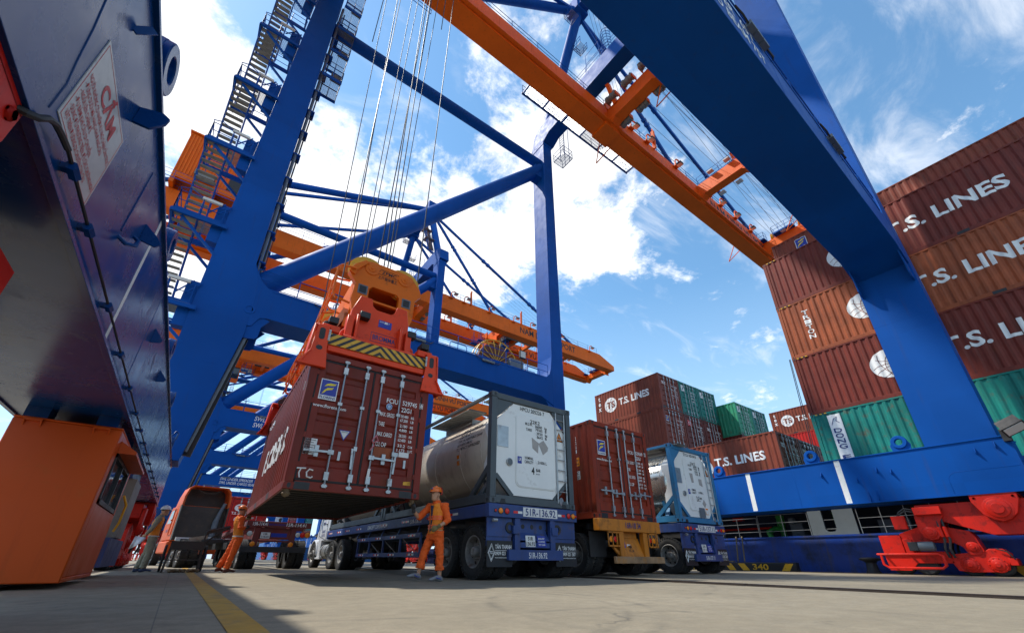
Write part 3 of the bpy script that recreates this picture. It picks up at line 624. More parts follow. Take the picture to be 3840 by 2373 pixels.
def build_crane(label):
    O = Vector((8.95, 11.83, 0)); OFF = -O
    root = thing('gantry_crane', label, 'crane', O, 0, 'blue gantry cranes with orange booms along the quay')
    def B(mb, name, m=None, **k): return mb.build(name, m, root, OFF, **k)
    YN, YF = (1.16, 2.83), (20.85, 22.5); FR = (YN, YF)
    # sill beams
    for xa, xb, face in ((-2.39, -1.10, 1), (19.0, 20.3, -1)):
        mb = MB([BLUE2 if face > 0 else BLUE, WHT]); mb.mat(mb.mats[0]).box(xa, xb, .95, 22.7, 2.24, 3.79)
        xf = xb if face > 0 else xa
        for x in (xa, xb):
            d = .035 if x == xb else -.035
            mb.box(*sorted((x-d*.5, x+d)), .93, 22.72, 3.775, 3.81); mb.box(*sorted((x-d*.5, x+d)), .93, 22.72, 2.215, 2.25)
        mb.mat(WHT)
        if face < 0:
            for y in (8.66, 5.36, 15.2): mb.box(xf-.004, xf+.01, y-.09, y+.09, 2.255, 3.77)
        else: mb.box(xf-.01, xf+.004, 5.16, 5.24, 2.255, 3.77)
        mb.mat(mb.mats[0])
        def wp(pts, r=.006): mb.path([(xf, y, z) for y, z in pts], r, 6)
        for y0 in (2.35,):   # weld line of the foot plate on the face
            wp([(y0+.25, 2.28), (y0+.25, 2.75), (y0+.18, 2.86), (y0+.05, 2.92), (1.0, 2.92)] if face < 0 else [(2.46, 2.41), (2.46, 2.60), (2.41, 2.75), (2.36, 2.95), (2.2, 3.4), (2.0, 3.7)])
        for y in (6.9, 13.0, 17.5): wp([(y, 2.26), (y, 3.76)], .005)
        sg = 1 if face > 0 else -1
        for y, z in ((4.27, 3.25), (5.95, 3.32), (3.9, 3.15), (1.75, 3.45), (1.3, 3.55), (4.9, 3.0)) if face < 0 else ((7.4, 3.3), (9.4, 3.35)):
            mb.prism([(xf, z+.12), (xf, z-.11), (xf+sg*.11, z-.09), (xf+sg*.13, z-.04)], y-.008, y+.008, 'y')
        if face < 0:
            for y in (4.72, 4.48): mb.prism([(xf, 2.26), (xf, 2.62), (xf-.10, 2.26)], y-.006, y+.006, 'y')
        else:
            mb.bar((xf, 2.66, 3.44), (xf+.07, 2.70, 3.58), .012, .05)
            # bracket plates and hooks on the inner face
            mb.prism([(xf, 3.46), (xf, 3.30), (xf+.10, 3.30), (xf+.17, 3.40), (xf+.18, 3.47), (xf+.13, 3.50), (xf+.06, 3.48)], 3.30, 3.325, 'y')
            mb.prism([(xf, 3.40), (xf, 3.20), (xf+.13, 3.17), (xf+.17, 3.22), (xf+.13, 3.28)], 4.74, 4.76, 'y')
            mb.path([(xf-.01, 4.20, 2.85), (xf+.05, 4.24, 2.82), (xf+.10, 4.30, 2.86), (xf+.10, 4.33, 2.93), (xf+.06, 4.32, 2.96)], .018, 6)
            mb.bar((xf, 4.22, 3.62), (xf, 4.19, 2.9), .015, .03)
            mb.path([(xf-.01, 16.9, 3.85), (xf+.10, 16.95, 4.05), (xf+.16, 17.0, 4.0), (xf+.14, 17.0, 3.8)], .02, 6)
        sb = B(mb, 'sill_beam', bevel=.015)
        xl = (xb-.10, xb-.04) if face > 0 else (xa+.04, xa+.10)
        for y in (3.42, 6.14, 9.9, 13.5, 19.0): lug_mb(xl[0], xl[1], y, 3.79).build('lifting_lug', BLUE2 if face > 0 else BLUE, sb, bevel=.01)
        if face > 0:
            s = MB([STICK, LETR]); xs = xf+.005
            SG = mat('warning_sign_silver', (.42, .42, .42), .35, var=.08, scale=6, dirt=(.3, .28, .26), damt=.1, dscale=9)
            s.mats = [SG, LETR]; s.mat(SG).box(xf, xs, 2.53, 3.35, 2.468, 3.12); s.mat(LETR)
            for y0, y1, z0, z1 in ((2.55, 3.33, 2.485, 2.489), (2.55, 3.33, 3.099, 3.103), (2.55, 2.554, 2.485, 3.10), (3.326, 3.33, 2.485, 3.10)): s.box(xs, xs+.001, y0, y1, z0, z1)
            s.text('CẤM', (xs, 2.95, 2.905), (0, 1, 0), (0, 0, 1), .125, 'c', .40, off=.002)
            for i, t in enumerate(('NGƯỜI KHÔNG CÓ NHIỆM VỤ VÀO CHÂN CẦN TRỤC', '- ĐỨNG DƯỚI MÃ HÀNG KHI ĐANG CẨU', '- NGỒI LÊN CHÂN ĐẾ', '- ĐU BÁM KHI CẨU DI CHUYỂN', '- DỪNG ĐỖ PHƯƠNG TIỆN, ĐỂ CÁC CHƯỚNG NGẠI', 'VẬT TRÊN ĐƯỜNG DI CHUYỂN CỦA CẨU')):
                s.text(t, (xs, 2.575, 2.825-.062*i), (0, 1, 0), (0, 0, 1), .042, 'l', .0180*len(t), off=.002)
            s.flat = True; s.build('warning_sign', None, sb)
            c = MB([CHAS, BLUE2]); c.mat(CHAS)
            pts = [(xf-.25, 2.24, 2.19), (xf-.05, 2.26, 2.185), (xf+.03, 2.29, 2.19), (xf+.055, 2.33, 2.22), (xf+.06, 2.38, 2.28), (xf+.055, 2.46, 2.33), (xf+.05, 2.56, 2.36), (xf+.045, 2.7, 2.39)]
            c.path(pts, .017, 8); c.path([pts[-1], (xf+.045, 21.5, 2.36)], .011, 6)
            c.mat(BLUE2)
            for y in (2.86, 3.45, 4.64, 5.83, 7.08, 8.37, 9.55, 10.69, 11.9, 13.1, 14.3, 15.5, 16.7, 17.9, 19.1, 20.3): c.box(xf, xf+.06, y-.022, y+.022, 2.36, 2.40); c.tube((xf+.05, y-.05, 2.375), (xf+.05, y+.05, 2.375), .032, 6)
            c.build('cable_conduit', None, sb)
    # legs and portal beams
    for fi, (ya, yb) in enumerate(FR):
        yf = yb; yb = 2.28 if fi == 0 else yb
        mb = MB(); mb.prism([(-2.30, 3.79), (-.86, 3.79), (-.10, 9.7), (-.10, 12.2), (-.52, 13.6), (-.66, 38.4), (-2.07, 38.4), (-2.30, 12.0)], ya, yb, 'y')
        mb.box(-2.34, -.62, ya-.012, yb+.012, 38.2, 38.5)
        for z in (8.0, 16.2, 21.5, 27, 32.4): mb.box(-2.28 if z < 12 else -2.2, -.70, ya-.004, ya+.01, z, z+.015)
        B(mb, 'leg', BLUE, bevel=.02); yb = yf
        mb = MB(); mb.prism([(19.0, 3.79), (20.16, 3.79), (20.05, 38.4), (19.0, 38.4)], ya, yb, 'y'); mb.box(18.96, 20.1, ya-.03, yb+.03, 38.0, 38.25)
        for z in (8.3, 16.9, 24.5, 31.5): mb.box(18.996, 19.01, ya, yb, z, z+.02)
        B(mb, 'leg', BLUE, bevel=.02)
        a, b = ya+.006, yb-.006
        fil = [(.55+1.1*(1-sin(t*pi/16))-1.1, 12.3+1.5*(1-cos(t*pi/16))) for t in range(8, -1, -1)]
        mb = MB(); mb.prism([(-.35, 10.2), (.05, 10.2), (.30, 10.72), (.55, 10.8), (17.9, 10.8), (19.3, 10.2), (19.3, 14.4), (18.98, 14.2), (18.88, 13.2), (18.72, 12.7), (18.45, 12.42), (18.0, 12.3), (.9, 12.3), (.3, 12.42), (-.1, 12.75), (-.38, 13.3), (-.45, 14.4)], a, b, 'y')
        for s in (a, b): mb.box(.5, 18.0, s-.02, s+.02, 12.28, 12.325)
        for x in (3.0, 9.2, 14.0): mb.box(x-.008, x+.008, a-.004, a+.01, 10.82, 12.27)
        pb = B(mb, 'portal_beam', BLUE, bevel=.015)
        for xg, sgn in ((.15, 1), (18.85, -1)):
            for y in (a+.05, b-.09):
                g = MB(); g.prism([(xg-sgn*.35, 9.55), (xg+sgn*.18, 9.62), (xg+sgn*.30, 9.75), (xg+sgn*.32, 10.3), (xg+sgn*.6, 10.72), (xg-sgn*.1, 10.9)], y, y+.04, 'y'); B(g, 'gusset_plate', BLUE)
        g = MB(); g.lathe((-.2, a, 11.05), (0, -1, 0), [(.24, 0), (.24, .03), (.15, .03), (.15, .0), (0, 0)], 20); g.build('pad_eye', BLUE, pb)
        h = MB(); rail_run(h, [(-.3, a+.05, 12.33), (18.6, a+.05, 12.33)]); rail_run(h, [(-.3, b-.05, 12.33), (18.6, b-.05, 12.33)])
        for x in (3.4, 10.5, 16.6): h.path([(x, a+.1, 12.33), (x, a+.1, 12.75), (x+.12, a+.1, 12.83), (x+1.1, a+.1, 12.83), (x+1.22, a+.1, 12.75), (x+1.22, a+.1, 12.33)], .022, 6)
        h.build('handrail', BLUE, pb)
        t = MB()
        t.text('SWL UNDER SPREADER  65T', (2.6, a-.002, 11.72), (1, 0, 0), (0, 0, 1), .42, 'l', 5.6, shear=.2, off=.006); t.text('SWL UNDER CARGO BEAM 75T', (2.6, a-.002, 11.12), (1, 0, 0), (0, 0, 1), .42, 'l', 5.9, shear=.2, off=.006)
        t.flat = True
        if fi == 0: t.build('lettering', LETW, pb)
        for x in (3.4, 8.3, 13.3):
            q = MB([GREYP, CHAS]); q.mat(GREYP)
            for k in range(3): q.box(x-.45+.32*k, x-.17+.32*k, a-.16, a-.02, 12.08, 12.22)
            q.mat(CHAS).path([(x-.45, a-.09, 12.15), (x-.7, a-.1, 12.2), (x-.95, a-.06, 12.34)], .025, 5).path([(x+.5, a-.09, 12.15), (x+.8, a-.1, 12.12), (x+1.0, a-.05, 12.3)], .025, 5); q.build('light_fitting', None, pb)
        ym = (ya+yb)/2
        d = MB(); d.tube((-.3, ym, 12.6), (19.1, ym, 35.1), .60, 20); d.box(18.2, 19.05, ym-.5, ym+.5, 33.5, 34.9); B(d, 'brace_pipe', BLUE, bevel=0)
        d = MB(); d.tube((-.8, ym, 35.6), (19.1, ym, 35.9), .46, 18); B(d, 'brace_pipe', BLUE)
    # cross beams joining the two frames at the top and at the portal level on the landside
    for x0, x1, z0, z1 in ((19.05, 20.4, 38.45, 41.0), (-2.15, -.75, 38.45, 41.0)):
        mb = MB(); mb.prism([(.9, 38.5), (2.9, 38.5), (3.6, 39.0), (20.0, 39.0), (20.8, 38.5), (22.75, 38.5), (22.3, 40.3), (21.4, 41.1), (2.2, 41.1), (1.2, 40.3)], x0, x1, 'x'); cb = B(mb, 'upper_crossbeam', BLUE, bevel=.02)
        h = MB(); rail_run(h, [(x0+.1, 3, 41.12), (x0+.1, 20.6, 41.12)]); h.build('handrail', BLUE, cb)
    # apex frame, stays
    for s in (1, -1):
        yb = 11.83+s*8.75; yt = 11.83+s*3.6
        B(MB().tube((19.6, yb, 41), (19.8, yt, 53.4), .52, 16), 'apex_strut', BLUE)
        B(MB().tube((-1.4, yb, 41), (19.4, yt, 53.6), .42, 14), 'brace_pipe', BLUE)
        for xe in (51.8, 33.0):
            mb = MB(); p = V(20.2, yt, 53.2); q = V(xe, 11.83+s*3.2, 38.3)
            mb.bar(p, q, .28, .40)
            for t in (.33, .36, .66, .69): c = p.lerp(q, t); mb.bar(c-(q-p)*.008, c+(q-p)*.008, .36, .56)
            B(mb, 'forestay', BLUE, bevel=0)
        B(MB().bar((19, yt, 53.4), (-14, 11.83+s*3.6, 38.2), .3, .4), 'backstay', BLUE)
        mb = MB(); mb.box(19.0, 20.6, yt-.8, yt+.8, 53.0, 55.0); B(mb, 'apex_head', BLUE, bevel=.02)
        pl = MB(); pl.mats = [BLUE, TREAD]; pl.mat(TREAD); grate(pl, 18.2, 19.2, yt-.6, yt+.5, 51.4); pl.mat(BLUE); rail_run(pl, [(18.2, yt-.6, 51.4), (18.2, yt+.5, 51.4), (19.2, yt+.5, 51.4)], step=.6); B(pl, 'apex_platform'); pl = MB([BLUE, TREAD]); pl.mat(TREAD); grate(pl, 19.9, 20.9, yt+.1, yt+1.1, 48.6); pl.mat(BLUE); rail_run(pl, [(20.9, yt+.1, 48.6), (20.9, yt+1.1, 48.6), (19.9, yt+1.1, 48.6), (19.9, yt+.1, 48.6)], step=.6); B(pl, 'apex_platform')
        # zigzag stair of the apex strut
        st = MB([BLUE, TREAD]); n = 4
        for i in range(n):
            p = V(18.4, yb, 41).lerp(V(18.5, yt, 52), i/n); q = V(18.4, yb, 41).lerp(V(18.5, yt, 52), (i+1)/n)
            st.mat(TREAD)
            for k in range(9): c = p.lerp(q, (k+.5)/9); st.box(c.x-.4, c.x+.4, c.y-.13, c.y+.13, c.z-.02, c.z+.02)
            st.box(q.x-.7, q.x+.7, q.y-.6, q.y+.6, q.z-.03, q.z); st.mat(BLUE); rail_run(st, [(q.x-.7, q.y-.6, q.z), (q.x-.7, q.y+.6, q.z), (q.x+.7, q.y+.6, q.z)], step=1.2); st.bar(p+V(-.4, 0, 0), q+V(-.4, 0, 0), .05, .2); st.bar(p+V(.4, 0, 0), q+V(.4, 0, 0), .05, .2); st.tube(p+V(-.4, 0, 1), q+V(-.4, 0, 1), .025, 5)
        B(st, 'apex_stair') if s < 0 else None
    B(MB().box(19.2, 20.4, 8.2, 15.4, 53.3, 54.7), 'apex_beam', BLUE, bevel=.02)
    # boom girders
    for ya, yb, s in ((7.7, 9.2, -1), (14.5, 16.0, 1)):
        mb = MB(); mb.prism([(-22, 35.3), (58, 35.3), (62.6, 35.3), (62.6, 36.3), (58.5, 37.9), (-22, 37.9)], ya, yb, 'y')
        yi = yb if s < 0 else ya
        mb.box(-22, 61, *sorted((yi-.02, yi-.32*s)), 35.55, 35.75); mb.box(-22, 61, *sorted((yi-.1*s, yi-.26*s)), 35.75, 35.95)
        for x in range(-20, 60, 4): mb.box(x-.01, x+.01, ya-.012, yb+.012, 35.4, 37.8)
        for x in (21.6,): mb.box(x-.9, x+.9, ya-.10, yb+.10, 35.15, 35.9); mb.box(x-.5, x+1.0, ya-.06, yb+.06, 37.7, 38.5)
        mb.box(58, 62.2, ya-.03, yb+.03, 35.28, 35.4)
        g = B(mb, 'boom_girder', ORANGE, bevel=.02)
        h = MB(); yo = ya+.06 if s < 0 else ya+.10; rail_run(h, [(-21, yo, 37.92), (57.8, yo, 37.92)], step=2.6, toe=False); rail_run(h, [(24, yb-.1, 37.92), (57.8, yb-.1, 37.92), (62, yb-.1, 36.5)], step=2.6, toe=False); h.build('handrail', BLUE, g)
        t = MB(); t.flat = True; t.text('NAM DINH VU PORT', (38.3, ya-.016, 36.1), (1, 0, 0), (0, 0, 1), 1.15, 'l', 13.3, off=.01)
        t.build('lettering', LETK, g)
        for x in (24.5, 26.9, 31.7, 36.8, 40.5, 43.8, 47.5, 55.5):
            l = MB([ORANGE, CHAS, LAMPG]); y = ya-.15; l.mat(ORANGE); l.path([(x, y, 37.6), (x, y-.05, 38.5), (x+.2, y-.1, 38.8), (x+.55, y-.12, 38.85), (x+.7, y-.12, 38.6)], .07, 6); l.box(x-.3, x+.3, y-.15, y+.15, 37.55, 37.7)
            l.mat(CHAS).box(x+.5, x+1.05, y-.38, y+.14, 38.38, 38.62); l.mat(LAMPG).box(x+.53, x+1.02, y-.35, y+.11, 38.355, 38.38); l.build('floodlight', None, g)
        if True:
            l = MB()
            for x in (28.2, 38.5): l = MB(); l.bar((x, ya-.1, 37.7), (x-.25, ya-.35, 39.8), .22, .3); l.bar((x-.25, ya-.35, 39.8), (x-.1, ya-.3, 40.2), .1, .3); l.build('bracket_arm', ORANGE, g)
            for x in (21.8, 46): l = MB(); l.bar((x, yb, 36), (x+.9, yb+1.5, 34.6), .07); l.bar((x+1.6, yb, 36), (x+.9, yb+1.5, 34.6), .07); l.build('bracket_arm', ORANGE, g)
            pass
    for x in (-21.6, 51.6, 62.0, 21.8, 36.2):
        w = .55 if x > 40 or x < 0 else .5
        mb = MB([ORANGE, YEL, WOOD]); z0, z1 = (36.0, 37.6) if x not in (62.0,) else (35.3, 36.3)
        mb.mat(ORANGE).box(x-w, x+w, 9.1, 14.6, z0, z1); mb.prism([(9.2, z0+.1), (10.0, z0+.1), (9.2, z0-.6)], x-w+.02, x+w-.02, 'x'); mb.prism([(14.5, z0+.1), (13.7, z0+.1), (14.5, z0-.6)], x-w+.02, x+w-.02, 'x')
        cbm = B(mb, 'boom_crossbeam', bevel=.02)
        if x in (51.6, 62.0):
            for y in (10.2, 13.4):
                sh = MB([YEL, ORANGE]); sh.mat(YEL).lathe((x, y, z1+.55), (0, 1, 0), [(.0, -.12), (.52, -.12), (.55, -.08), (.44, 0), (.55, .08), (.52, .12), (0, .12)], 22); sh.mat(ORANGE).prism([(x-.45, z1), (x+.45, z1), (x+.16, z1+.7), (x-.16, z1+.7)], y-.2, y-.14, 'y').prism([(x-.45, z1), (x+.45, z1), (x+.16, z1+.7), (x-.16, z1+.7)], y+.14, y+.2, 'y'); sh.build('sheave', None, cbm)
            for y0, y1 in ((10.7, 13.0), (14.0, 15.6)):
                p = MB([BLUE, LAMPG, CHAS]); p.mat(BLUE)
                p.box(x-1.3, x-.4, y0, y1, z1+.05, z1+.12); rail_run(p, [(x-.4, y0, z1+.12), (x-1.3, y0, z1+.12), (x-1.3, y1, z1+.12), (x-.4, y1, z1+.12)], step=.9)
                p.mat(LAMPG).box(x-1.2, x-.7, (y0+y1)/2-.3, (y0+y1)/2+.3, z1-.02, z1+.045); p.mat(BLUE); p.build('service_platform', None, cbm)
        elif x == 21.8:
            for y in (10.0, 11.8, 13.6):
                for sx, zz in ((-1, z1+.3), (1, z0+.2)):
                    sh = MB([WOOD, ORANGE, TREAD])
                    sh.mat(TREAD).lathe((x+sx*.9, y-.5, zz), (0, 1, 0), [(0, 0), (.36, 0), (.36, .08), (.30, .1), (.30, .3), (.36, .32), (.36, .5), (.3, .52), (.3, .75), (.36, .78), (.36, 1.0), (0, 1.0)], 16)
                    sh.mat(ORANGE).bar((x+sx*.4, y-.55, zz), (x+sx*1.05, y-.55, zz), .08, .4).bar((x+sx*.4, y+.55, zz), (x+sx*1.05, y+.55, zz), .08, .4); sh.build('rope_roller', None, cbm)
            sh = MB([ORANGE]); sh.bar((x-.4, 13.6, z1-.1), (x-1.5, 13.4, z1+1.3), .3, .6); sh.build('bracket_arm', None, cbm)
        elif x == 36.2:
            h = MB([BLUE, LAMPG, ORANGE]); h.mat(BLUE); rail_run(h, [(x-.5, 9.5, z1), (x-.5, 14.3, z1)], step=1.2); h.mat(ORANGE).path([(x, 10.4, z1), (x-.4, 10.4, z1+1.2), (x+.3, 10.4, z1+1.4), (x+.6, 10.4, z1)], .12, 6)
            h.mat(LAMPG); 
            for y in (10.8, 12.6): h.box(x-1.1, x-.6, y-.3, y+.3, z1+.2, z1+.35); h.box(x+.6, x+1.1, y-.3, y+.3, z0-.2, z0-.08)
            h.build('walkway_fittings', None, cbm)
    # boom hinge walkway on the far side
    w = MB([BLUE, STEEL]); w.mat(STEEL); grate(w, 13.6, 27.0, 16.15, 17.25, 36.24, .11, .03, 'y'); w.mat(BLUE)
    for x in (13.6, 15.8, 18, 20.3, 22.6, 24.8, 27): w.box(x-.05, x+.05, 16.0, 17.3, 36.05, 36.2)
    w.box(13.5, 27.1, 17.2, 17.3, 36.05, 36.25); w.box(13.5, 27.1, 16.1, 16.2, 36.05, 36.25); rail_run(w, [(13.6, 17.25, 36.25), (27, 17.25, 36.25), (27, 16.2, 36.25)], step=1.6); B(w, 'hinge_walkway')
    for dx in (0, .35):
        pass
    for i in range(6): B(MB().tube((20.4, 10.2+i*.7, 54), (61.5, 9.9+i*.78, 37.0), .018, 4), 'boom_rope', DSTEEL)
    for i in range(3): B(MB().tube((22, 10.5+i*1.2, 37.4), (51.5, 10.4+i*1.4, 37.9), .016, 4), 'boom_rope', DSTEEL)
    for i in range(4): B(MB().tube((21.8, 9.7+i*.25, 37.6), (51.4, 9.9+i*.3, 38.6), .014, 4), 'boom_rope', DSTEEL); B(MB().tube((20.3, 13.2+i*.4, 53.8), (21.8, 13.0+i*.3, 37.6), .016, 4), 'boom_rope', DSTEEL)
    # caged basket under the upper crossbeam
    c = MB([BLUE, STEEL]); c.mat(STEEL); grate(c, 20.2, 21.4, 19.3, 20.7, 36.05); c.mat(BLUE); rail_run(c, [(20.2, 20.7, 36.05), (21.4, 20.7, 36.05), (21.4, 19.3, 36.05), (20.2, 19.3, 36.05), (20.2, 20.7, 36.05)], step=1.2)
    for y in (19.6, 20.2):
        for x in (20.7, 21.3): c.tube((x, y, 36), (x, y, 41), .03, 5)
    for k in range(14): c.tube((20.7, 19.6, 36.2+k*.35), (20.7, 20.2, 36.2+k*.35), .02, 4)
    B(c, 'ladder_basket')
    c = MB([BLUE]); rr = []
    for k in range(7): c.path([(19.4+.0, 12.2+.45*cos(a*pi/8), 41.2+k*.5) if False else (19.5-.5*sin(a*pi/8), 12.3+.45*cos(a*pi/8), 41.6+k*.45) for a in range(9)], .022, 4)
    for a in (0, 2, 4, 6, 8): c.tube((19.5-.5*sin(a*pi/8), 12.3+.45*cos(a*pi/8), 41.2), (19.5-.5*sin(a*pi/8), 12.3+.45*cos(a*pi/8), 44.4), .022, 4)
    rail_run(c, [(19.15, 13, 41.12), (19.15, 14.6, 41.12)], h=2.6); B(c, 'ladder_cage')
    # machinery house
    hs = MB([ORANGE, CHAS]); hs.mat(ORANGE); x0, x1, y0, y1, z0, z1 = -11.4, -3.1, 6.6, 17.0, 39.3, 46.0
    hs.box(x0+.1, x1-.1, y0+.1, y1-.1, z0, z1-.1); hs.box(x0-.15, x1+.15, y0-.15, y1+.15, z1-.1, z1+.08)
    x = x0
    while x < x1: hs.box(x, x+.12, y0, y0+.11, z0+.35, z1-.3); hs.box(x, x+.12, y1-.11, y1, z0+.35, z1-.3); x += .3
    y = y0
    while y < y1: hs.box(x0, x0+.11, y, y+.12, z0+.35, z1-.3); y += .3
    for x in (x0, -7.6, x1-.4): hs.box(x, x+.4, y0, y1, 37.95, z0)
    hs.box(x0, x1, y0, y0+.35, z0-.5, z0+.3); hs.box(x0, x1, y1-.35, y1, z0-.5, z0+.3); hs.box(x0, x0+.35, y0, y1, z0-.5, z0+.3)
    hs.mat(CHAS).box(-6.4, -4.8, y0-.03, y0+.05, z0+.4, z0+2.4)
    hs.mat(TREAD).box(-9.5, -7.6, y0-1.0, y0-.05, z0+.1, z0+.9)
    B(hs, 'machinery_house', bevel=.0)
    h = MB(); rail_run(h, [(-13, 6.0, 38.0), (5, 6.0, 38.0)]); B(h, 'rear_walkway', BLUE); h = MB(); rail_run(h, [(-13, 17.6, 38.0), (5, 17.6, 38.0)]); B(h, 'rear_walkway', BLUE)
    # stairs up the landside leg of the far frame
    LV = [5.6, 10.4, 15.0, 19.9, 25.0, 30.4, 35.6]
    for i, z in enumerate(LV):
        l = MB([BLUE, TREAD, LAMPG]); l.mat(TREAD); grate(l, -3.3, -2.35, 20.7, 22.0, z); grate(l, -4.25, -3.3, 20.7, 21.1, z)
        l.mat(BLUE)
        for y in (20.7, 22.9): l.box(-4.3, -2.1, y-.06, y+.06, z-.22, z-.03)
        for x in (-4.3, -2.4): l.box(x-.05, x+.05, 20.7, 22.9, z-.22, z-.03)
        for y in (20.9, 22.6): l.bar((-3.9, y, z-.2), (-2.15, y, z-1.75), .12)
        l.box(-2.75, -2.2, 20.95, 21.4, z-1.0, z+1.3)
        rail_run(l, [(-2.4, 20.7, z), (-4.25, 20.7, z), (-4.25, 22.0, z)], step=1.0); rail_run(l, [(-4.25, 22.9, z), (-2.4, 22.9, z)], step=1.0)
        l.path([(-4.25, 20.9, z+1), (-4.3, 20.75, z+1.25), (-3.9, 20.7, z+1.35), (-3.4, 20.7, z+1.1)], .022, 5)
        l.mat(LAMPG).box(-3.4, -2.6, 20.62, 20.74, z+.98, z+1.12)
        l.mat(BLUE)
        for x in (-3.0, -2.7): l.bar((x, 20.75, z+.4), (x+.5, 20.75, z+1.2), .05)
        B(l, 'stair_landing')
        if i+1 < len(LV):
            f = MB([BLUE, TREAD]); z2 = LV[i+1]; n = 17; f.mat(TREAD)
            for k in range(n): t = (k+.5)/n; yy = 23.3-2.4*t; f.box(-4.2, -3.35, yy-.11, yy+.11, z+(z2-z)*t-.025, z+(z2-z)*t+.015)
            f.mat(BLUE)
            for x in (-4.24, -3.31): f.bar((x, 23.4, z), (x, 20.8, z2), .025, .11); f.tube((x, 23.4, z+.95), (x, 20.8, z2+.95), .022, 5); f.tube((x, 23.4, z+.5), (x, 20.8, z2+.5), .018, 5)
            for k in (.15, .5, .85): f.tube((-3.31, 23.4-2.6*k, z+(z2-z)*k), (-3.31, 23.4-2.6*k, z+(z2-z)*k+.95), .022, 5)
            B(f, 'stair_flight')
    # lift track and cable ladder on the inner side of the landside leg
    for (ya, yb) in FR:
        c = MB([CHAS, GREYP, BLUE]); c.mat(GREYP).tube((-.42, ya+.45, 13.5), (-.48, ya+.45, 38), .09, 8); c.mat(CHAS).bar((-.28, ya+.85, 12.6), (-.30, ya+.85, 38), .08, .26)
        c.mat(BLUE)
        for z in range(14, 38, 2): c.box(-.6, -.16, ya+.35, ya+1.05, z-.04, z+.04)
        c.mat(GREYP).tube((-.02, ya+.2, 9.6), (-.78, ya+.2, 4.2), .085, 10); c.mat(CHAS).bar((-.02, ya+.55, 9.7), (-.7, ya+.55, 4.1), .3, .25)
        B(c, 'cable_ladder')
    c = MB([BLUE, TREAD]); y0 = 20.9
    for z in (29.6, 32.4, 35.2, 38, 40.8):
        c.mat(TREAD); grate(c, -.45, .75, y0, y0+1.6, z); c.mat(BLUE); rail_run(c, [(-.4, y0, z), (.75, y0, z), (.75, y0+1.6, z), (-.4, y0+1.6, z)], step=.6); c.box(-.45, .78, y0-.03, y0+.03, z-.2, z-.03); c.box(-.45, .78, y0+1.57, y0+1.63, z-.2, z-.03)
        c.mat(TREAD)
        for k in range(9): c.box(.05, .7, y0+.2+k*.13, y0+.3+k*.13, z+k*.28, z+k*.28+.03)
        c.mat(BLUE).bar((.72, y0+.2, z), (.72, y0+1.4, z+2.6), .04, .2)
    B(c, 'lift_tower')
    # cable reel and lamp on the far portal beam
    c = MB([YEL, BOOT]); cy, cz = 23.05, 13.35; R = 1.85
    for y in (cy-.28, cy+.28):
        c.mat(YEL).path([(15.3+R*cos(t*pi/24), y, cz+R*sin(t*pi/24)) for t in range(49)], .045, 5)
        for t in range(18): c.bar((15.3, y, cz), (15.3+R*cos(t*pi/9), y, cz+R*sin(t*pi/9)), .04)
    c.mat(BOOT).lathe((15.3, cy-.2, cz), (0, 1, 0), [(0, 0), (1.55, 0), (1.55, .4), (0, .4)], 40); c.mat(BLUE).box(14.9, 15.7, 22.45, cy+.1, 12.2, 13.4); B(c, 'cable_reel')
    c = MB([GREYP, BLUE, CHAS, LAMPG]); c.mat(GREYP).box(16.0, 17.2, 22.0, 22.4, 12.5, 13.7); c.mat(BLUE).box(15.6, 17.4, 21.9, 22.45, 12.33, 12.5); c.mat(CHAS).box(15.9, 16.4, 20.7, 20.86, 13.2, 13.75); c.mat(LAMPG).box(15.94, 16.36, 20.69, 20.70, 13.24, 13.71); c.mat(CHAS).tube((16.15, 20.9, 12.3), (16.15, 20.9, 13.3), .03, 6); B(c, 'reel_drive')
    # trolley with the driver cabin (hangs between the girders)
    tr = empty_part('trolley', root, OFF); tr['px'] = 1
    m = MB([ORANGE, BLUE, GLASS, TREAD, CHAS]); m.mat(ORANGE)
    for y in (9.6, 14.1): m.box(-3.5, 3.5, y-.25, y+.25, 35.9, 36.6)
    for x in (-3.2, 0, 3.2): m.box(x-.25, x+.25, 9.4, 14.3, 35.8, 36.5)
    m.mat(CHAS).box(-1.5, 1.2, 10.2, 13.4, 36.5, 37.6)
    m.mat(TREAD).box(-3.4, 3.4, 9.3, 9.9, 35.5, 35.55)
    m.build('trolley_frame', None, tr, bevel=.01)
    m = MB([ORANGE, GLASS, BLUE, TREAD, CHAS, LAMPG]); m.mat(ORANGE); X0, X1 = 3.6, 6.2
    X0, X1 = -6.2, -3.6; m.box(X0, X1, 10.7, 12.9, 34.4, 34.7); m.box(X0, X1, 10.7, 12.9, 31.9, 32.0); m.box(X0, X0+1.1, 10.7, 12.9, 32, 34.4)
    for x, y in ((X1-.08, 10.74), (X1-.08, 12.86)): m.box(x-.06, x+.06, y-.05, y+.05, 32, 34.4)
    m.mat(GLASS).box(X0+1.1, X1-.1, 10.75, 12.85, 32.05, 34.4)
    m.mat(ORANGE)
    for x in (X0+.3, X1-.3): m.box(x-.1, x+.1, 10.9, 12.7, 34.7, 35.9)
    m.mat(BLUE)
    for px, py in ((X0-1.2, 10.6), (X0-1.6, 12.2), (X1+.6, 9.8), (X1+1.6, 11.0), (X1+.4, 13.4)):
        m.box(px-.6, px+.6, py-.35, py+.35, 33.6, 33.68); rail_run(m, [(px-.6, py-.35, 33.7), (px+.6, py-.35, 33.7), (px+.6, py+.35, 33.7)], step=.6); m.tube((px, py, 33.7), (px, py, 36), .05, 5)
    m.mat(LAMPG).box(X1+.1, X1+1.9, 10.2, 12.6, 34.3, 34.34); m.mat(ORANGE)
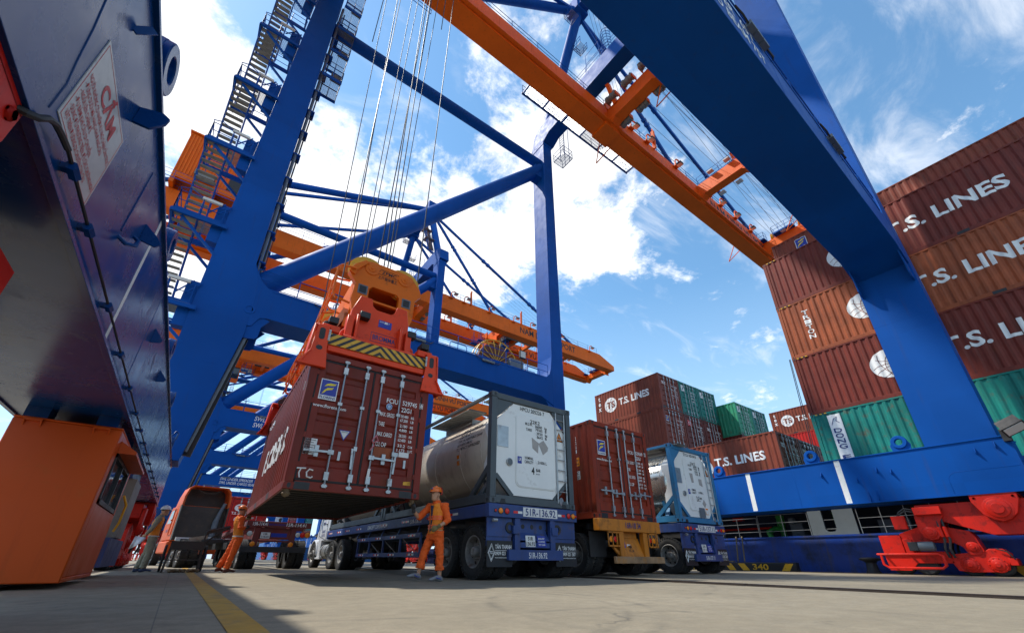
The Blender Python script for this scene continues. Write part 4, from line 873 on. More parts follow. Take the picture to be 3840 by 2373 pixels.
    for x in (X1+.1, X1+.7, X1+1.3, X1+1.9): m.box(x-.04, x+.04, 10.15, 12.65, 34.34, 34.5)
    m.build('driver_cabin', None, tr)
    for x in (-1.2, 1.2):
        for y in (10.6, 13.0): MB().tube((x, y, 36), (x, y, 22.5), .02, 4).build('hoist_rope', DSTEEL, tr)
    # corner bogies
    for xr in (-1.75, 19.65):
        for ym in (1.85, 21.75): bogie_set(xr, ym, root, OFF)
    # floodlight on the seaward near leg
    f = MB([CHAS, LAMPG, BLUE]); f.mat(CHAS); f.T = Matrix.Translation((18.75, .80, 4.02)) @ Matrix.Rotation(radians(-22), 4, 'X') @ Matrix.Rotation(radians(35), 4, 'Y')
    f.box(-.14, .14, -.24, .24, -.16, .16); f.box(-.17, .17, -.27, .27, -.2, -.14); f.mat(LAMPG).box(-.13, .13, -.23, .23, -.212, -.2); f.T = None
    f.mat(CHAS).path([(18.98, 1.0, 3.85), (18.85, 1.0, 3.8), (18.78, .95, 3.85), (18.76, .85, 3.95)], .035, 6); f.box(18.8, 19.0, .9, 1.08, 3.6, 3.95); B(f, 'floodlight')
    return root, tr
crane, trol = build_crane('blue crane straddling the lorries, its orange boom crossing the sky overhead')
trol.location = trol.location + V(2.4, 0, 0)
def add_crane(dy, label, tx):
    c = copy_tree(crane); c.location = crane.location + V(0, dy, 0); c['label'] = label
    for ch in c.children:
        if ch.name.startswith('trolley'): ch.location = V(-8.95+tx, -11.83, 0)
    return c
add_crane(42.2, 'second blue crane, just beyond the nearest, boom lettered behind the tall blue column', 39.5)
add_crane(81.5, 'third blue crane down the quay, its boom lettering seen beside the hanging container', 4.5)
add_crane(119.5, 'farthest blue crane at the end of the row, mostly hidden by the others', 12.0)
# things fixed to the nearest crane only: the checker's cabin hung below the landside sill beam
def control_cabin():
    t = empty_part('control_cabin', crane, V(-8.95, -11.83, 0))
    m = MB([CABIN]); x0, x1, y0, y1, z0, z1 = -2.22, -1.10, 8.2, 10.9, .07, 2.06
    for a in ((x0, x1, y0, y0+.06, z0, z1), (x0, x0+.06, y0+.06, y1, z0, z1), (x0+.06, x1, y1-.06, y1, z0, z1), (x0+.06, x1-.0, y0+.06, y1-.06, z0, z0+.06), (x0-.004, x1+.004, y0-.004, y1+.004, z1, z1+.03)): m.box(*a)
    m.box(x1-.06, x1, y0+.06, y0+.30, z0+.06, z1); m.box(x1-.06, x1, y0+.30, y1-.06, z0+.06, z0+1.0); m.box(x1-.06, x1, y0+.30, y1-.06, z1-.28, z1); m.box(x1-.06, x1, y1-.35, y1-.06, z0+1.0, z1-.28)
    m.build('cabin_wall', None, t, bevel=.012)
    w = MB([BLK, GLASS]); a, b, c, d = y0+.30, y1-.35, z0+1.0, z1-.28
    for q in ((a, b, c, c+.06), (a, b, d-.06, d), (a, a+.06, c, d), (b-.06, b, c, d), ((a+b)/2-.03, (a+b)/2+.03, c, d)): w.mat(BLK).box(x1-.03, x1+.02, *q)
    w.mat(GLASS).box(x1-.03, x1-.015, a, b, c, d); w.build('window', None, t)
    v = MB(); v.prism([(x1, z1-.10), (x1+.22, z1-.24), (x1+.22, z1-.28), (x1, z1-.28)], y0+.3, y1-.3, 'y'); v.build('window_visor', CABIN, t)
    for x in (x0+.18, x1-.20):
        for y in (y0+.22, y1-.3): h = MB([BLUE2]); h.box(x-.12, x+.12, y-.16, y+.16, z1+.03, 2.24); h.build('hanger_bracket', None, t)
    for x in (x0+.20, x1-.22): h = MB([CABIN]); h.box(x-.09, x+.09, y0-.05, y0, z1-.03, z1+.0); h.prism([(y0-.05, z1-.03), (y0, z1-.03), (y0, z1-.10)], x-.09, x-.075, 'x').prism([(y0-.05, z1-.03), (y0, z1-.03), (y0, z1-.10)], x+.075, x+.09, 'x'); h.build('roof_cleat', None, t)
    c = MB(); c.path([(x1+.05, y1-.2, 1.4), (x1+.12, y1-.1, 1.25), (x1+.1, y1+.05, .95), (x1+.06, y1+.1, .8)], .02, 6); c.build('yellow_cable', YEL, t)
    e = MB([GREYP, TRB, CHAS]); e.mat(mat('rusty_grey_box', (.17, .16, .14), .6, dirt=(.12, .07, .04), damt=.25)).box(-2.2, -1.12, 12.6, 13.9, .75, 1.95); e.mat(TRB).box(-2.25, -1.1, 11.6, 14.4, .2, .72); e.box(-2.2, -1.2, 12.4, 14.1, 1.95, 2.24); e.build('switch_box', None, t)
    x = MB(); x.box(-2.3, -1.2, 3.0, 7.6, 2.10, 2.24) if False else x.prism([(4.9, 2.24), (5.9, 2.24), (5.6, 1.95), (5.2, 1.95)], -2.25, -2.0, 'x'); x.build('stub_bracket', BLUE2, t)
control_cabin()
# ------------------------------------------------------------------ quay, water, rails, markings
def st(mb, name, m): o = mb.build(name, m); o['kind'] = 'structure'; return o
st(MB().add([(-400, -200, 0), (20.95, -200, 0), (20.95, 900, 0), (-400, 900, 0)], [(0, 1, 2, 3)]), 'ground', CONC)
st(MB().box(20.96, 21.1, -200, 900, -4, .0).box(20.4, 20.96, -200, 900, -4, -.01), 'quay_wall', mat('quay_wall_concrete', (.16, .15, .13), .8, var=.2))
st(MB().add([(21.1, -600, -1.6), (3000, -600, -1.6), (3000, 3000, -1.6), (21.1, 3000, -1.6)], [(0, 1, 2, 3)]), 'water', WATER)
m_ = MB()
for a, b in ((-60, 60), (60, 240)): m_.add([(.34, a, .004), (.53, a, .004), (.53, b, .004), (.34, b, .004)], [(0, 1, 2, 3)])
st(m_, 'yellow_line', YLINE)
for x in (-1.75, 19.65):
    m_ = MB([RAILM, CONC]); m_.mat(RAILM).box(x-.04, x+.04, -60, 240, .0, .022); m_.add([(x-.18, -60, .004), (x+.18, -60, .004), (x+.18, 240, .004), (x-.18, 240, .004)], [(0, 1, 2, 3)]); st(m_, 'crane_rail', None)
m_ = MB([RAILM, STEEL]); m_.mat(RAILM)
for a in range(-20, 80, 4): m_.box(7.80, 7.93, a+.02, a+3.98, .0, .03)
m_.box(7.72, 7.80, -20, 80, .0, .012); st(m_, 'cable_trench_cover', None)
# quayside bull rail in separate striped lengths, one numbered
def kerb(y0, y1, label, num=None):
    t = thing('bull_rail', label, 'quay kerb', (20.62, (y0+y1)/2, 0), 0, 'striped kerbs along the quay edge'); d = (y0+y1)/2; x0, x1 = -.15, .15
    b = MB([BLK]); b.prism([(x0, 0), (x1, 0), (x1, .33), (x0+.04, .33), (x0, .29)], y0-d, y1-d, 'y'); b.build('kerb_body', BLK, t, bevel=.01)
    s = MB(); y = y1-.25; side = 1
    while y > y0+.35:
        if num is None or abs(y-.14-(num[1])) > .56:
            k = .10 if num is None or y > num[1] else -.10
            p = lambda yy, z: (x0-.004+(.0 if z < .29 else .0), yy, z)
            s.poly([p(y-d-k, .005), p(y-.30-d-k, .005), p(y-.30-d+k, .285), p(y-d+k, .285)]); s.poly([(x0+.04, y-d+k, .334), (x0+.04, y-.30-d+k, .334), (x1, y-.30-d+k, .334), (x1, y-d+k, .334)])
        y -= .60
    s.build('yellow_stripe', YEL, t)
    if num: n = MB(); n.flat = True; n.text(num[0], (x0-.003, num[1]+.33-d, .045), (0, -1, 0), (0, 0, 1), .22, 'l', .66); n.build('lettering', YEL, t)
    return t
kerb(8.25, 13.2, 'black and yellow kerb length marked 340 in front of the ship', ('340', 9.68))
kerb(-3.0, 2.45, 'black and yellow kerb length behind the red crane wheels')
kerb(14.2, 22.0, 'black and yellow kerb length seen under the ochre trailer')
kerb(23.0, 34.0, 'black and yellow kerb length farthest along the quay')
b = MB(); b.lathe((20.5, 5.74, 0), (0, 0, 1), [(.24, 0), (.22, .04), (.18, .10), (.16, .34), (.20, .39), (.31, .43), (.33, .47), (.27, .51), (0, .53)], 24)
tag(b.build('bollard', BLK), 'black mushroom mooring bollard on the quay edge beside the red crane bogie', 'bollard')
for i, (y, dy) in enumerate(((10.75, .28), (10.45, .30))):
    m_ = MB(); m_.tube((20.75, y-.0, .36), (21.55, y+dy, 1.42), .03, 8)
    tag(m_.build('gangway_pole', mat('weathered_timber', (.17, .13, .08), .7)), ('left' if i == 0 else 'right')+' timber pole of the pair leaning on the ship side above 340', 'pole', 'poles leaning on the ship side')
m_ = MB([mat('weathered_timber', (.17, .13, .08), .7)])
for k in range(3): m_.bar((20.58+.09*k, 11.9-.1*k, .36), (20.6+.08*k, 10.9, .365), .07, .045)
tag(m_.build('loose_planks', None), 'few loose planks lying on the striped kerb by the blue trailer', 'planks')

# ------------------------------------------------------------------ ship alongside
def build_ship():
    t = thing('container_ship', 'blue hulled container ship moored at the quay under its stacks', 'ship', (38, 0, -1.6)); O = V(-38, 0, 1.6)
    def B(mb, n, m=None, **k): return mb.build(n, m, t, O, **k)
    X = 21.6; y0, y1 = -70, 44
    h = MB(); h.prism([(y0, -1.7), (y1, -1.7), (y1+3, 1.36), (y0-3, 1.36)], X, X+.12, 'x'); h.box(X+.12, 54, y0, y1, -1.7, -1.2)
    h.prism([(y0, -1.7), (y1, -1.7), (y1+3, 1.36), (y0-3, 1.36)], 53.9, 54, 'x'); h.box(X-.04, X, y0, y1, 1.30, 1.37); B(h, 'hull', HULL)
    d = MB(); d.box(X+.12, 54, y0, y1, 1.0, 1.1); d.box(X+1.7, X+1.9, y0, y1, 1.1, 2.5); B(d, 'side_passage', SHIPD)
    u = MB(); u.box(X-.05, 54, y0, y1, 2.47, 3.55); B(u, 'upper_deck', HULL, bevel=.02)
    for ya, yb in ((-.5, .4), (13.8, 14.7), (-5, -4)): p = MB(); p.box(X+.02, X+.14, ya, yb, 1.37, 2.47); B(p, 'frame_panel', GREYP)
    p = MB(); hole = [(7.23, 2.42), (7.23, 1.60), (7.15, 1.50), (6.90, 1.50), (6.82, 1.60), (6.82, 2.42)]
    p.prism([(7.75, 1.37), (7.75, 2.47), (7.23, 2.47), (7.23, 1.60), (7.15, 1.50), (7.02, 1.49), (7.02, 1.37)], X+.02, X+.14, 'x').prism([(7.02, 1.37), (7.02, 1.49), (6.90, 1.50), (6.82, 1.60), (6.82, 2.47), (6.1, 2.47), (6.1, 1.37)], X+.02, X+.14, 'x'); B(p, 'frame_panel', GREYP)
    for ya, yb, zt in ((7.80, 9.9, 2.29), (3.0, 6.0, 2.36), (9.95, 13.7, 2.20), (6.8, 7.25, 2.36)):
        r = MB()
        for z in (zt, 1.95, 1.60): r.tube((X+.06, ya, z), (X+.06, yb, z), .014, 5)
        y = ya
        while y <= yb+.01: r.tube((X+.06, y, 1.37), (X+.06, y, zt), .016, 5); y += (yb-ya)/max(1, round((yb-ya)/.85))
        B(r, 'railing', STEEL)
    for p_, q_ in (((X+1.2, 9.8, 1.82), (X+1.2, 13.6, 1.82)), ((X+1.2, 7.8, 1.85), (X+1.2, 8.2, 1.85)), ((X+1.3, -10, 1.7), (X+1.3, 5, 1.7))): B(MB().tube(p_, q_, .05, 8), 'red_pipe', RED)
    B(MB().box(X+.9, X+1.1, 11.0, 11.5, 2.2, 2.35), 'red_locker', RED)
    for y, w in ((9.25, .17), (4.2, .19), (7.0, .12)): q = MB([GREEN]); q.mat(GREEN).lathe((X+.9, y, 1.1), (0, 0, 1), [(w*.7, 0), (w*.7, .7), (w, .75), (w, 1.12), (w*1.1, 1.14), (w*1.1, 1.2), (0, 1.2)], 14); B(q, 'ventilator')
    q = MB([GREEN]); q.mat(GREEN).path([(X+.5, 9.6, 1.2), (X+.5, 9.7, 1.6), (X+.7, 9.5, 1.75), (X+.9, 9.3, 1.7)], .11, 7); B(q, 'mooring_rope_coil')
    for bx in ((X+.8, X+1.4, 8.35, 8.85, 1.1, 1.95), (X+.6, X+.9, 8.6, 8.8, 1.9, 2.15), (X+.8, X+1.4, 4.6, 5.6, 1.1, 1.9), (X+.3, X+.5, 11.8, 11.95, 1.4, 2.3)): B(MB().box(*bx), 'deck_cabinet', GREYP)
    hc = MB()
    for ya, yb in ((15.4, 22.1), (-5.7, 14.6)): hc.box(23.9 if ya > 15 else 22.0, 54, ya, yb, 3.55, 3.58 if ya < 15 else 4.75)
    B(hc, 'hatch_cover', SHIPD)
    return t
build_ship()
GS = 'containers stacked on the ship'
H2 = 2.896; L40 = 12.192; yc = 6.66-L40/2; zb = 3.59
xs_ = [22.1+XO, 24.62+XO]
def mk(**k): return lambda t, L, H, m, y: put(ts_marks(L, H, m, **k), 'side_lettering', t)
def dong(t, L, H, m, y):
    mb = MB([LETW, LETB]); mb.mat(LETW); x = -XO+.004; ya = L/2-.62
    mb.poly([(x, ya, .35), (x, ya-.50, .35), (x, ya-.50, H-.16), (x, ya, H-.16)]); mb.mat(LETB)
    for i, ch in enumerate('DONG FANG'): mb.text(ch, (x-.006, ya-.25, H-.98-i*.235), (0, -1, 0), (0, 0, 1), .19, 'c', .30 if ch != ' ' else .1, off=.002)
    mb.path([(x-.008, ya-.10, H-.62), (x-.008, ya-.22, H-.35), (x-.008, ya-.34, H-.28), (x-.008, ya-.28, H-.45), (x-.008, ya-.40, H-.58)], .012, 4); mb.text('OCEAN', (x-.006, ya-.2, H-.72), (0, -1, 0), (0, 0, 1), .06, 'c') if False else None
    mb.flat = True; put(drape(mb, lambda c: c.y, corr_cuts(-L/2, L/2), corr), 'side_lettering', t)
def haz(t, L, H):
    mb = MB([LETK, YEL]); x = -XO-.003
    for i in range(5): mb.mat(YEL if i % 2 == 0 else LETK).poly([(x, L/2-.22-i*.09, H-.062), (x, L/2-.31-i*.09, H-.062), (x, L/2-.28-i*.09, H-.012), (x, L/2-.19-i*.09, H-.012)])
    mb.flat = True; mb.build('hazard_stripe', None, t)
TY = 1.06
big = []
t = container('teal green container with a white name strip, lowest of the tall stack', C_GRN, (xs_[0], yc, zb), L40, H2, group=GS, doors=0, marks=dong); haz(t, L40, H2)
t = container('dark brown container with the white line name, second tier of the tall stack', C_BR1, (xs_[0], yc, zb+H2), L40, H2, group=GS, doors=0, marks=mk(h=.60, y_t=TY)); haz(t, L40, H2)
t = container('orange brown container lettered TRITON, third tier of the tall stack', C_BR2, (xs_[0], yc, zb+2*H2), L40, H2, group=GS, doors=0, marks=mk(h=.60, triton=True, y_t=TY)); haz(t, L40, H2)
t = container('plum brown container just below the topmost tier of the tall stack', C_BR1, (xs_[0], yc, zb+3*H2), L40, H2, group=GS, doors=0, marks=mk(h=.60, y_t=TY)); haz(t, L40, H2)
def flo_side(t, L, H, m, y):
    s = MB(); put(drape(florens_logo((-XO+.004, L/2-1.2, H-1.05), (0, -1, 0), .58), lambda c: c.y, corr_cuts(-L/2, L/2), corr), 'lessor_logo', t)
container('russet container with a small blue logo, topmost of the tall stack, set back a row', C_BR4, (xs_[1], yc+.0, zb+4*H2), L40, 2.591, group=GS, doors=0, marks=flo_side)
for i, c in enumerate((C_GRN, C_BR4, C_BR1, C_BR2)): container(['teal green container hidden in the second row, lowest tier', 'russet container hidden in the second row, second tier', 'brown container hidden in the second row, third tier', 'orange brown container hidden in the second row, fourth tier'][i], c, (xs_[1], yc, zb+i*H2), L40, H2, group=GS, doors=0)
# middle stack: door ends towards us
ym = 15.65+6.058/2; xm = [24.35+XO+i*2.5 for i in range(3)]
def tsd(num, **k):
    kk = {a: k.pop(a) for a in list(k) if a in ('h', 'globe', 'tex', 'tsgl', 'y_t', 'wf', 'zt', 'gd', 'gr', 'gz')} if 'h' in k else {}; k['tex'] = k.pop('dtex', k.get('tex', False))
    def f(t, L, H, m, y):
        if kk: put(ts_marks(L, H, m, **kk), 'side_lettering', t)
        door_text(t, L, H, m, y, num, **k)
    return f
def gdoor(t, L, H, m, y):
    mb = MB([LETW]); mb.mat(LETW).poly([(-.92, y, H*.72), (-.50, y, H*.72), (-.50, y, H*.90), (-.92, y, H*.90)]); mb.mat(C_GRN).poly([(-.86, y-.003, H*.76), (-.80, y-.003, H*.74), (-.56, y-.003, H*.86), (-.60, y-.003, H*.88)]); mb.mat(LETW)
    for i in range(4): mb.text(['EMCU 3811', 'MAX. WT', 'TARE', 'CUBE'][i], (.25, y, H*(.74-.09*i)), (1, 0, 0), (0, 0, 1), .09)
    put(mb, 'door_lettering', t)
def caid(t, L, H, m, y):
    mb = MB([REDL, LETW]); mb.mat(REDL).poly([(-.85, y, H*.70), (-.42, y, H*.70), (-.42, y, H*.86), (-.85, y, H*.86)]); mb.mat(LETW).text('CAI', (-.63, y-.003, H*.75), (1, 0, 0), (0, 0, 1), .17, 'c', .3); put(mb, 'lessor_logo', t); door_text(t, L, H, m, y, ('CAIU', '248631'), florens=False)
TOPZ = 9.93
container('russet container with tall tex letters and white globe, topmost over the ochre trailer', C_BR4, (xm[0], ym, TOPZ), group=GS, doors=1, marks=tsd(('TEMU', '502263'), h=.49, tex=True, tsgl=True, y_t=.64, wf=5.6, zt=.47, gd=.83, gr=.60, gz=.54, florens=False, dtex=True))
container('teal container between two others on the top tier, left of the green pair', C_GRN, (xm[1], ym, TOPZ), group=GS, doors=1, marks=gdoor)
container('teal container at the right end of the top tier in the middle stack', C_GRN, (xm[2], ym, TOPZ), group=GS, doors=1, marks=gdoor)
container('brown container with a small blue door logo, under the tall tex letters', C_BR4, (xm[0], ym, TOPZ-2.6), group=GS, doors=1, marks=tsd(('FCIU', '440897')))
container('dark brown container with a small red door label in the middle stack', C_BR3, (xm[1], ym, TOPZ-2.6), group=GS, doors=1, marks=caid)
container('dark brown container with white tex on its door, right end of the second tier', C_BR3, (xm[2], ym, TOPZ-2.6), group=GS, doors=1, marks=tsd(('TEMU', '511908'), florens=False, tex=True))
for i in range(3): container(['russet container low in the middle stack, left', 'brown container low in the middle stack, centre', 'brown container low in the middle stack, right'][i], (C_BR4, C_BR3, C_BR3)[i], (xm[i], ym, TOPZ-5.18), group=GS, doors=1)
# low row right behind the sill beam
yt = 8.3+6.058/2
container('russet container with large white line name, just above the blue sill beam', C_BR4, (22.1+XO, yt, 3.58), group=GS, doors=1, marks=tsd(('TEMU', '567216'), h=.42, y_t=.30, wf=6.2, zt=.53, gd=.70, gr=.55, florens=False, dtex=True))
container('dark brown container beside the sill beam, second from the quay', C_BR3, (24.62+XO, yt, 3.58), group=GS, doors=1, marks=tsd(('TEMU', '511040'), florens=False, tex=True))
container('dark brown container beside the sill beam, third from the quay', C_BR3, (27.14+XO, yt, 3.58), group=GS, doors=1, marks=tsd(('TEMU', '530227'), florens=False))
container('dark brown container beside the sill beam, fourth from the quay', C_BR4, (29.66+XO, yt, 3.58), group=GS, doors=1)
# pale green pair and the far ones
for i, c in enumerate((C_GR2, C_GRN)):
    x = 32.0+XO+2.5*i; container(['pale green container with a lit long side, beyond the middle stack', 'dark teal container at the right of the pale green one'][i], c, (x, 14.3+3.03, 9.0), group=GS, doors=1, marks=gdoor)
    container(['brown container under the pale green one', 'brown container under the dark teal one'][i], C_BR3, (x, 14.3+3.03, 6.4), group=GS, doors=1)
    container(['teal container two below the pale green one', 'teal container two below the dark teal one'][i], C_GRN, (x, 14.3+3.03, 3.8), group=GS, doors=1)
container('far russet container with tex and a globe, half behind the tall stack', C_BR4, (46.9+XO, 17.75-3.03, 11.95), group=GS, doors=0, marks=mk(h=.49, tex=True, tsgl=True, y_t=.64, wf=5.6, zt=.47, gd=.83, gr=.60, gz=.54))
for i, c in enumerate((C_RED, C_BR4, C_BR3)): container(['bright red container under the far tex one', 'russet container third in the far column', 'brown container at the foot of the far column'][i], c, (46.9+XO, 17.75-3.03, 9.35-2.6*i), group=GS, doors=0)
# lashing wires on the tall stack
for i in range(2):
    m_ = MB(); m_.tube((22.05, 6.72+.04*i, 9.4), (22.3, 7.0+.1*i, 3.6), .016, 5); tag(m_.build('lashing_rod', DSTEEL), ('upper' if i else 'lower')+' rusty lashing rod at the left end of the tall stack', 'lashing rod', 'lashing rods on the tall stack')

# ------------------------------------------------------------------ lifted container and its spreader
LZ = 1.43; lc = V(2.365, 8.01, LZ); LYAW = radians(-1.2)
def lift_marks(t, L, H, m, y):
    door_text(t, L, H, m, y, ('FCIU', '529745', '8'))
    X, Z = (1, 0, 0), (0, 0, 1); mb = MB([LETW, PLATE, LOGOB, YEL, C_LIFT, STICK]); mb.mat(LETW)
    # chalk letters, plates and stickers on the doors
    def cut(nm):
        nonlocal mb
        put(mb, nm, t); mb = MB([LETW, PLATE, LOGOB, YEL, C_LIFT, STICK])
    mb.path([(-1.07, y-.012, .355), (-.92, y-.012, .365)], .012, 4).path([(-1.00, y-.012, .36), (-1.02, y-.012, .28), (-1.0, y-.012, .20)], .012, 4).path([(-.80, y-.012, .34), (-.86, y-.012, .355), (-.90, y-.012, .30), (-.885, y-.012, .225), (-.82, y-.012, .21), (-.79, y-.012, .235)], .012, 4); cut('chalk_mark')
    mb.mat(PLATE).poly([(-1.04, y, .61), (-.83, y, .61), (-.83, y, .90), (-1.04, y, .90)])
    mb.mat(LETK)
    for k in range(6): mb.poly([(-1.02, y-.003, .875-.045*k), (-.855-.03*(k % 2), y-.003, .875-.045*k), (-.855-.03*(k % 2), y-.003, .866-.045*k), (-1.02, y-.003, .866-.045*k)])
    cut('data_plate'); mb.mat(LOGOB).poly([(-.50, y, 1.135), (-.28, y, 1.135), (-.39, y, .935)]); mb.mat(PLATE).poly([(-.475, y-.003, 1.12), (-.305, y-.003, 1.12), (-.39, y-.003, .965)]); mb.mat(LETK).text('ATTENTION', (-.39, y-.005, 1.09), X, Z, .018, 'c', .12); cut('warning_sticker')
    mb.mat(PLATE).poly([(.71, y, .78), (.92, y, .78), (.92, y, .88), (.71, y, .88)]); cut('paper_sticker'); mb.mat(YEL).poly([(.87, y, .25), (1.02, y, .25), (1.02, y, .33), (.87, y, .31)]); cut('yellow_sticker')
    mb.mat(PLATE).poly([(.12, y-.07, .30), (.17, y-.07, .30), (.18, y-.07, .47), (.13, y-.07, .47)]); cut('seal_tag')
    mb.mat(mat('light_blue_stamp', (.35, .50, .65), .5)).poly([(.39+.062*cos(a*pi/10), y, 1.77+.070*sin(a*pi/10)) for a in range(20)]); mb.mat(LOGOB).path([(.39+.042*cos(a*pi/6), y-.001, 1.77+.047*sin(a*pi/6)) for a in range(13)], .006, 4); cut('round_stamp')
    mb.mat(C_BR2).poly([(.20, y+.001, .72), (.56, y+.001, .72), (.56, y+.001, .92), (.20, y+.001, .92)])
    put(mb, 'repaint_patch', t)
    s = MB([LETW, m]); s.bg = m; x = -XO+.005; s.mat(LETW).text('FLORENS', (x, 1.38, H*.32), (0, -1, 0), (0, 0, 1), .58, 'l', 3.1)
    s.text('FCIU 529745', (x, L/2-.5, H*.86), (0, -1, 0), (0, 0, 1), .13); s.poly([(x, -L/2+.42, H*.72), (x, -L/2+.30, H*.72), (x, -L/2+.30, H*.79), (x, -L/2+.42, H*.79)]).poly([(x, -L/2+.46, H*.20), (x, -L/2+.40, H*.20), (x, -L/2+.40, H*.30), (x, -L/2+.46, H*.30)])
    s.flat = True; put(drape(s, lambda c: c.y, corr_cuts(-L/2, L/2), corr), 'side_lettering', t)
    k = MB(); k.path([(.20, y-.06, 1.12), (.12, y-.09, 1.0), (.18, y-.07, .92), (.10, y-.10, .80)], .010, 4); k.path([(.20, y-.06, 1.12), (.24, y-.08, 1.02), (.14, y-.07, .96)], .010, 4); k.build('pink_ribbon', mat('pink_ribbon_cloth', (.6, .18, .22), .7), t)
    q = MB()
    for sx in (-1, 1):
        for sy in (-1, 1):
            if (sx, sy) != (1, -1): q.lathe((sx*(XO-.08), sy*(L/2-.09), -.13), (0, 0, 1), [(.0, 0), (.05, .02), (.075, .06), (.05, .09), (.06, .13), (0, .13)], 10)
    q.build('twist_lock', mat('rusty_twistlock', (.16, .11, .06), .6, dirt=RUST, damt=.3), t)
container('maroon container hanging from the red spreader, doors towards us', C_LIFT, lc+Matrix.Rotation(LYAW, 3, 'Z') @ V(0, 3.029, 0), rz=LYAW, marks=lift_marks)
def spreader():
    t = thing('container_spreader', 'orange and red spreader on its ropes gripping the hanging container', 'spreader', lc+Matrix.Rotation(LYAW, 3, 'Z') @ V(0, 3.029, 2.6), LYAW)
    O = V(-2.365, -11.039, -4.03)      # local mesh numbers are world numbers before the small yaw
    def B(mb, n, m=None, **k): return mb.build(n, m, t, O, **k)
    for s in (-1, 1):
        Y = lambda y: 11.039+s*(11.039-y) if s > 0 else y
        f = MB([REDO, BLK, CHAS, YEL]); f.mat(REDO)
        y0 = 8.05
        def bx(x0, x1, ya, yb, z0, z1): f.box(x0, x1, *sorted((Y(ya), Y(yb))), z0, z1)
        bx(1.32, 3.46, y0+.02, y0+.42, 4.10, 4.48); bx(1.36, 3.42, y0+.0, y0+.02, 4.10, 4.22); 
        bx(1.9, 2.2, y0+.4, 10.2, 4.12, 4.46); bx(2.6, 2.9, y0+.4, 10.2, 4.12, 4.46)
        # end plate with stepped shoulders
        f.prism([(1.56, 4.50), (3.30, 4.50), (3.24, 4.80), (3.08, 4.92), (3.06, 5.40), (2.98, 5.80), (2.74, 5.80), (2.70, 5.62), (2.62, 5.55), (2.28, 5.55), (2.18, 5.62), (2.14, 5.80), (1.88, 5.80), (1.74, 5.40), (1.70, 4.92), (1.60, 4.80)], *sorted((Y(8.40), Y(8.52))), 'y')
        bx(1.6, 3.2, 8.08, 8.5, 4.46, 4.56); bx(1.66, 1.80, 8.25, 8.45, 4.55, 5.15); bx(2.98, 3.12, 8.25, 8.45, 4.55, 5.15)
        for x in (1.84, 2.82): f.prism([(x, 4.56), (x+.06, 4.56), (x+.06, 5.2), (x, 5.2)], *sorted((Y(8.2), Y(8.42))), 'y')
        f.mat(BLK); bx(1.90, 2.12, 8.22, 8.40, 5.17, 5.32); bx(3.02, 3.22, 8.22, 8.40, 5.02, 5.18)
        B(f, 'end_frame', bevel=.012)
        st_ = MB([YEL, BLK]); z0, z1 = 4.235, 4.485; yy = Y(8.035)
        st_.mat(YEL).box(1.33, 3.45, *sorted((yy, Y(8.065))), z0, z1); st_.mat(BLK)
        for i in range(-1, 12):
            for sg in (1, -1):
                xa = 2.39-sg*(.05+i*.19); pts = []
                # slanted bar clipped to the board half
                for u, z in ((0, z0), (.085, z0), (.085-.30, z1), (-.30, z1)): pts.append((xa-sg*u if False else xa+sg*(-u), z))
                cp = clipx(clipx(pts, 2.39, -1 if sg > 0 else 1), 1.33 if sg > 0 else 3.45, 1 if sg > 0 else -1)
                if len(cp) < 3: continue
                st_.poly([(x, yy-(.003 if s < 0 else -.003), z) for x, z in cp])
        st_.flat = True; B(st_, 'hazard_board')
        if s < 0:
            tx = MB([LETK, BLK, LOGOB, WHT]); tx.mat(LETB).text('BROMMA', (2.535, 8.397, 4.80), (1, 0, 0), (0, 0, 1), .12, 'c', .52)
            for a in ((2.23, 2.84, 4.745, 4.751), (2.23, 2.84, 4.965, 4.971), (2.23, 2.236, 4.75, 4.97), (2.834, 2.84, 4.75, 4.97)): tx.box(a[0], a[1], 8.392, 8.399, a[2], a[3])
            tx.mat(LOGOB).box(2.36, 2.66, 8.392, 8.399, 5.14, 5.32); tx.mat(WHT).text('SWL 65 LT', (2.38, 8.390, 5.26), (1, 0, 0), (0, 0, 1), .035); tx.poly([(2.49, 8.388, 5.25), (2.56, 8.388, 5.25), (2.56, 8.388, 5.30), (2.49, 8.388, 5.30)]); tx.flat = True; B(tx, 'lettering')
        for sx in (-1, 1):
            a = MB([REDO, BLK, CHAS]); X = lambda d: 2.385+sx*d
            a.mat(REDO); ya, yb = sorted((Y(8.00), Y(8.30)))
            out = [(X(1.06), 4.58), (X(1.28), 4.60), (X(1.33), 3.95), (X(1.46), 3.70), (X(.98), 3.68), (X(1.02), 3.98), (X(1.04), 4.10)]
            c = [(X(1.17), 4.45), (X(1.17), 4.17)]
            a.prism(out, Y(8.0)-.012, Y(8.0)+.012, 'y'); a.prism([(X(1.30), 4.60), (X(1.34), 4.60), (X(1.38), 3.95), (X(1.48), 3.70), (X(1.44), 3.70), (X(1.34), 3.95)], ya, yb, 'y')
            a.box(*sorted((X(1.04), X(1.32))), ya, yb, 4.57, 4.61)
            a.prism([(X(1.30), 4.0), (X(1.34), 3.98), (X(1.52), 3.68), (X(1.0), 3.68), (X(.99), 3.70), (X(1.44), 3.72)], Y(8.0)-.06, Y(8.0)+.05, 'y')
            a.mat(BLK)
            fy = Y(8.0)+(-.016 if s < 0 else .016)
            for zc, hh, ww in ((4.40, .13, .055), (4.09, .05, .06)): a.poly([(X(1.18)+ww*cos(k*pi/8), fy, zc+(hh-ww if hh > ww else 0)*(1 if sin(k*pi/8) > 0 else -1)+ww*min(1, hh/ww)*sin(k*pi/8)) for k in range(16)])
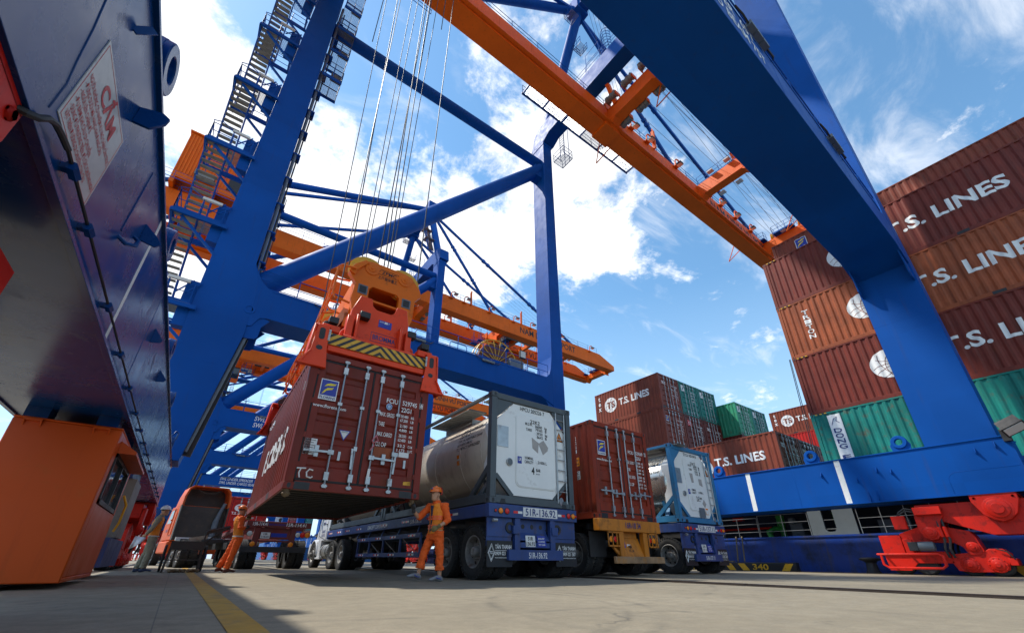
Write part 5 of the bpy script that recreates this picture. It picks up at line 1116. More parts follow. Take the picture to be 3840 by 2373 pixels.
            a.mat(CHAS).lathe((X(1.08), *sorted((Y(8.12), Y(8.3)))[:1], 4.66), (0, 1, 0), [(0, 0), (.13, 0), (.13, .2), (0, .2)], 14); a.box(*sorted((X(.92), X(1.1))), ya+.02, yb, 4.72, 4.86)
            a.mat(REDO).box(*sorted((X(.86), X(1.2))), ya+.06, yb+.0, 4.54, 4.68)
            B(a, 'flipper_arm', bevel=.006)
            ch = MB(); 
            for k in range(7): ch.box(*sorted((X(1.045)-.02, X(1.045)+.02)), Y(8.0)-.03, Y(8.0)-.005, 4.28+.035*k, 4.305+.035*k)
            B(ch, 'chain', STEEL)
    m = MB([REDO, CHAS]); m.mat(REDO).box(1.80, 3.0, 8.52, 13.56, 4.50, 4.92); m.box(1.86, 2.9, 9.0, 13.1, 4.92, 5.25); m.box(1.45, 1.55, 9.2, 12.9, 4.5, 4.7).box(3.22, 3.32, 9.2, 12.9, 4.5, 4.7); m.mat(CHAS).box(2.0, 2.8, 8.6, 9.0, 4.95, 5.3); B(m, 'main_beam', bevel=.02)
    # headblock
    h = MB([HEADO, BLK, GREYP, CHAS, REDO])
    for ya, sg in ((9.30, -1), (12.70, 1)):
        h.mat(HEADO); a, b = sorted((ya, ya-sg*.16))
        h.prism([(1.92, 5.82), (2.22, 5.82), (2.22, 6.66), (2.30, 6.74), (2.95, 6.74), (3.02, 6.66), (3.02, 5.82), (3.34, 5.82), (3.44, 6.10), (3.46, 6.74), (3.62, 6.95), (3.56, 7.14), (3.30, 7.44), (3.10, 7.50), (2.2, 7.50), (2.0, 7.44), (1.75, 7.20), (1.66, 6.98), (1.86, 6.70), (1.82, 6.2)], a, b, 'y')
        h.prism([(1.66, 6.98), (1.75, 7.20), (2.0, 7.44), (2.1, 7.40), (1.86, 7.1), (1.80, 6.9)], a-.06, b+.06, 'y')
        for x in (2.2, 3.10):
            for q, e_ in ((.19, .02), (.11, .04), (.045, .06)): h.lathe((x, ya, 7.27), (0, sg, 0), [(q, 0), (q, e_), (q*.9, e_+.01), (0, e_+.01)], 20)
        for x in (2.06, 3.22):
            h.mat(GREYP); y_ = ya+sg*.012; h.box(x-.12, x+.12, *sorted((ya, y_)), 6.43, 6.70); h.mat(CHAS).box(x-.085, x+.085, *sorted((y_, y_+sg*.006)), 6.465, 6.665)
    h.mat(HEADO).box(1.86, 1.98, 9.46, 12.54, 5.85, 6.95).box(3.28, 3.40, 9.46, 12.54, 5.85, 6.95).box(1.98, 3.28, 9.46, 12.54, 6.86, 7.0)
    h.mat(REDO).box(1.98, 3.28, 9.5, 12.5, 5.6, 5.9); h.mat(HEADO).box(2.2, 3.05, 9.40, 9.5, 6.36, 6.42)
    h.mat(HEADO)
    for ya in (9.5, 12.2):
        for x in (1.78, 3.2): h.box(x, x+.3, ya, ya+.3, 5.5, 5.9)
    B(h, 'headblock', bevel=.012)
    for ya in (9.42, 12.58):
        for x in (2.08, 3.06):
            q = MB(); q.lathe((x+.03, ya, 7.16), (0, 1, 0), [(.05, -.07), (.44, -.07), (.47, -.06), (.40, 0), (.47, .06), (.44, .07), (.05, .07)], 40); B(q, 'rope_sheave', YEL)
    tx = MB([LETK]); yy = 9.296
    tx.text('ZPMC', (2.66, yy, 7.235), (1, 0, 0), (0, 0, 1), .095, 'c', .40); tx.text('上海振华重工', (2.64, yy, 7.06), (1, 0, 0), (0, 0, 1), .085, 'c', .52)
    pts = [(2.36, 7.20), (2.44, 7.36), (2.90, 7.36), (2.97, 7.30), (2.90, 7.20), (2.36, 7.20)]
    for (x0, z0), (x1, z1) in zip(pts, pts[1:]): tx.bar((x0, yy-.002, z0), (x1, yy-.002, z1), .006)
    tx.flat = True; B(tx, 'headblock_lettering')
    # guard rails, hoses and ladders down the landward side
    g = MB([HEADO]); 
    for k, (y, z) in enumerate(((9.2, 7.0), (9.7, 6.9), (10.4, 6.6), (11.2, 6.2), (12.0, 5.9), (12.8, 5.7))):
        g.path([(1.80, y, z-1.0), (1.45, y, z-.95), (1.38, y, z-.85), (1.38, y, z-.1), (1.45, y, z), (1.80, y, z+.05)], .026, 6)
    for dz in (0, -.35, -.7): g.path([(1.40, 9.2, 6.95+dz), (1.40, 9.7, 6.85+dz), (1.40, 12.8, 5.65+dz)], .022, 6)
    for y in (8.9, 9.7, 10.5, 11.3, 12.1, 12.9): g.path([(1.52, y, 4.6), (1.25, y, 4.7), (1.20, y, 5.0), (1.22, y, 5.35), (1.45, y, 5.45)], .024, 6)
    for z in (4.75, 5.05, 5.35): g.path([(1.21, 8.7, z), (1.21, 13.2, z)], .022, 6)
    g.path([(3.0, 9.6, 7.52), (2.3, 9.6, 7.60), (2.2, 9.7, 7.58)], .02, 6); B(g, 'guard_rail')
    e = MB(); e.prism([(1.50, 5.0), (1.86, 5.85), (1.86, 6.0), (1.74, 6.0), (1.42, 5.05)], 9.5, 12.5, 'y'); B(e, 'side_flap', mat('faded_orange_panel', (.68, .30, .14), .5))
    # hoist ropes up to the trolley
    for x0, y, x1, y1 in ((1.64, 9.42, 1.1, 10.6), (2.52, 9.42, 2.45, 10.75), (2.62, 9.42, 2.75, 10.6), (3.50, 9.42, 3.95, 10.6), (1.64, 12.58, 1.0, 12.9), (2.52, 12.58, 2.4, 13.0), (2.62, 12.58, 2.8, 13.0), (3.50, 12.58, 3.9, 12.9)):
        r = MB(); r.tube((x0, y, 7.2), (x1, y1, 35.6), .017, 6); B(r, 'hoist_rope', DSTEEL)
    r = MB(); r.path([(1.5, 8.9, 4.7), (1.42, 9.0, 12), (1.3, 9.6, 35.6)], .014, 5); B(r, 'trip_rope', DSTEEL)
    r = MB(); r.path([(2.7, 11.0, 7.5), (2.76, 11.0, 14), (2.9, 11.2, 35.6)], .020, 6); B(r, 'power_cable', CHAS)
spreader()
def org_side(t, L, H, m):
    s = MB([LETW, AMB, PLATE, LETK]); x = -XO+.005; s.mat(LETW)
    for i, ch in enumerate('FCIU 529569 2'): s.text(ch, (x, -L/2+1.05, H*.80-i*.115), (0, -1, 0), (0, 0, 1), .095, 'c', .07 if ch != ' ' else .05)
    for i, ch in enumerate('22G1'): s.text(ch, (x, -L/2+.62, H*.82-i*.125), (0, -1, 0), (0, 0, 1), .095, 'c', .07)
    s.mat(AMB).poly([(x, -L/2+.66, 1.38), (x, -L/2+.52, 1.38), (x, -L/2+.52, 1.62), (x, -L/2+.66, 1.62)]); s.mat(PLATE).poly([(x, -L/2+.66, 1.02), (x, -L/2+.52, 1.02), (x, -L/2+.52, 1.24), (x, -L/2+.66, 1.24)]); s.mat(LETK).text('IC', (x-.002, -L/2+.64, 1.15), (0, -1, 0), (0, 0, 1), .07, 'l', .1); s.text('33', (x-.002, -L/2+.64, 1.04), (0, -1, 0), (0, 0, 1), .07, 'l', .1); s.mat(LETK).text('2.6m', (x-.002, -L/2+.64, 1.52), (0, -1, 0), (0, 0, 1), .05, 'l', .1); s.text('8.6', (x-.002, -L/2+.64, 1.42), (0, -1, 0), (0, 0, 1), .05, 'l', .1)
    s.flat = True; put(drape(s, lambda c: c.y, corr_cuts(-L/2, L/2), corr), 'side_lettering', t)
# ------------------------------------------------------------------ lorries
def tyre_mb(r=.52, w=.28, n=36):
    mb = MB(); h = w/2; ri = r*.58
    mb.lathe((0, 0, 0), (1, 0, 0), [(ri, -h*.72), (ri+.02, -h*.86), (r*.78, -h), (r*.90, -h*.98), (r*.97, -h*.86), (r, -h*.72), (r, -h*.42), (r-.018, -h*.40), (r-.018, -h*.34), (r, -h*.32), (r, -h*.05), (r-.018, -h*.03), (r-.018, h*.03), (r, h*.05), (r, h*.32), (r-.018, h*.34), (r-.018, h*.40), (r, h*.42), (r, h*.72), (r*.97, h*.86), (r*.90, h*.98), (r*.78, h), (ri+.02, h*.86), (ri, h*.72)], n)
    for i in range(n):       # shoulder lugs
        a = 2*pi*i/n; 
        for s in (-1, 1):
            c = V(s*h*.90, r*.965*cos(a), r*.965*sin(a)); u = V(0, -sin(a), cos(a)); o = V(0, cos(a), sin(a))
            mb.bar(c-u*.028, c+u*.028, .045, .035, up=o)
    return mb
def rim_mb(r=.52, w=.28, s=-1, front=False):
    mb = MB([RIM, CHAS]); h = w/2; ri = r*.585; mb.mat(RIM)
    d = [(ri+.012, s*h*.86), (ri, s*h*.90), (ri-.02, s*h*.80), (ri-.03, s*h*.2), (ri-.05, -s*h*.2)] if not front else [(ri+.012, s*h*.86), (ri, s*h*.90), (ri-.02, s*h*.78), (ri-.05, s*h*.5)]
    d += [(r*.36, -s*h*.1 if not front else s*h*.95), (r*.30, -s*h*.0 if not front else s*h*1.05), (r*.24, s*h*.05 if not front else s*h*.9)]
    mb.lathe((0, 0, 0), (1, 0, 0), d+[(r*.20, d[-1][1]), (r*.19, d[-1][1]+s*.10), (r*.12, d[-1][1]+s*.13), (0, d[-1][1]+s*.13)], 28)
    for i in range(10):
        a = 2*pi*i/10; mb.lathe((0, r*.29*cos(a), r*.29*sin(a)), (s, 0, 0), [(.016, abs(d[-1][1])*0-.02+s*d[-2][1]), (.016, s*d[-2][1]+.04), (0, s*d[-2][1]+.04)], 6)
    mb.mat(CHAS)
    for i in range(8):
        a = 2*pi*(i+.5)/8; x = (d[-3][1]+d[-4][1])/2+s*.012; rr = (d[-3][0]+d[-4][0])/2; mb.poly([(x+.0, rr*cos(a)+.032*cos(b*pi/4), rr*sin(a)+.032*sin(b*pi/4)) for b in range(8)])
    return mb
WM = {}
def wheel(parent, x, y, r=.52, w=.27, side=-1, z=None, front=False):
    k = (r, w, side, front)
    if k not in WM:
        a = tyre_mb(r, w).build('tyre', RUB); b = rim_mb(r, w, side, front).build('rim', None); WM[k] = (a.data, b.data)
        bpy.data.objects.remove(a); bpy.data.objects.remove(b)
    e = empty_part('wheel', parent, (x, y, r if z is None else z))
    for n, d in zip(('tyre', 'rim'), WM[k]):
        o = bpy.data.objects.new(n, d); COL.objects.link(o); o.parent = e
    return e
def axle(parent, y, r=.52, half=1.22, w=.27):
    for s in (-1, 1):
        wheel(parent, s*(half-w/2), y, r, w, s); wheel(parent, s*(half-w*1.5-.05), y, r, w, s)
def tape(mb, p, q, n=2, s=1, zh=.05):
    """red and white conspicuity tape on a -X or -Y facing rail"""
    p = Vector(p); q = Vector(q); k = n*2
    for i in range(k):
        a = p.lerp(q, i/k); b = p.lerp(q, (i+1)/k); mb.mat(REDL if (i+s) % 2 else PLATE).poly([a, b, b+V(0, 0, zh), a+V(0, 0, zh)])
def lamps(t, xs, y, z):
    for x, m, r in xs: mb = MB([CHAS]); mb.mat(CHAS).lathe((x, y, z), (0, -1, 0), [(r+.012, 0), (r+.012, .012), (0, .012)], 16); mb.mat(m).lathe((x, y-.012, z), (0, -1, 0), [(r, 0), (r*.8, .012), (0, .016)], 16); mb.build('tail_light', None, t)
def blue_trailer(label, cx, yr, num, full=True, side_name=None):
    t = thing('semi_trailer', label, 'trailer', (cx, yr, 0), 0, 'container trailers on the quay'); L = 12.3; X, Z = (1, 0, 0), (0, 0, 1)
    m = MB([TRB, CHAS]); m.mat(CHAS)
    for x in (-.45, .45): m.box(x-.06, x+.06, .15, L, 1.30, 1.36).box(x-.02, x+.02, .15, L, .98, 1.30).box(x-.07, x+.07, .15, L, .95, .98)
    for k in range(14): m.box(-1.15, 1.15, .5+k*.88, .6+k*.88, 1.18, 1.34)
    m.mat(TRB)
    for s in (-1, 1): m.box(*sorted((s*1.22, s*1.14)), .16, L, 1.18, 1.425)
    m.box(-1.22, 1.22, L, L+.12, 1.1, 1.425); m.build('chassis', None, t, bevel=.008)
    m = MB([TRB, CHAS]); m.mat(TRB).box(-1.24, 1.24, 0, .16, 1.165, 1.43); m.build('rear_bolster', None, t, bevel=.01)
    m = MB([TRB, CHAS]); m.mat(TRB)
    for s in (-1, 1): m.box(*sorted((s*.40, s*.28)) if False else sorted((s*.56, s*.42)), .02, .12, .52, 1.165)
    m.prism([(.05, .70), (.05, .74), (.22, .98), (.22, 1.16), (.26, 1.16), (.26, .96), (.10, .70)], -.42, .42, 'x').box(-.42, .42, .16, .2, .84, 1.16); m.box(-.46, .46, .05, .12, .60, .76)
    for s in (-1, 1): m.box(*sorted((s*.45, s*.62)), -.01, .08, .86, 1.02)
    m.box(-.74, .74, -.02, .08, .36, .56)
    m.mat(CHAS)
    for x in (-.25, 0, .25): m.lathe((x, .158, 1.02), (0, -1, 0), [(.05, 0), (.05, .003), (0, .003)], 10)
    m.build('underrun_guard', None, t, bevel=.006)
    for s in (-1, 1):
        f = MB([TRB, CHAS, LETW, BLK]); a, b = sorted((s*1.22, s*.60)); f.mat(TRB).box(a, b, .08, .12, .80, 1.165).box(a, b, .10, .115, .62, .80); f.mat(CHAS).lathe((s*.66, .075, .98), (0, -1, 0), [(.11, 0), (.11, .02), (.06, .02), (.06, 0)], 16)
        c = (a+b)/2; f.mat(BLK).box(c-.31, c+.31, .06, .085, .24, .72); f.mat(LETW)
        f.text('TÂN THANH', (c-.12, .06, .57), X, Z, .075, 'l', .40); f.text('0909 021 587', (c-.12, .06, .455), X, Z, .065, 'l', .40); f.text('www.tanthanhcontainer.com', (c-.12, .06, .40), X, Z, .022, 'l', .40); f.box(c-.12, c+.28, .054, .057, .535, .542)
        for q in (.13, .10): f.path([(c-.21+.62*q*cos(k*pi/2), .055, .50+q*1.25*sin(k*pi/2)) for k in range(5)], .006, 4)
        f.text('TCI', (c-.21, .06, .475), X, Z, .05, 'c', .07); f.text('A', (c-.21, .06, .36), X, Z, .045, 'c'); f.flat = True
        f.build('mudflap', None, t)
    m = MB([PLATE, LETB, LETW, LOGOB]); m.mat(PLATE).box(-.36, .62, -.006, 0, 1.21, 1.40); m.mat(LETB).text(num, (.13, -.008, 1.235), X, Z, .145, 'c', .86)
    m.mat(LETW).text(num, (.02, -.022, .40), X, Z, .11, 'c', .50); m.mat(PLATE).poly([(-.26, .035, .62), (-.0, .035, .62), (-.0, .055, .84), (-.26, .055, .84)])
    m.mat(LETK).text(num[:3], (-.13, .044, .745), X, (0, .1, 1), .07, 'c', .14); m.text(num[4:], (-.13, .034, .645), X, (0, .1, 1), .07, 'c', .23); m.mat(LOGOB).poly([(.06, .035, .62), (.32, .035, .62), (.28, .055, .84), (.06, .055, .84)])
    m.mat(LETW)
    for k in range(3): m.text(['GEMADEPT', 'LOGISTICS', 'VIET NAM'][k], (.17, .046-.008*k, .77-.06*k), X, (0, .1, 1), .03, 'c', .18)
    m.flat = True; m.build('number_plate', None, t)
    m = MB([CHAS]); lamps(t, ((-.95, AMB, .055), (-.79, REDL, .055), (.97, REDL, .055), (1.11, AMB, .055), (-1.08, REDL, .025), (1.19, REDL, .025)), 0, 1.29); m.mat(STEEL).lathe((-1.10, -.02, 1.10), (1, 0, 0), [(0, -.05), (.035, -.05), (.035, .05), (0, .05)], 10)
    m.build('work_lamp', None, t)
    m = MB(); tape(m, (-.62, -.004, 1.26), (-.38, -.004, 1.26), 1); tape(m, (.64, -.004, 1.26), (.86, -.004, 1.26), 1, 0)
    for y in (1.3, 2.4, 4.0, 5.6, 8.0, 9.3, 10.4, 11.6): tape(m, (-1.224, y+.5, 1.28), (-1.224, y, 1.28), 2 if y > 2 else 1)
    m.mat(LETW)
    if side_name: m.text(side_name, (-1.222, 7.35, 1.24), (0, -1, 0), Z, .115, 'l', 1.7); m.text(num, (-1.222, 3.9, 1.24), (0, -1, 0), Z, .10, 'l', .7)
    m.flat = True; m.build('reflective_tape', None, t)
    if full:
        for s in (-1, 1):
            g = MB([TRB, RIM]); x = s*1.20; g.mat(TRB)
            for z in (.94, .48): g.box(*sorted((x-.02*s, x+.025*s)), 3.2, 8.2, z-.055, z+.055); g.bar((x, 8.2, z), (x-s*.5, 8.6, z), .04, .11)
            for y in (3.2, 4.5, 5.8, 7.0, 8.15): g.bar((x, y, .48), (x, y, .94), .05, .06); g.bar((x-s*.02, y+.3, .98), (x-s*.1, y+.3, 1.2), .035)
            g.mat(RIM)
            for y in (3.4, 4.8, 6.1): g.tube((x-s*.04, y, .5), (x-s*.04, y+1.1, .9), .012, 5)
            g.build('side_guard', None, t)
        tp = MB(); 
        for y in (3.5, 4.8, 6.0, 7.4):
            for z in (.915, .455): tape(tp, (-1.228, y+.45, z), (-1.228, y, z), 2)
        tp.flat = True; tp.build('reflective_tape', None, t)
    for s in (-1, 1): MB().box(*sorted((s*.62, s*.76)), 9.3, 9.45, .35, 1.2).box(*sorted((s*.56, s*.82)), 9.2, 9.55, .30, .36).build('landing_leg', CHAS, t)
    for y in (.62, 1.86, 3.1) if not full else (.62, 1.84): axle(t, y)
    for y in (.62, 1.84):
        ax = MB(); ax.tube((-1.0, y, .52), (1.0, y, .52), .075, 10)
        for s in (-1, 1): ax.box(s*.55-.05, s*.55+.05, y-.5, y+.5, .57, .67).box(s*.45-.03, s*.45+.03, y-.1, y+.1, .6, .98)
        ax.build('axle', CHAS, t)
    return t
blue_trailer('long blue trailer with side cage carrying the grey framed tanks, plate 51R-136.92', 6.15, 7.46, '51R-136.92', True, 'GEMADEPT CORPORATION')
blue_trailer('blue trailer under the sky blue framed tank, plate 51R-137.11', 13.55, 7.90, '51R-137.11', False)
def ochre_trailer():
    t = thing('semi_trailer', 'rusty ochre trailer carrying the red door container, plate 16R-1834', 'trailer', (9.61, 7.66, 0), 0, 'container trailers on the quay'); X, Z = (1, 0, 0), (0, 0, 1)
    m = MB([CHAS, TRY]); m.mat(CHAS)
    for x in (-.45, .45): m.box(x-.06, x+.06, .2, 12.2, .90, 1.22)
    for k in range(14): m.box(-1.1, 1.1, .5+k*.85, .6+k*.85, 1.10, 1.25)
    m.box(-1.15, 1.15, 5.9, 6.1, 1.1, 1.34).build('chassis', None, t, bevel=.008)
    m = MB([TRY, LETB]); m.mat(TRY).box(-1.24, 1.24, 0, .22, 1.05, 1.345); m.build('rear_bolster', None, t, bevel=.012)
    m = MB(); m.flat = True; m.text('16R-18 34', (.06, -.004, 1.14), X, Z, .14, 'c', .62); m.build('lettering', LETB, t)
    m = MB([TRY, CHAS]); m.mat(TRY)
    for x in (-.42, .56): m.box(x-.09, x+.09, .02, .16, .44, 1.05)
    m.prism([(.06, .46), (.10, .46), (.26, .92), (.22, .92)], -.33, .47, 'x').box(-.33, .47, .2, .24, .9, 1.05)
    for x0, x1 in ((-.98, -.51), (.65, 1.05)):
        for z in (.70, 1.02): m.box(x0, x1, -.02, .02, z-.02, z+.02)
        for x in (x0, x1-.04, (x0+x1)/2-.07, (x0+x1)/2+.09): m.box(x, x+.03, -.02, .01, .68, 1.04)
    m.prism([(-.75, .68), (-.55, .50), (-.42, .44), (-.42, .52), (-.66, .68)], .06, .12, 'y'); m.build('underrun_guard', None, t, bevel=.006)
    b = MB(); b.box(-.80, 1.18, -.06, .02, .30, .46); b.build('bumper_plank', mat('old_bumper_timber', (.28, .17, .09), .7, var=.35, scale=3, dirt=(.42, .17, .02), damt=.35, dscale=4), t, bevel=.01)
    lamps(t, ((-.83, AMB, .07), (-.66, REDL, .07), (.74, REDL, .06), (.90, AMB, .07)), .03, .86)
    m = MB([PLATE, LETK, LOGOB, LETW]); m.mat(PLATE).poly([(-.12, .10, .54), (.14, .10, .52), (.18, .16, .74), (-.08, .16, .76)]); m.mat(LETK).text('16R', (.02, .125, .66), (1, 0, -.06), (0, .28, 1), .075, 'c', .15); m.text('18.34', (.03, .10, .565), (1, 0, -.06), (0, .28, 1), .075, 'c', .2); m.mat(LOGOB).poly([(-.31, .11, .58), (-.15, .11, .58), (-.15, .18, .85), (-.31, .18, .85)]); m.flat = True; m.build('number_plate', None, t)
    for y in (1.0, 2.3): axle(t, y)
    for y in (1.0, 2.3): MB().tube((-1, y, .52), (1, y, .52), .08, 8).build('axle', CHAS, t)
    for s in (-1, 1): MB().box(*sorted((s*1.2, s*.6)), .42, .44, .45, 1.05).build('mudflap', CHAS, t)
ochre_trailer()
def red_trailer(label, cx, yr, full=True):
    t = thing('semi_trailer', label, 'trailer', (cx, yr, 0), 0, 'container trailers on the quay'); X, Z = (1, 0, 0), (0, 0, 1)
    m = MB([TRR, CHAS]); m.mat(TRR).box(-1.15, 1.15, 0, .16, 1.46, 1.67)
    for x in (-.45, .45): m.box(x-.07, x+.07, .16, 12.2, 1.1, 1.5)
    for s in (-1, 1): m.box(*sorted((s*1.15, s*1.05)), .16, 12.2, 1.48, 1.66)
    for k in range(8): m.box(-1.05, 1.05, .9+k*1.5, 1.0+k*1.5, 1.4, 1.6)
    m.prism([(-.80, 1.46), (.70, 1.46), (.50, .66), (-.66, .66)], .04, .10, 'y') if False else None
    for x0, x1 in ((-.84, -.66), (.44, .62)): m.prism([(x0, 1.46), (x0+.2, 1.46), (x1, .66), (x1-.2, .66)], .04, .14, 'y')
    m.box(-.66, .5, .06, .12, .94, 1.0).box(-.62, .42, .06, .12, .66, .70).box(-.66, .46, .09, .13, 1.04, 1.44); m.build('chassis', None, t, bevel=.008)
    m = MB(); m.box(-1.18, 1.10, -.04, .04, .57, .77); m.build('bumper_plank', CHAS, t, bevel=.01)
    m = MB([LETW, PLATE, LETK, LOGOB]); m.mat(LETW).text('15R-114.41', (.58, -.004, 1.515), X, Z, .12, 'c', .72); m.text('15R-114.41', (-.95, -.004, 1.51), X, Z, .12, 'l', .5); m.mat(LOGOB).text('BIRATUNG LOGISTICS', (-.1, -.004, 1.53), X, Z, .07, 'c', .6); m.mat(PLATE).box(-.60, -.28, .04, .046, 1.06, 1.28); m.mat(LETK).text('15R', (-.44, .039, 1.185), X, Z, .065, 'c', .14); m.text('114.41', (-.44, .039, 1.09), X, Z, .065, 'c', .24); m.mat(LOGOB).box(-.24, .32, .085, .09, 1.12, 1.26); m.flat = True; m.build('number_plate', None, t)
    lamps(t, ((-.82, AMB, .09), (.50, AMB, .09)), -.0, .86); lamps(t, ((-.98, LAMPG, .09), (.70, LAMPG, .09), (.88, REDL, .10), (1.06, AMB, .10)), .02, 1.22)
    for y in (.75, 2.05): axle(t, y, half=1.14)
    return t
red_trailer('empty dark red trailer with plate 15R-114.41, behind the man in orange overalls', 3.03, 19.5)
red_trailer('dark red trailer farther on, loaded with the bright red line container', 3.35, 35.8)
def tsl(t, L, H, m, y):
    mb = MB([LETW, m]); mb.mat(LETW)
    mb.poly([(-.55+.34*cos(k*pi/12), y, 1.88+.24*sin(k*pi/12)) for k in range(24)]); mb.mat(m).text('TS', (-.55, y-.004, 1.77), (1, 0, 0), (0, 0, 1), .24, 'c', .42); mb.mat(LETW).text('T.S. LINES', (-.55, y, 1.44), (1, 0, 0), (0, 0, 1), .16, 'c', .9)
    mb.path([(-.62+.12*cos(k*pi/6), y, 1.12+.12*sin(k*pi/6)) for k in range(13)], .025, 4)
    for i in range(5): mb.text(['MAX. GROSS', 'TARE', 'NET', 'CU. CAP', 'TSLU 21G1'][i], (.18, y, 1.6-.2*i), (1, 0, 0), (0, 0, 1), .09)
    put(mb, 'door_lettering', t)
container('bright red line container on a trailer beyond the orange lorry cab', C_RED, (3.35, 35.85+3.03, 1.67), doors=1, marks=tsl)

# ------------------------------------------------------------------ tank containers
def tank(label, fm, vm, base, num, grp, rich=True, sub=None, cap='4'):
    t = thing('tank_container', label, 'tank container', base, 0, grp); L = 6.058; H = 2.47; X, Z = (1, 0, 0), (0, 0, 1)
    f = MB([fm, BLK]); f.mat(fm)
    for sx in (-1, 1):
        for sy in (-1, 1):
            px, py = sx*(XO-.08), sy*(L/2-.08)
            f.box(px-.075, px+.075, py-.075, py+.075, .12, H-.12)
            for z in (0, H-.118):
                f.box(*sorted((sx*(XO+.004), sx*(XO-.162))), *sorted((sy*(L/2+.004), sy*(L/2-.178))), z, z+.118); f.mat(BLK)
                f.poly([(sx*(XO+.006), sy*(L/2-.09)+.035*cos(k*pi/6), z+.06+.045*sin(k*pi/6)) for k in range(12)]); f.poly([(sx*(XO-.085)+.032*cos(k*pi/6), sy*(L/2+.006), z+.06+.045*sin(k*pi/6)) for k in range(12)]); f.mat(fm)
        f.box(*sorted((sx*(XO-.01), sx*(XO-.10))), -L/2+.178, L/2-.178, .02, .20)
        for sy in (-1, 1):
            f.bar((sx*(XO-.06), sy*(L/2-.12), .78), (sx*(XO-.06), sy*(L/2-.85), .18), .07, .12); f.bar((sx*(XO-.06), sy*.25, .18), (sx*(XO-.06), sy*.75, .18+.01), .06, .1) if False else None
            f.bar((sx*(XO-.08), sy*(L/2-.5), .2), (sx*(XO-.5), sy*(L/2-.6), .7), .12, .06)
    f.bar((-XO+.05, -L/2+.17, H-.05), (-XO+.05, L/2-.17, H-.05), .07, .08); f.bar((XO-.05, -L/2+.17, H-.05), (XO-.05, L/2-.17, H-.05), .07, .08)
    for sy in (-1, 1):
        y = sy*(L/2-.07); a, b = sorted((sy*(L/2-.005), sy*(L/2-.13)))
        f.box(-XO+.162, XO-.162, a, b, .01, .17); f.box(-XO+.162, XO-.162, a, b, H-.15, H-.012)
        for sx in (-1, 1):
            for z0, z1, d in ((.17, .60, 1), (H-.15, H-.58, -1)):
                a2, b2 = sorted((sy*(L/2-.03), sy*(L/2-.05)))
                f.prism([(sx*(XO-.155), z0), (sx*(XO-.155), z1), (sx*(XO-.19), z1), (sx*(XO-.60), z0+d*.04), (sx*(XO-.60), z0)], a2, b2, 'y') if z0 > 1 else f.bar((sx*(XO-.17), y, z1), (sx*(XO-.62), y, z0), .06, .10)
        f.mat(BLK)
        for sx in (-1, 1): f.prism([(sx*.96, .0), (sx*.80, .0), (sx*.82, .10), (sx*.93, .10)], *sorted((sy*(L/2-.02), sy*(L/2+.0005))), 'y')
        f.mat(fm)
    f.build('frame', None, t, bevel=.006)
    v = MB(); R = 1.10; zc = 1.28; ye = L/2-.42
    v.lathe((0, 0, zc), (0, 1, 0), [(0, -ye-.26), (.5, -ye-.22), (.85, -ye-.12), (1.03, -ye-.02), (R, -ye+.14)]+[(R, y) for y in (-1.8, 0, 1.8)]+[(R, ye-.14), (1.03, ye+.02), (.85, ye+.12), (.5, ye+.22), (0, ye+.26)], 64)
    vb = v.build('tank_vessel', vm, t, sharp=60)
    s = MB()
    for y in (-ye+.2, -1.45, -.1, 1.3, ye-.2): s.lathe((0, y, zc), (0, 1, 0), [(R, -.02), (R+.007, -.018), (R+.007, .018), (R, .02)], 64)
    s.build('band', vm, t)
    for y in (-2.3, 2.3): sd = MB(); sd.prism([(-.8, .18), (.8, .18), (.95, .75), (.6, .45), (0, .24), (-.6, .45), (-.95, .75)], y-.05, y+.05, 'y'); sd.build('saddle', fm, t)
    w = MB([GREYP, TREAD, STEEL]); BX = mat('spill_box_grey', (.42, .42, .39), .5, var=.1, dirt=(.2, .18, .15), damt=.15); w.mats = [BX, TREAD, STEEL]
    yb = -.3 if rich else -1.9
    w.mat(BX).box(-.55, .55, yb-.75, yb+.75, H-.42, H-.06); w.mat(TREAD)
    for k in range(9): w.box(-.95+k*.06-.02, -.95+k*.06+.02, yb-1.3, yb+.9, H-.03, H+.0)
    for k in range(14): w.box(-.97, -.45, yb-1.3+k*.16, yb-1.28+k*.16, H-.035, H-.005)
    for k in range(10): w.box(-1.0, 1.0, -L/2+.22+k*.05-.014, -L/2+.22+k*.05+.014, H-.06, H-.03)
    for k in range(18): w.box(-1.0+k*.117, -.98+k*.117, -L/2+.2, -L/2+.7, H-.065, H-.035)
    w.mat(STEEL).path([(-.62, -2.6, H-.28), (-.62, 1, H-.28)], .015, 5).path([(-.35, -2.75, H-.16), (-.35, -1.4, H-.16)], .015, 5); w.build('top_fittings', None, t)
    e = MB([TWHT]); y = -L/2+.055
    oc = [(-.66, .19), (.60, .19), (1.03, .62), (1.03, 1.80), (.57, H-.17), (-.57, H-.17), (-1.04, 1.83), (-1.04, .60)]
    e.prism(oc, y, y+.03, 'y'); e.prism([(x*.99, zc+(z-zc)*.99) for x, z in oc], y+.03, y+.5, 'y')
    rr = []
    for cx, cz, a0 in ((.56, .52, -90), (.56, 1.95, 0), (-.38, 1.95, 90), (-.38, .52, 180)):
        for k in range(5): a = radians(a0+k*22.5); rr.append((cx+.14*cos(a), cz+.14*sin(a)))
    e.prism([(x, z) for x, z in rr], y-.012, y, 'y'); e.prism([(.09+(x-.09)*.965, 1.235+(z-1.235)*.975) for x, z in rr], y-.022, y-.012, 'y')
    e.build('end_panel', None, t, bevel=.01, seg=2)
    yy = y-.024; d = MB([LETK, STICK, LOGOB, LETW, AMB, STEEL, PLATE]); d.mat(LETK)
    d.text(num[0], (0.0, y-.002, 2.17), X, Z, .095, 'c', .76); 
    d.text('22K2', (.06, yy, 1.90), X, Z, .085, 'c', .30)
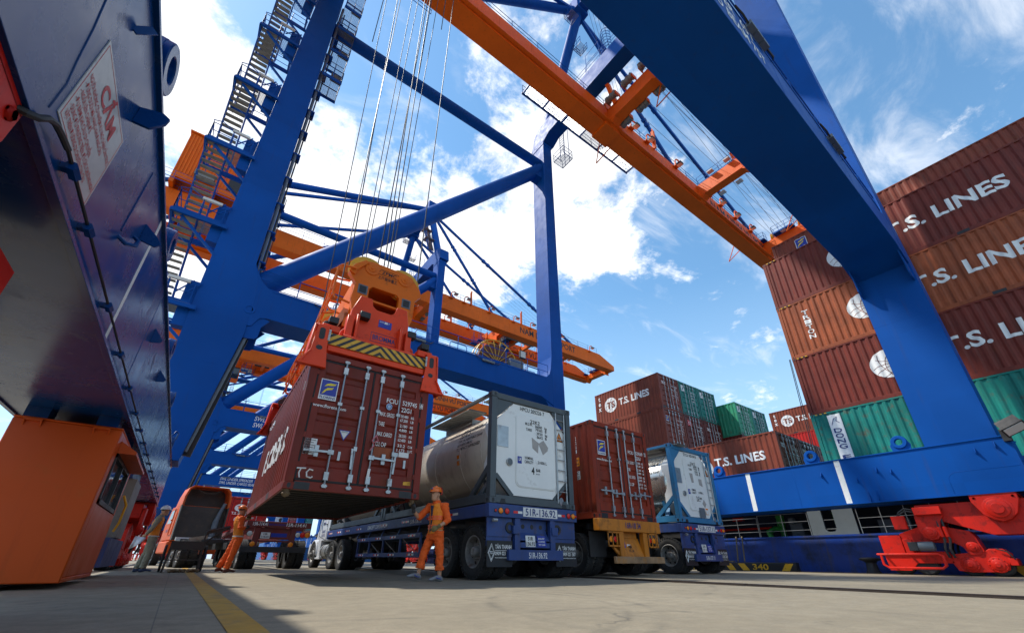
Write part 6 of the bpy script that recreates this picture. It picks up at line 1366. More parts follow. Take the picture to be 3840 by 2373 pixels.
    for a, x, z, w_ in (('M.G.W.', -.24, 1.835, .22), ('36000', .06, 1.815, .22), ('kg', .36, 1.815, .07), ('79365', .07, 1.735, .22), ('lb', .37, 1.735, .05), ('TARE', -.22, 1.70, .18), (num[1], .10, 1.645, .19), ('kg', .37, 1.645, .07), (num[2], .11, 1.56, .19), ('lb', .37, 1.56, .05), ('NOMINAL', -.26, 1.02, .25), ('CAPACITY', -.27, .93, .26), ('21000 L', .12, .955, .28), (cap, -.07, .70, .09 if len(cap) == 1 else .17), ('BAR', .07 if len(cap) == 1 else .13, .77, .13), ('M.A.W.P.', .07, .70, .11)):
        d.text(a, (x, yy, z), X, Z, .16 if a == cap else .03 if a[0:3] == 'M.A' else .066, 'l', w_)
    if rich: d.mat(STICK).poly([(-.05, yy, 1.56), (.19, yy, 1.44), (.16, yy, 1.42), (.14, yy, 1.20), (-.03, yy, 1.30)]).poly([(.19, yy, 1.46), (.32, yy, 1.54), (.46, yy, 1.38), (.44, yy, 1.30), (.29, yy, 1.18), (.16, yy, 1.42)])
    else: d.mat(STICK).poly([(-.25, yy, 1.60), (-.05, yy, 1.60), (-.05, yy, 1.30), (-.18, yy, 1.28)]).poly([(.25, yy, 1.45), (.45, yy, 1.45), (.45, yy, 1.20), (.25, yy, 1.25)]).poly([(.36, yy, .78), (.48, yy, .64), (.36, yy, .50), (.24, yy, .64)]); 
    d.mat(LOGOB).poly([(-.47, yy, .90), (-.35, yy, .90), (-.35, yy, 1.06), (-.47, yy, 1.06)]); d.mat(LETW).text('LR', (-.40, yy-.002, .96), X, Z, .07, 'c', .075)
    d.mat(AMB).poly([(.74, y-.003, 1.60), (.96, y-.003, 1.60), (.85, y-.003, 1.82)]); d.mat(LETK).path([(.74, y-.004, 1.60), (.96, y-.004, 1.60), (.85, y-.004, 1.82), (.74, y-.004, 1.60)], .008, 4).poly([(.86, y-.006, 1.77), (.82, y-.006, 1.68), (.85, y-.006, 1.68), (.84, y-.006, 1.61), (.88, y-.006, 1.70), (.85, y-.006, 1.70)])
    if not rich: d.mat(GREYP).poly([(-.02, yy, .20), (.32, yy, .20), (.32, yy, .50), (-.02, yy, .50)]); d.mat(AMB).poly([(.36, yy, .30), (.52, yy, .30), (.52, yy, .50), (.36, yy, .50)]).mat(PLATE).poly([(.37, yy-.003, .31), (.51, yy-.003, .31), (.51, yy-.003, .45), (.37, yy-.003, .45)])
    d.flat = True; d.build('end_lettering', None, t)
    d = MB([STEEL, GREYP, CHAS]); d.mat(STEEL).lathe((-.69, y, .90), (0, -1, 0), [(.085, 0), (.085, .03), (.07, .04)], 20); d.mat(GREYP).lathe((-.69, y, .90), (0, -1, 0), [(.072, .035), (0, .035)], 20); d.build('gauge', None, t); d = MB([STEEL])
    d.mat(STEEL).box(-1.02, -.72, y-.012, y, 1.22, 1.70); d.build('data_plate', None, t); d = MB([STEEL]); d.mat(STEEL).lathe((.80, y-.03, .16), (.25, -1, 0), [(.09, 0), (.09, .02), (0, .03)], 14); d.build('drain_cap', None, t)
    l = MB()
    for x in (.70, .98): l.tube((x, -L/2+.01, .12), (x+.02, -L/2+.01, H-.16), .018, 8)
    for k in range(8): l.tube((.70, -L/2+.01, .38+.25*k), (.98, -L/2+.01, .38+.25*k), .013, 6)
    l.build('ladder', STEEL, t)
    if sub is not None:
        tx = MB([LETK, AMB, LETW])
        def on_tank(txt, y, z, h, wf, m=LETK):
            q = MB(); q.text(txt, (0, y, z), (0, -1, 0), (0, 0, 1), h, 'l', wf); bm_v = []
            for p in q.v:
                a = (p.z-zc)/R; bm_v.append((-(R+.006)*cos(a), p.y, zc+(R+.006)*sin(a)))
            tx.mat(m).add(bm_v, q.f)
        for k, (s_, h, w_) in enumerate(((num[0], .13, 1.05), ('22 K 2', .12, .48), ('T14 UN PORTABLE TANK', .075, 1.15), ('ADR&RID-IMDG', .075, .72), ('TC IMPACT APPROVED', .075, 1.10))): on_tank(s_, -1.25, zc+.62-[0, .17, .30, .41, .52][k], h, w_)
        q = MB(); q.poly([(0, -1.3, zc-.25), (0, -1.48, zc-.25), (0, -1.48, zc+.0), (0, -1.3, zc+.0)]) if rich else q.poly([(0, -1.55, zc-.25), (0, -2.05, zc-.25), (0, -1.80, zc+.12)])
        tx.mat(AMB).add([(-(R+.006)*cos((p.z-zc)/R), p.y, zc+(R+.006)*sin((p.z-zc)/R)) for p in q.v], q.f)
        tx.flat = True; tx.build('tank_lettering', None, t)
    return t
TG = 'grey framed tank containers on the long trailer'
tank('grey framed cream tank container numbered 205226 with white end panel and ladder', TANKG, CREAM, (6.15, 7.48+3.03, 1.44), ('HPCU 205226 7', '3920', '8642'), TG, sub=1)
tank('grey framed cream tank container at the front of the long trailer, behind 205226', TANKG, CREAM, (6.15, 13.60+3.03, 1.44), ('HPCU 205231 6', '3920', '8642'), TG)
tank('sky blue framed steel tank container with peeling stickers on its white end', TANKB, TANKS, (13.55, 7.92+3.03, 1.46), ('STCU 162104 8', '3250', '7165'), None, rich=False, sub=1, cap='2.67')
container('red container with blue door logo riding on the ochre trailer', C_ORG, (9.61, 7.73+3.029, 1.35), doors=3, marks=lambda t, L, H, m, y: (door_text(t, L, H, m, y, ('FCIU', '529569', '2')), org_side(t, L, H, m)))
# ------------------------------------------------------------------ lorry tractors
def white_tractor():
    t = thing('lorry_tractor', 'white lorry tractor seen under the hanging container, coupled to the long blue trailer', 'lorry', (6.15, 17.6, 0)); X, Z = (1, 0, 0), (0, 0, 1)
    c = MB([CABW]); 
    c.prism([(2.40, 1.05), (4.10, 1.05), (4.35, 1.25), (4.30, 1.85), (3.75, 2.75), (3.4, 2.95), (2.40, 3.0)], -1.08, 1.08, 'x')
    c.prism([(4.25, .75), (5.5, .75), (5.62, 1.0), (5.45, 1.55), (4.9, 1.70), (4.25, 1.86)], -.85, .85, 'x'); c.build('cab', None, t, bevel=.05, seg=2)
    for s in (-1, 1):
        w = MB([GLASS, BLK]); x = s*1.082; w.mat(GLASS).poly([(x, 3.0, 1.95), (x, 4.05, 1.95), (x, 3.72, 2.62), (x, 3.05, 2.66)]); w.build('side_window', None, t)
        d = MB([CHAS, LETB]); x = s*1.084; d.mat(CHAS)
        for p, q in (((x, 2.92, 1.1), (x, 2.92, 2.75)), ((x, 4.15, 1.3), (x, 4.1, 1.9)), ((x, 2.92, 1.1), (x, 4.15, 1.3))): d.bar(p, q, .012)
        d.box(*sorted((x, x+s*.03)), 3.0, 3.12, 1.72, 1.76); d.build('door_seam', None, t)
        fd = MB(); pts = [(.66*cos(a*pi/12), .66*sin(a*pi/12)) for a in range(13)]; fd.prism([(4.55+u, .50+v) for u, v in pts]+[(4.55+u*.86, .50+v*.86) for u, v in reversed(pts)], *sorted((s*.72, s*1.16)), 'x'); fd.box(*sorted((s*.78, s*1.12)), 4.9, 5.55, .55, .98); fd.build('fender', CABW, t, bevel=.03)
        tk = MB([STEEL, CHAS, CABW]); tk.mat(STEEL).lathe((s*.85, 2.1, .66), (0, 1, 0), [(0, 0), (.27, 0), (.30, .04), (.30, 1.25), (.27, 1.3), (0, 1.3)], 22); tk.mat(CHAS)
        for y in (2.4, 3.1): tk.lathe((s*.85, y, .66), (0, 1, 0), [(.305, -.03), (.312, -.03), (.312, .03), (.305, .03)], 22)
        tk.mat(CABW).box(*sorted((s*.62, s*1.10)), 3.5, 3.95, .35, 1.1).box(*sorted((s*1.02, s*1.14)), 3.2, 4.0, .36, .42); tk.build('fuel_tank', None, t)
        mr = MB([CHAS]); mr.box(*sorted((s*1.22, s*1.30)), 4.0, 4.18, 2.0, 2.5); mr.tube((s*1.08, 4.0, 2.5), (s*1.28, 4.1, 2.5), .02, 5); mr.build('mirror', None, t)
        wheel(t, s*1.0, 4.55, .52, .30, s, front=True)
    g = MB([LETB]); g.flat = True; g.text('GEMADEPT', (-1.09, 3.75, 1.42), (0, -1, 0), Z, .10, 'l', .6); g.text('LOGISTICS', (-1.09, 3.75, 1.26), (0, -1, 0), Z, .10, 'l', .6); g.path([(-1.09, 3.45+.13*cos(k*pi/8), 1.72+.13*sin(k*pi/8)) for k in range(9)], .02, 4); g.build('door_lettering', None, t)
    f = MB(); f.box(-.5, -.38, -1.0, 5.2, .72, .95).box(.38, .5, -1.0, 5.2, .72, .95).box(-.6, .6, .0, 1.3, .95, 1.10).box(-.9, .9, 1.7, 2.35, 1.0, 1.14).box(-1.1, 1.1, 5.35, 5.65, .38, .72); f.lathe((0, .5, 1.10), (0, 0, 1), [(.5, 0), (.5, .05), (0, .06)], 18); f.build('chassis', CHAS, t)
    for y in (-.05, 1.28): axle(t, y)
white_tractor()
def orange_tractor():
    t = thing('lorry_tractor', 'orange sleeper cab lorry tractor with open backed roof fairing, seen from behind', 'lorry', (1.12, 24.0, 0), radians(9))
    a, b = 3.4, 6.2
    c = MB([CABO]); c.prism([(a, 1.12), (b-.4, 1.12), (b, 1.4), (b-.05, 1.95), (b-.75, 2.75), (a, 2.75)], -1.02, 1.02, 'x')
    c.prism([(b-.1, .7), (b+1.4, .7), (b+1.5, 1.1), (b+1.2, 1.55), (b-.1, 1.85)], -.85, .85, 'x'); c.build('cab', None, t, bevel=.06, seg=2)
    r = MB([CABO]); n = 8
    outer = [(-1.02, 2.70), (-1.02, 3.15), (-.92, 3.55), (-.75, 3.70), (.75, 3.70), (.92, 3.55), (1.02, 3.15), (1.02, 2.70)]
    inner = [(x*.92, 2.70+(z-2.70)*.94) for x, z in outer]; k = len(outer)
    def P(q, y, s, dz): return [(x*s, y, 2.70+(z-2.70)*dz) for x, z in q]
    rings = [P(inner, a-.25, 1, 1), P(outer, a-.30, 1, 1), P(outer, a+.9, 1, 1), P(outer, a+2.0, .9, .25)]
    vs = [p for q in rings for p in q]; r.add(vs, [(i*k+j, i*k+j+1, (i+1)*k+j+1, (i+1)*k+j) for i in range(3) for j in range(k-1)]); r.add(P(inner, a-.25, 1, 1)+P(inner, a+.8, 1, 1), [(j, j+1, k+j+1, k+j) for j in range(k-1)]); r.build('roof_fairing', None, t)
    d = MB([DGREY]); d.box(-.98, .98, a-.03, a, 1.15, 2.72); d.box(-.9, .9, a+.6, a+.62, 2.7, 3.6); d.path([(-.5, a-.02, 3.52), (-.2, a-.02, 3.38), (.25, a-.02, 3.40), (.5, a-.02, 3.55)], .03, 5); d.build('cab_back', None, t)
    for s in (-1, 1):
        e = MB([DGREY]); e.prism([(a-.35, 1.15), (a, 1.15), (a, 2.75), (a-.32, 2.75)], *sorted((s*1.02, s*.97)), 'x'); e.build('side_extender', DGREY, t)
        w = MB([GLASS]); x = s*1.024; w.poly([(x, b-1.6, 1.95), (x, b-.5, 1.95), (x, b-.95, 2.55), (x, b-1.6, 2.58)]); w.build('side_window', None, t)
        q = MB([CABO]); x = s*1.03; pts = [(a+.25, 1.4), (a+.25, 2.4), (a+.45, 2.6), (a+.95, 2.6), (a+.95, 1.4), (a+.25, 1.4)]; q.path([(x, y, z) for y, z in pts], .022, 5); q.lathe((x, a+1.25, 2.1), (s, 0, 0), [(.05, 0), (.04, .03), (0, .03)], 8); q.build('locker_door', None, t)
        f = MB([CABO]); f.box(*sorted((s*.60, s*1.08)), a+.2, b-.3, .55, 1.10); f.build('side_skirt', CABO, t, bevel=.06, seg=2); wheel(t, s*.95, b+.5, .52, .30, s, front=True)
    g = MB(); g.flat = True; g.text('GEMADEPT', (-1.032, a+1.9, 1.55), (0, -1, 0), (0, 0, 1), .12, 'l', .7); g.build('door_lettering', LETB, t)
    ex = MB([GREYP]); ex.path([(.62, a-.12, 1.2), (.62, a-.12, 2.0), (.70, a-.12, 2.5), (.82, a-.14, 2.95)], [.13, .13, .09, .08], 10); ex.build('exhaust_stack', GREYP, t)
    c = MB([CHAS, GREYP, LAMPG]); c.mat(CHAS).box(-.5, -.38, -1.1, a, .72, .98).box(.38, .5, -1.1, a, .72, .98).box(-.6, .6, -.4, .9, .98, 1.10).box(-.9, .9, 1.5, 2.6, .95, 1.15); c.mat(LAMPG).box(-.9, -.2, 2.7, 2.9, 1.12, 1.26).box(-.1, .5, 2.6, 2.9, 1.12, 1.3); c.mat(GREYP).box(-.62, .2, 2.4, 2.7, 1.0, 1.12); c.lathe((0, .2, 1.10), (0, 0, 1), [(.5, 0), (.5, .05), (0, .06)], 18); c.build('chassis', None, t)
    for y in (-.55, .85): axle(t, y, half=1.16)
orange_tractor()
# ------------------------------------------------------------------ people
def fuse(mb, name, m, parent, vox=.011, smooth=3, loc=None, wrk=0.):
    o = mb.build(name, m, parent, loc); r = o.modifiers.new('r', 'REMESH'); r.mode = 'VOXEL'; r.voxel_size = vox; r.use_smooth_shade = True
    s = o.modifiers.new('s', 'SMOOTH'); s.iterations = smooth; s.factor = .5
    dg = bpy.context.evaluated_depsgraph_get(); me = bpy.data.meshes.new_from_object(o.evaluated_get(dg)); old = o.data; o.modifiers.clear(); o.data = me; me.name = name; bpy.data.meshes.remove(old)
    if not me.materials: me.materials.append(m)
    if wrk:        # cloth folds
        nn = [v.normal.copy() for v in me.vertices]
        for v, n in zip(me.vertices, nn):
            p = v.co; a = noise.noise(V(p.x*9+3, p.y*9, p.z*17)); b = noise.noise(V(p.x*22, p.y*22, p.z*9+7)); v.co = p+n*wrk*((abs(a)*-1.8+.35)+b*.5)
    return o
def loft(mb, rings, n=16):
    vs = []
    for c, a, b in rings:
        c = Vector(c); a = Vector(a); b = Vector(b); vs += [c+a*cos(2*pi*j/n)+b*sin(2*pi*j/n) for j in range(n)]
    m = len(rings)
    return mb.add(vs, [(i*n+j, i*n+(j+1) % n, (i+1)*n+(j+1) % n, (i+1)*n+j) for i in range(m-1) for j in range(n)]+[tuple(range(n-1, -1, -1)), tuple((m-1)*n+j for j in range(n))])
def hand(mb, w, d, curl, n_, g=1.):
    """palm from the wrist w along d with four unequal fingers and a side thumb; n_ is the palm normal"""
    d = Vector(d).normalized(); n = Vector(n_); n = (n-d*n.dot(d)).normalized(); s = d.cross(n); w = Vector(w)
    loft(mb, [(w-d*.01, s*.022*g, n*.018*g), (w+d*.03, s*.034*g, n*.016*g), (w+d*.08, s*.040*g, n*.015*g), (w+d*.095, s*.036*g, n*.010*g)], 10)
    for k, L_ in enumerate((.066, .076, .070, .054)):
        p = w+d*.085+s*(-.030+.020*k); a1 = curl*(.6+.1*k); q = p+(d*cos(a1)+n*sin(a1))*L_*.5; a2 = a1+curl*.9; r = q+(d*cos(a2)+n*sin(a2))*L_*.35; a3 = a2+curl*.6; e = r+(d*cos(a3)+n*sin(a3))*L_*.25
        mb.path([p-d*.02, p, q, r, e], [.010*g, .010*g, .0095*g, .009*g, .007*g], 7)
    p = w+d*.03-s*.026; mb.path([p, p-s*.022+d*.022+n*.008, p-s*.026+d*.048+n*.02, p-s*.020+d*.066+n*.028], [.012*g, .0115*g, .010*g, .008*g], 7)
def person(label, base, f, J, kit):
    t = thing('person', label, 'person', base); B0 = -Vector(base); f = Vector((f[0], f[1], 0)).normalized(); up = V(0, 0, 1); rt = f.cross(up)
    J = {k: Vector(v)+B0 for k, v in J.items()}
    pel, ch, nk, hd = J['pelvis'], J['chest'], J['neck'], J['head']; hf = Vector(J['face']-B0).normalized() if 'face' in J else f
    hr = hf.cross(up).normalized()
    b = MB()
    loft(b, [(pel-up*.10, rt*.10, f*.09), (pel, rt*.155, f*.105), (pel.lerp(ch, .35), rt*.135, f*.095), (ch, rt*.165, f*.11), (ch+(nk-ch)*.55, rt*.165, f*.10), (nk-up*.03, rt*.085, f*.07), (nk, rt*.055, f*.055), (nk+up*.06, rt*.052, f*.055)])
    hu = up
    loft(b, [(hd-hu*.125+hf*.035, hr*.030, hf*.030), (hd-hu*.10+hf*.03, hr*.052, hf*.062), (hd-hu*.05+hf*.012, hr*.068, hf*.085), (hd, hr*.074, hf*.096), (hd+hu*.05, hr*.075, hf*.100), (hd+hu*.09, hr*.062, hf*.085), (hd+hu*.115, hr*.03, hf*.045)])
    loft(b, [(nk, rt*.052, f*.054), (nk.lerp(hd, .6)-hf*.01, rt*.052, f*.056), (hd-hf*.02, rt*.05, f*.05)], 12)
    loft(b, [(hd+hf*.085+hu*.02, hr*.008, hu*.010), (hd+hf*.108-hu*.018, hr*.014, hu*.012), (hd+hf*.09-hu*.035, hr*.012, hu*.006)], 8)      # nose
    for s in (-1, 1): loft(b, [(hd+hr*.070*s-hf*.01+hu*.0, hf*.018, hu*.030), (hd+hr*.084*s-hf*.015, hf*.016, hu*.028)], 10)              # ears
    loft(b, [(hd+hf*.075-hu*.068, hr*.024, hu*.006), (hd+hf*.091-hu*.068, hr*.020, hu*.005)], 8); loft(b, [(hd+hf*.070-hu*.082, hr*.022, hu*.006), (hd+hf*.088-hu*.082, hr*.017, hu*.006)], 8)
    for s, k in ((1, 'R'), (-1, 'L')):
        sh, el, wr = J['sh'+k], J['el'+k], J['wr'+k]
        b.path([ch.lerp(sh, .5)+up*.04, sh, sh.lerp(el, .35), el, el.lerp(wr, .3), wr], [.07, .062, .052, .042, .041, .027], 10)
        hand(b, wr, J['hd'+k]-wr, J.get('curl', V(.8, 0, 0)).x if False else kit.get('curl'+k, .5), J.get('pn'+k, B0+f)-B0 if 'pn'+k in J else f)
        hp, kn, an, to = J['hip'+k], J['kn'+k], J['an'+k], J['toe'+k]
        b.path([hp+up*.06, hp, hp.lerp(kn, .5), kn, kn.lerp(an, .35), an], [.09, .088, .07, .054, .054, .036], 12)
        td = (to-an); td.z = 0; td = td.normalized(); heel = an-td*.05; heel.z = an.z-.055
        loft(b, [(heel+up*.02, td.cross(up)*.028, up*.03), (an+td*.01-up*.03, td.cross(up)*.034, up*.045), (an.lerp(to, .55)+up*.012, td.cross(up)*.040, up*.028), (to+up*.01, td.cross(up)*.03, up*.016)], 10)
    fuse(b, 'body', SKIN, t, .0085, 2)
    # clothes follow the limbs a little outside the body
    tr = MB()
    loft(tr, [(pel-up*.13, rt*.14, f*.115), (pel-up*.02, rt*.172, f*.122), (pel+up*.08, rt*.160, f*.112)])
    for k in 'RL':
        hp, kn, an = J['hip'+k], J['kn'+k], J['an'+k]; e = kn.lerp(an, kit.get('cuff', .9)); w = kit.get('leg', 1.)
        tr.path([hp+up*.05, hp-up*.03, hp.lerp(kn, .5), kn, kn.lerp(e, .5), e], [.105, .108, .092*w, .078*w, .076*w, .078*w], 14)
        if kit.get('rolled'): d = (e-kn).normalized(); tr.path([e-d*.05, e+d*.012], [.088*w, .088*w], 14)
    fuse(tr, 'trousers', kit['trousers'], t, .011, 2, wrk=.013)
    ja = MB()
    loft(ja, [(pel+up*.02, rt*.160, f*.112), (pel.lerp(ch, .4), rt*.146, f*.106), (ch, rt*.172, f*.122), (ch.lerp(nk, .5), rt*.165, f*.110), (nk-up*.05, rt*.10, f*.088), (nk-up*.0, rt*.075, f*.078), (nk+up*.025, rt*.072, f*.075)])
    for k in 'RL':
        sh, el, wr = J['sh'+k], J['el'+k], J['wr'+k]; q = kit.get('sleeve'+k, .92); e = el.lerp(wr, q)
        ja.path([ch.lerp(sh, .6)+up*.04, sh, sh.lerp(el, .4), el, el.lerp(e, .5), e], [.078, .072, .064, .056, .052, .047], 12)
    fuse(ja, 'jacket', kit['jacket'], t, .011, 2, wrk=.010)
    ve = MB()
    loft(ve, [(pel-up*.03, rt*.176, f*.128), (pel+up*.06, rt*.170, f*.124), (pel.lerp(ch, .5), rt*.164, f*.121), (ch, rt*.184, f*.134), (ch.lerp(nk, .5), rt*.168, f*.120), (ch.lerp(nk, .8)-f*.01, rt*.125, f*.098), (nk-up*.035-f*.02, rt*.098, f*.084)])
    vs_ = fuse(ve, 'hi_vis_vest', ORV, t, .012, 2, wrk=.007)
    tp = MB([kit.get('tape', TAPE)])
    for z in kit.get('bands', (.06, .105, .22, .265)):
        q = [(pel+up*(z+dz), rt*(.181+.010*z/.3), f*(.133+.006*z/.3)) for dz in (0, .030)]; n = 28; vv = []
        for c, a, b2 in q: vv += [c+a*cos(2*pi*j/n)+b2*sin(2*pi*j/n) for j in range(n)]
        tp.add(vv, [(j, (j+1) % n, n+(j+1) % n, n+j) for j in range(n)])
    tp.build('reflective_band', None, t)
    z_ = MB(); c0 = pel+f*.128; z_.path([c0+up*.0, pel.lerp(ch, .5)+f*.121, ch+f*.132, ch.lerp(nk, .6)+f*.114], [.016, .018, .024, .04], 6); z_.build('vest_opening', kit.get('inner', NAVYC), t)
    h = MB(); loft(h, [(hd+hu*.01-hf*.035, hr*.077, hf*.072), (hd+hu*.06-hf*.012, hr*.081, hf*.094), (hd+hu*.09-hf*.008, hr*.072, hf*.088)]); h.path([hd+hr*.078+hu*.02, hd+hr*.07-hu*.06+hf*.03, hd-hu*.118+hf*.05, hd-hr*.07-hu*.06+hf*.03, hd-hr*.078+hu*.02], .006, 5); fuse(h, 'hair', HAIR, t, .008, 1)
    fe = MB()
    for s in (-1, 1): fe.path([hd+hf*.092+hr*.030*s+hu*.012-hr*.012, hd+hf*.094+hr*.030*s+hu*.012+hr*.012], .005, 5); fe.path([hd+hf*.096+hr*.030*s+hu*.033-hr*.016, hd+hf*.097+hr*.030*s+hu*.036+hr*.014], .0045, 5)
    fe.build('eyes_and_brows', HAIR, t)
    he = MB(); c = hd+hu*.055; n = 9; R = []
    for i in range(n): a = pi/2*i/(n-1); R.append((c+hu*.108*sin(a)-hf*.004, hr*max(.004, .102*cos(a)**.75), hf*max(.004, .128*cos(a)**.75)))
    loft(he, R, 22); loft(he, [(c-hu*.006+hf*.012, hr*.112, hf*.146), (c+hu*.008+hf*.010, hr*.110, hf*.142)], 22)
    loft(he, [(c-hu*.012+hf*.11, hr*.075, hf*.055), (c-hu*.002+hf*.10, hr*.08, hf*.06)], 16)
    he.path([c+hf*.09+hu*.07, c+hu*.112, c-hf*.09+hu*.08], .014, 6); he.build('helmet', kit['helmet'], t, sharp=50)
    if kit.get('badge'): lb = MB(); lb.path([c+hf*.118+hu*.05+hr*.018, c+hf*.124+hu*.052, c+hf*.118+hu*.05-hr*.018], .010, 5); lb.build('helmet_badge', LOGOB, t)
    if kit.get('cable'): lb = MB(); lb.path([c-hf*.10+hu*.10, c-hf*.16+hu*.09, c-hf*.19+hu*.03, c-hf*.17-hu*.03, c-hf*.12-hu*.03], .008, 6); lb.build('chin_cable', REDL, t)
    for k in 'RL':
        an, to = J['an'+k], J['toe'+k]; td = to-an; td.z = 0; td = td.normalized(); sd = td.cross(up); pitch = (to.z-(an.z-.075))
        q = MB(); heel = an-td*.062; heel.z = an.z-.045
        loft(q, [(heel, sd*.034, up*.04), (an+td*.0-up*.028, sd*.044, up*.058), (an.lerp(to, .5)+up*.006, sd*.050, up*.036), (to+td*.01+up*.010, sd*.042, up*.026), (to+td*.045+up*.008, sd*.020, up*.014)], 14)
        fuse(q, 'shoe', kit['shoe'], t, .008, 2)
        if kit.get('stripe'): w = MB(); w.path([an-sd*.047-up*.04+td*.0, an-sd*.05-up*.03+td*.06, an.lerp(to, .6)-sd*.052+up*.02], .008, 5); w.path([an+up*.02-sd*.03, an+td*.04+up*.012, an+up*.02+sd*.03], .012, 6); w.build('shoe_stripe', LOGOB, t)
        if kit.get('glove'):
            g = MB(); wr = J['wr'+k]; d = J['hd'+k]-wr; hand(g, wr, d, kit.get('curl'+k, .5), J['pn'+k]-B0 if 'pn'+k in J else f, 1.28); g.path([wr-d.normalized()*.05, wr+d.normalized()*.01], [.040, .034], 10); fuse(g, 'glove', kit['glove'] if k == 'L' or 'gloveR' not in kit else kit['gloveR'], t, .0075, 1)
    return t
P = lambda *a: V(*a)
person('man in orange overalls and orange helmet reaching up to the corner of the hanging container', (3.9, 7.88, 0), (-.97, -.16), dict(
    pelvis=(3.95, 7.87, .84), chest=(3.96, 7.86, 1.20), neck=(3.93, 7.86, 1.405), head=(3.885, 7.85, 1.535), face=(-.93, -.36, 0),
    shL=(4.02, 7.685, 1.315), elL=(4.07, 7.61, 1.045), wrL=(3.86, 7.60, .925), hdL=(3.74, 7.62, .855), pnL=(-.2, .9, -.3),
    shR=(3.87, 8.035, 1.32), elR=(3.67, 8.10, 1.11), wrR=(3.525, 8.04, 1.235), hdR=(3.46, 8.00, 1.36), pnR=(.3, .1, .2),
    hipL=(3.97, 7.785, .82), knL=(4.02, 7.76, .455), anL=(4.04, 7.75, .085), toeL=(3.85, 7.71, .03),
    hipR=(3.93, 7.955, .82), knR=(3.81, 7.99, .49), anR=(3.73, 8.01, .115), toeR=(3.545, 7.98, .085)),
    dict(trousers=ORC, jacket=ORC, helmet=HELO, shoe=SHOE, glove=GLOVE, gloveR=CHAS, curlL=.75, curlR=1.0, cuff=.70, rolled=True, leg=.96, sleeveL=.42, sleeveR=.08, badge=True, cable=True, stripe=True))
person('man in khaki work clothes, orange vest and white helmet, papers in hand, by the cart', (-.62, 16.8, 0), (.97, .05), dict(
    pelvis=(-.66, 16.8, .90), chest=(-.665, 16.8, 1.29), neck=(-.63, 16.8, 1.50), head=(-.585, 16.8, 1.63), face=(.97, .1, 0),
    shR=(-.66, 16.62, 1.41), elR=(-.74, 16.55, 1.14), wrR=(-.84, 16.62, .95), hdR=(-.90, 16.68, .86), pnR=(.2, .9, .1),
    shL=(-.66, 16.98, 1.41), elL=(-.76, 17.05, 1.13), wrL=(-.86, 16.92, .98), hdL=(-.90, 16.82, .92), pnL=(.2, -.9, .1),
    hipR=(-.66, 16.71, .88), knR=(-.62, 16.70, .47), anR=(-.66, 16.70, .085), toeR=(-.48, 16.68, .03),
    hipL=(-.66, 16.89, .88), knL=(-.70, 16.90, .47), anL=(-.80, 16.92, .085), toeL=(-.62, 16.92, .03)),
    dict(trousers=KHAKI, jacket=KHAKI, helmet=HELW, shoe=SHOEB, curlL=.9, curlR=.9, cuff=.95, leg=1.12, sleeveL=.85, sleeveR=.85, tape=TAPEW, bands=(.02,)))
person('man in orange overalls and orange helmet facing the empty red trailer', (1.28, 15.3, 0), (.96, .28), dict(
    pelvis=(1.33, 15.3, .90), chest=(1.27, 15.3, 1.29), neck=(1.25, 15.3, 1.51), head=(1.28, 15.31, 1.64), face=(.96, .28, 0),
    shR=(1.30, 15.12, 1.42), elR=(1.30, 15.05, 1.16), wrR=(1.46, 15.12, 1.16), hdR=(1.55, 15.18, 1.19), pnR=(0, .5, .8),
    shL=(1.22, 15.47, 1.42), elL=(1.30, 15.54, 1.16), wrL=(1.46, 15.42, 1.18), hdL=(1.54, 15.34, 1.21), pnL=(0, -.5, .8),
    hipR=(1.36, 15.21, .87), knR=(1.30, 15.19, .47), anR=(1.24, 15.19, .085), toeR=(1.43, 15.20, .03),
    hipL=(1.31, 15.39, .87), knL=(1.20, 15.40, .48), anL=(1.06, 15.42, .11), toeL=(1.18, 15.46, .04)),
    dict(trousers=ORC, jacket=ORC, helmet=HELO, shoe=BOOT, glove=CHAS, curlL=1.0, curlR=1.0, cuff=.95, leg=1.08, tape=TAPEW, bands=(.03,)))
pp = MB(); vs = []
for i in range(9):
    u = i/8; x = -1.05+.24*u; vs += [(x-.02*sin(u*6), 16.60+.05*sin(u*5), .93-.10*u+.05*u), (x-.06+.02*sin(u*4), 16.56+.07*sin(u*5+1), .58+.16*u)]
pp.add(vs, [(2*i, 2*i+2, 2*i+3, 2*i+1) for i in range(8)]); po = pp.build('paper_sheets', PAPER); sd_ = po.modifiers.new('s', 'SOLIDIFY'); sd_.thickness = .006
tag(po, 'white papers held behind him by the man in the white helmet', 'papers')
# twist lock that the nearest man is reaching for
tw = MB(); tw.lathe((3.50, 8.10, 1.30), (0, 0, 1), [(0, 0), (.045, .01), (.06, .05), (.04, .07), (.05, .11), (.05, .128), (0, .13)], 12); tw.bar((3.50, 8.10, 1.36), (3.43, 8.02, 1.34), .03)
tag(tw.build('twist_lock', mat('rusty_twistlock', (.16, .11, .06), .6)), 'rusty twist lock in the near right corner under the hanging container', 'twist lock')
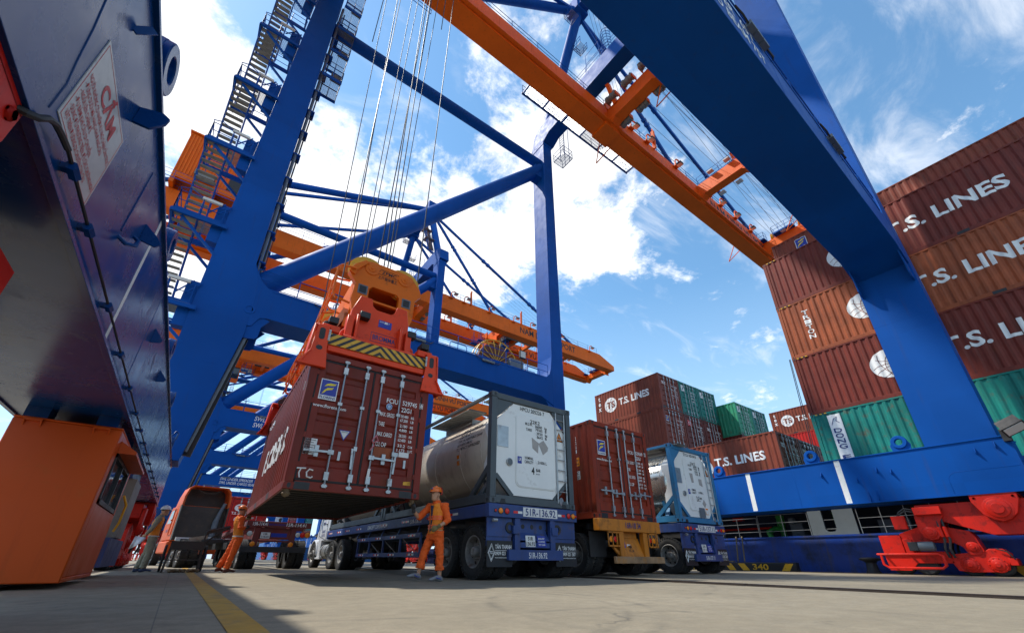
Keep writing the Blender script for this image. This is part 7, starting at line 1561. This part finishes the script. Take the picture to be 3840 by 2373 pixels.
# hand cart with lashing gear
def cart():
    t = thing('hand_cart', 'black wheeled hand cart of lashing gear standing on the yellow line', 'cart', (.20, 16.3, 0)); K = mat('cart_black_steel', (.03, .022, .02), .55, var=.3, dirt=RUST, damt=.2)
    b = MB([K]); b.box(-.38, .40, -.45, .45, .58, .62); 
    for a in ((-.38, -.35, -.45, .45), (.37, .40, -.45, .45), (-.35, .37, -.45, -.42), (-.35, .37, .42, .45)): b.box(*a, .62, .80)
    b.box(-.36, .38, -.40, .40, .30, .33); b.build('tray', None, t)
    for x, y in ((-.36, -.4), (.38, -.4), (-.36, .4), (.38, .4)): l = MB(); l.bar((x, y, .60), (x+(-.04 if x < 0 else .04), y, 0.0), .05); l.build('leg', K, t)
    for x in (-.47, .49): w = MB([RUB, K]); w.mat(RUB).lathe((x, .1, .36), (1, 0, 0), [(.30, -.025), (.345, -.03), (.36, 0), (.345, .03), (.30, .025), (.30, -.025)], 26); w.mat(K).lathe((x, .1, .36), (1, 0, 0), [(0, -.05), (.05, -.05), (.05, .05), (0, .05)], 10); [w.bar((x, .1, .36), (x, .1+.31*cos(k*pi/3), .36+.31*sin(k*pi/3)), .02) for k in range(6)]; w.build('wheel', None, t)
    h = MB()
    for y in (-.40, .40): h.path([(.30, y, .66), (.55, y, .92), (.92, y, 1.22)], .022, 6); h.path([(.36, y, .80), (.38, y, 1.08), (.92, y, 1.22)], .025, 6)
    h.tube((.92, -.42, 1.22), (.92, .42, 1.22), .024, 6); h.bar((.36, -.4, 1.05), (.92, -.4, 1.20), .02, .12); h.build('push_handle', K, t)
cart()
PL = mat('bleached_plank', (.42, .38, .30), .7, var=.15, scale=4)
for i, (x0, x1, dz, lab) in enumerate(((.20, .62, .0, 'upper pale notched plank lying across the hand cart'), (.08, .50, -.07, 'lower pale notched plank lying across the hand cart'))):
    p = MB(); p.bar((x0, 15.95+.15*i, .84+dz), (x1, 16.0+.15*i, .93+dz), .05, .10)
    for k in range(4): p.box(x0+.06+k*.1, x0+.09+k*.1, 15.92+.15*i, 15.93+.15*i, .86+dz+k*.02, .90+dz+k*.02)
    tag(p.build('plank', PL), lab, 'plank', 'planks on the hand cart')
def lock_lump(x, y, z, k, lab, grp):
    m = MB(); random.seed(k); a = random.uniform(0, 6)
    m.T = Matrix.Translation((x, y, z)) @ Matrix.Rotation(a, 4, 'Z') @ Matrix.Rotation(pi/2, 4, 'Y')
    m.lathe((0, 0, -.09), (0, 0, 1), [(0, 0), (.035, .0), (.045, .04), (.028, .06), (.05, .08), (.05, .11), (.028, .13), (.045, .15), (.03, .18), (0, .18)], 10); m.bar((0, 0, 0), (.09, .03, .02), .018)
    tag(m.build('twist_lock', mat('rusty_twistlock', (.16, .11, .06), .6)), lab, 'twist lock', grp)
for i in range(7): lock_lump(-.02+.105*i, 15.72+.05*((i*3) % 4), .05, i, ['leftmost', 'second', 'third', 'fourth', 'fifth', 'sixth', 'rightmost'][i]+' from the left in the row of rusty twist locks on the ground', 'twist locks on the ground under the cart')
for i in range(5): lock_lump(-.10+.09*i, 16.15+.06*(i % 3), .69, 20+i, 'rusty twist lock lying in the hand cart tray', 'twist locks in the hand cart')
# ------------------------------------------------------------------ beyond: second ship, yard stacks
def far_ship():
    t = thing('container_ship', 'second ship with a paler blue hull far down the quay', 'ship', (38, 220, -1.6)); O = V(-38, -220, 1.6)
    h = MB(); h.prism([(140, -1.7), (320, -1.7), (324, 6.2), (136, 6.2)], 22, 54, 'x'); h.build('hull', mat('pale_blue_hull', (.05, .16, .40), .45, var=.1, scale=.1), t, O)
    w = MB([C_WHT, CHAS]); w.mat(C_WHT).box(21.9, 25.5, 160, 168, 6.2, 16).box(22.4, 25.5, 160.5, 167, 16, 19); w.mat(CHAS).lathe((24.6, 159.98, 11.6), (0, -1, 0), [(.62, 0), (.62, .06), (.5, .06), (.5, .0), (0, .0)], 20); w.build('deckhouse', None, t, O)
far_ship()
FC = 'containers on the far ship'
FL = (('brown container lowest on the far ship', C_BR3, 27.7, 6.2), ('dark red container in the middle tier on the far ship', C_RED, 27.7, 9.1), ('faded pink container high on the far ship', C_PNK, 27.7, 12.0),
      ('lower deep blue container on the far ship', C_BLU, 30.3, 9.1), ('upper deep blue container on the far ship', C_BLU, 30.3, 12.0), ('lowest teal container on the far ship', C_GRN, 30.3, 6.2),
      ('top teal container on the far ship', C_GRN, 33.0, 12.0), ('middle teal container on the far ship', C_GRN, 33.0, 9.1), ('orange brown container lowest at the right on the far ship', C_BR2, 33.0, 6.2))
for lab, c, x, z in FL: container(lab, c, (x+XO, 165+3.03, z), H=2.86, group=FC, doors=1)
YS = 'containers in the far yard'
random.seed(11); cols = [C_BR4, C_GRN, C_BLU, C_BR3, C_RED, C_BR1, C_WHT, C_BR2]; nm = ['russet', 'teal', 'deep blue', 'dark brown', 'bright red', 'plum brown', 'white', 'orange brown']
side = ['at the left edge', 'left of centre', 'near the centre', 'right of centre', 'toward the right', 'at the right edge']
for i in range(6):
    for k in range(3):
        j = (i*3+k*5+1) % 8; container(nm[j]+' container in the far yard row, '+side[i]+', '+['ground tier', 'second tier', 'top tier'][k], cols[j], (-6+4.3*i+XO, 205, k*2.6), H=2.591, group=YS, doors=1 if i < 0 else 0)
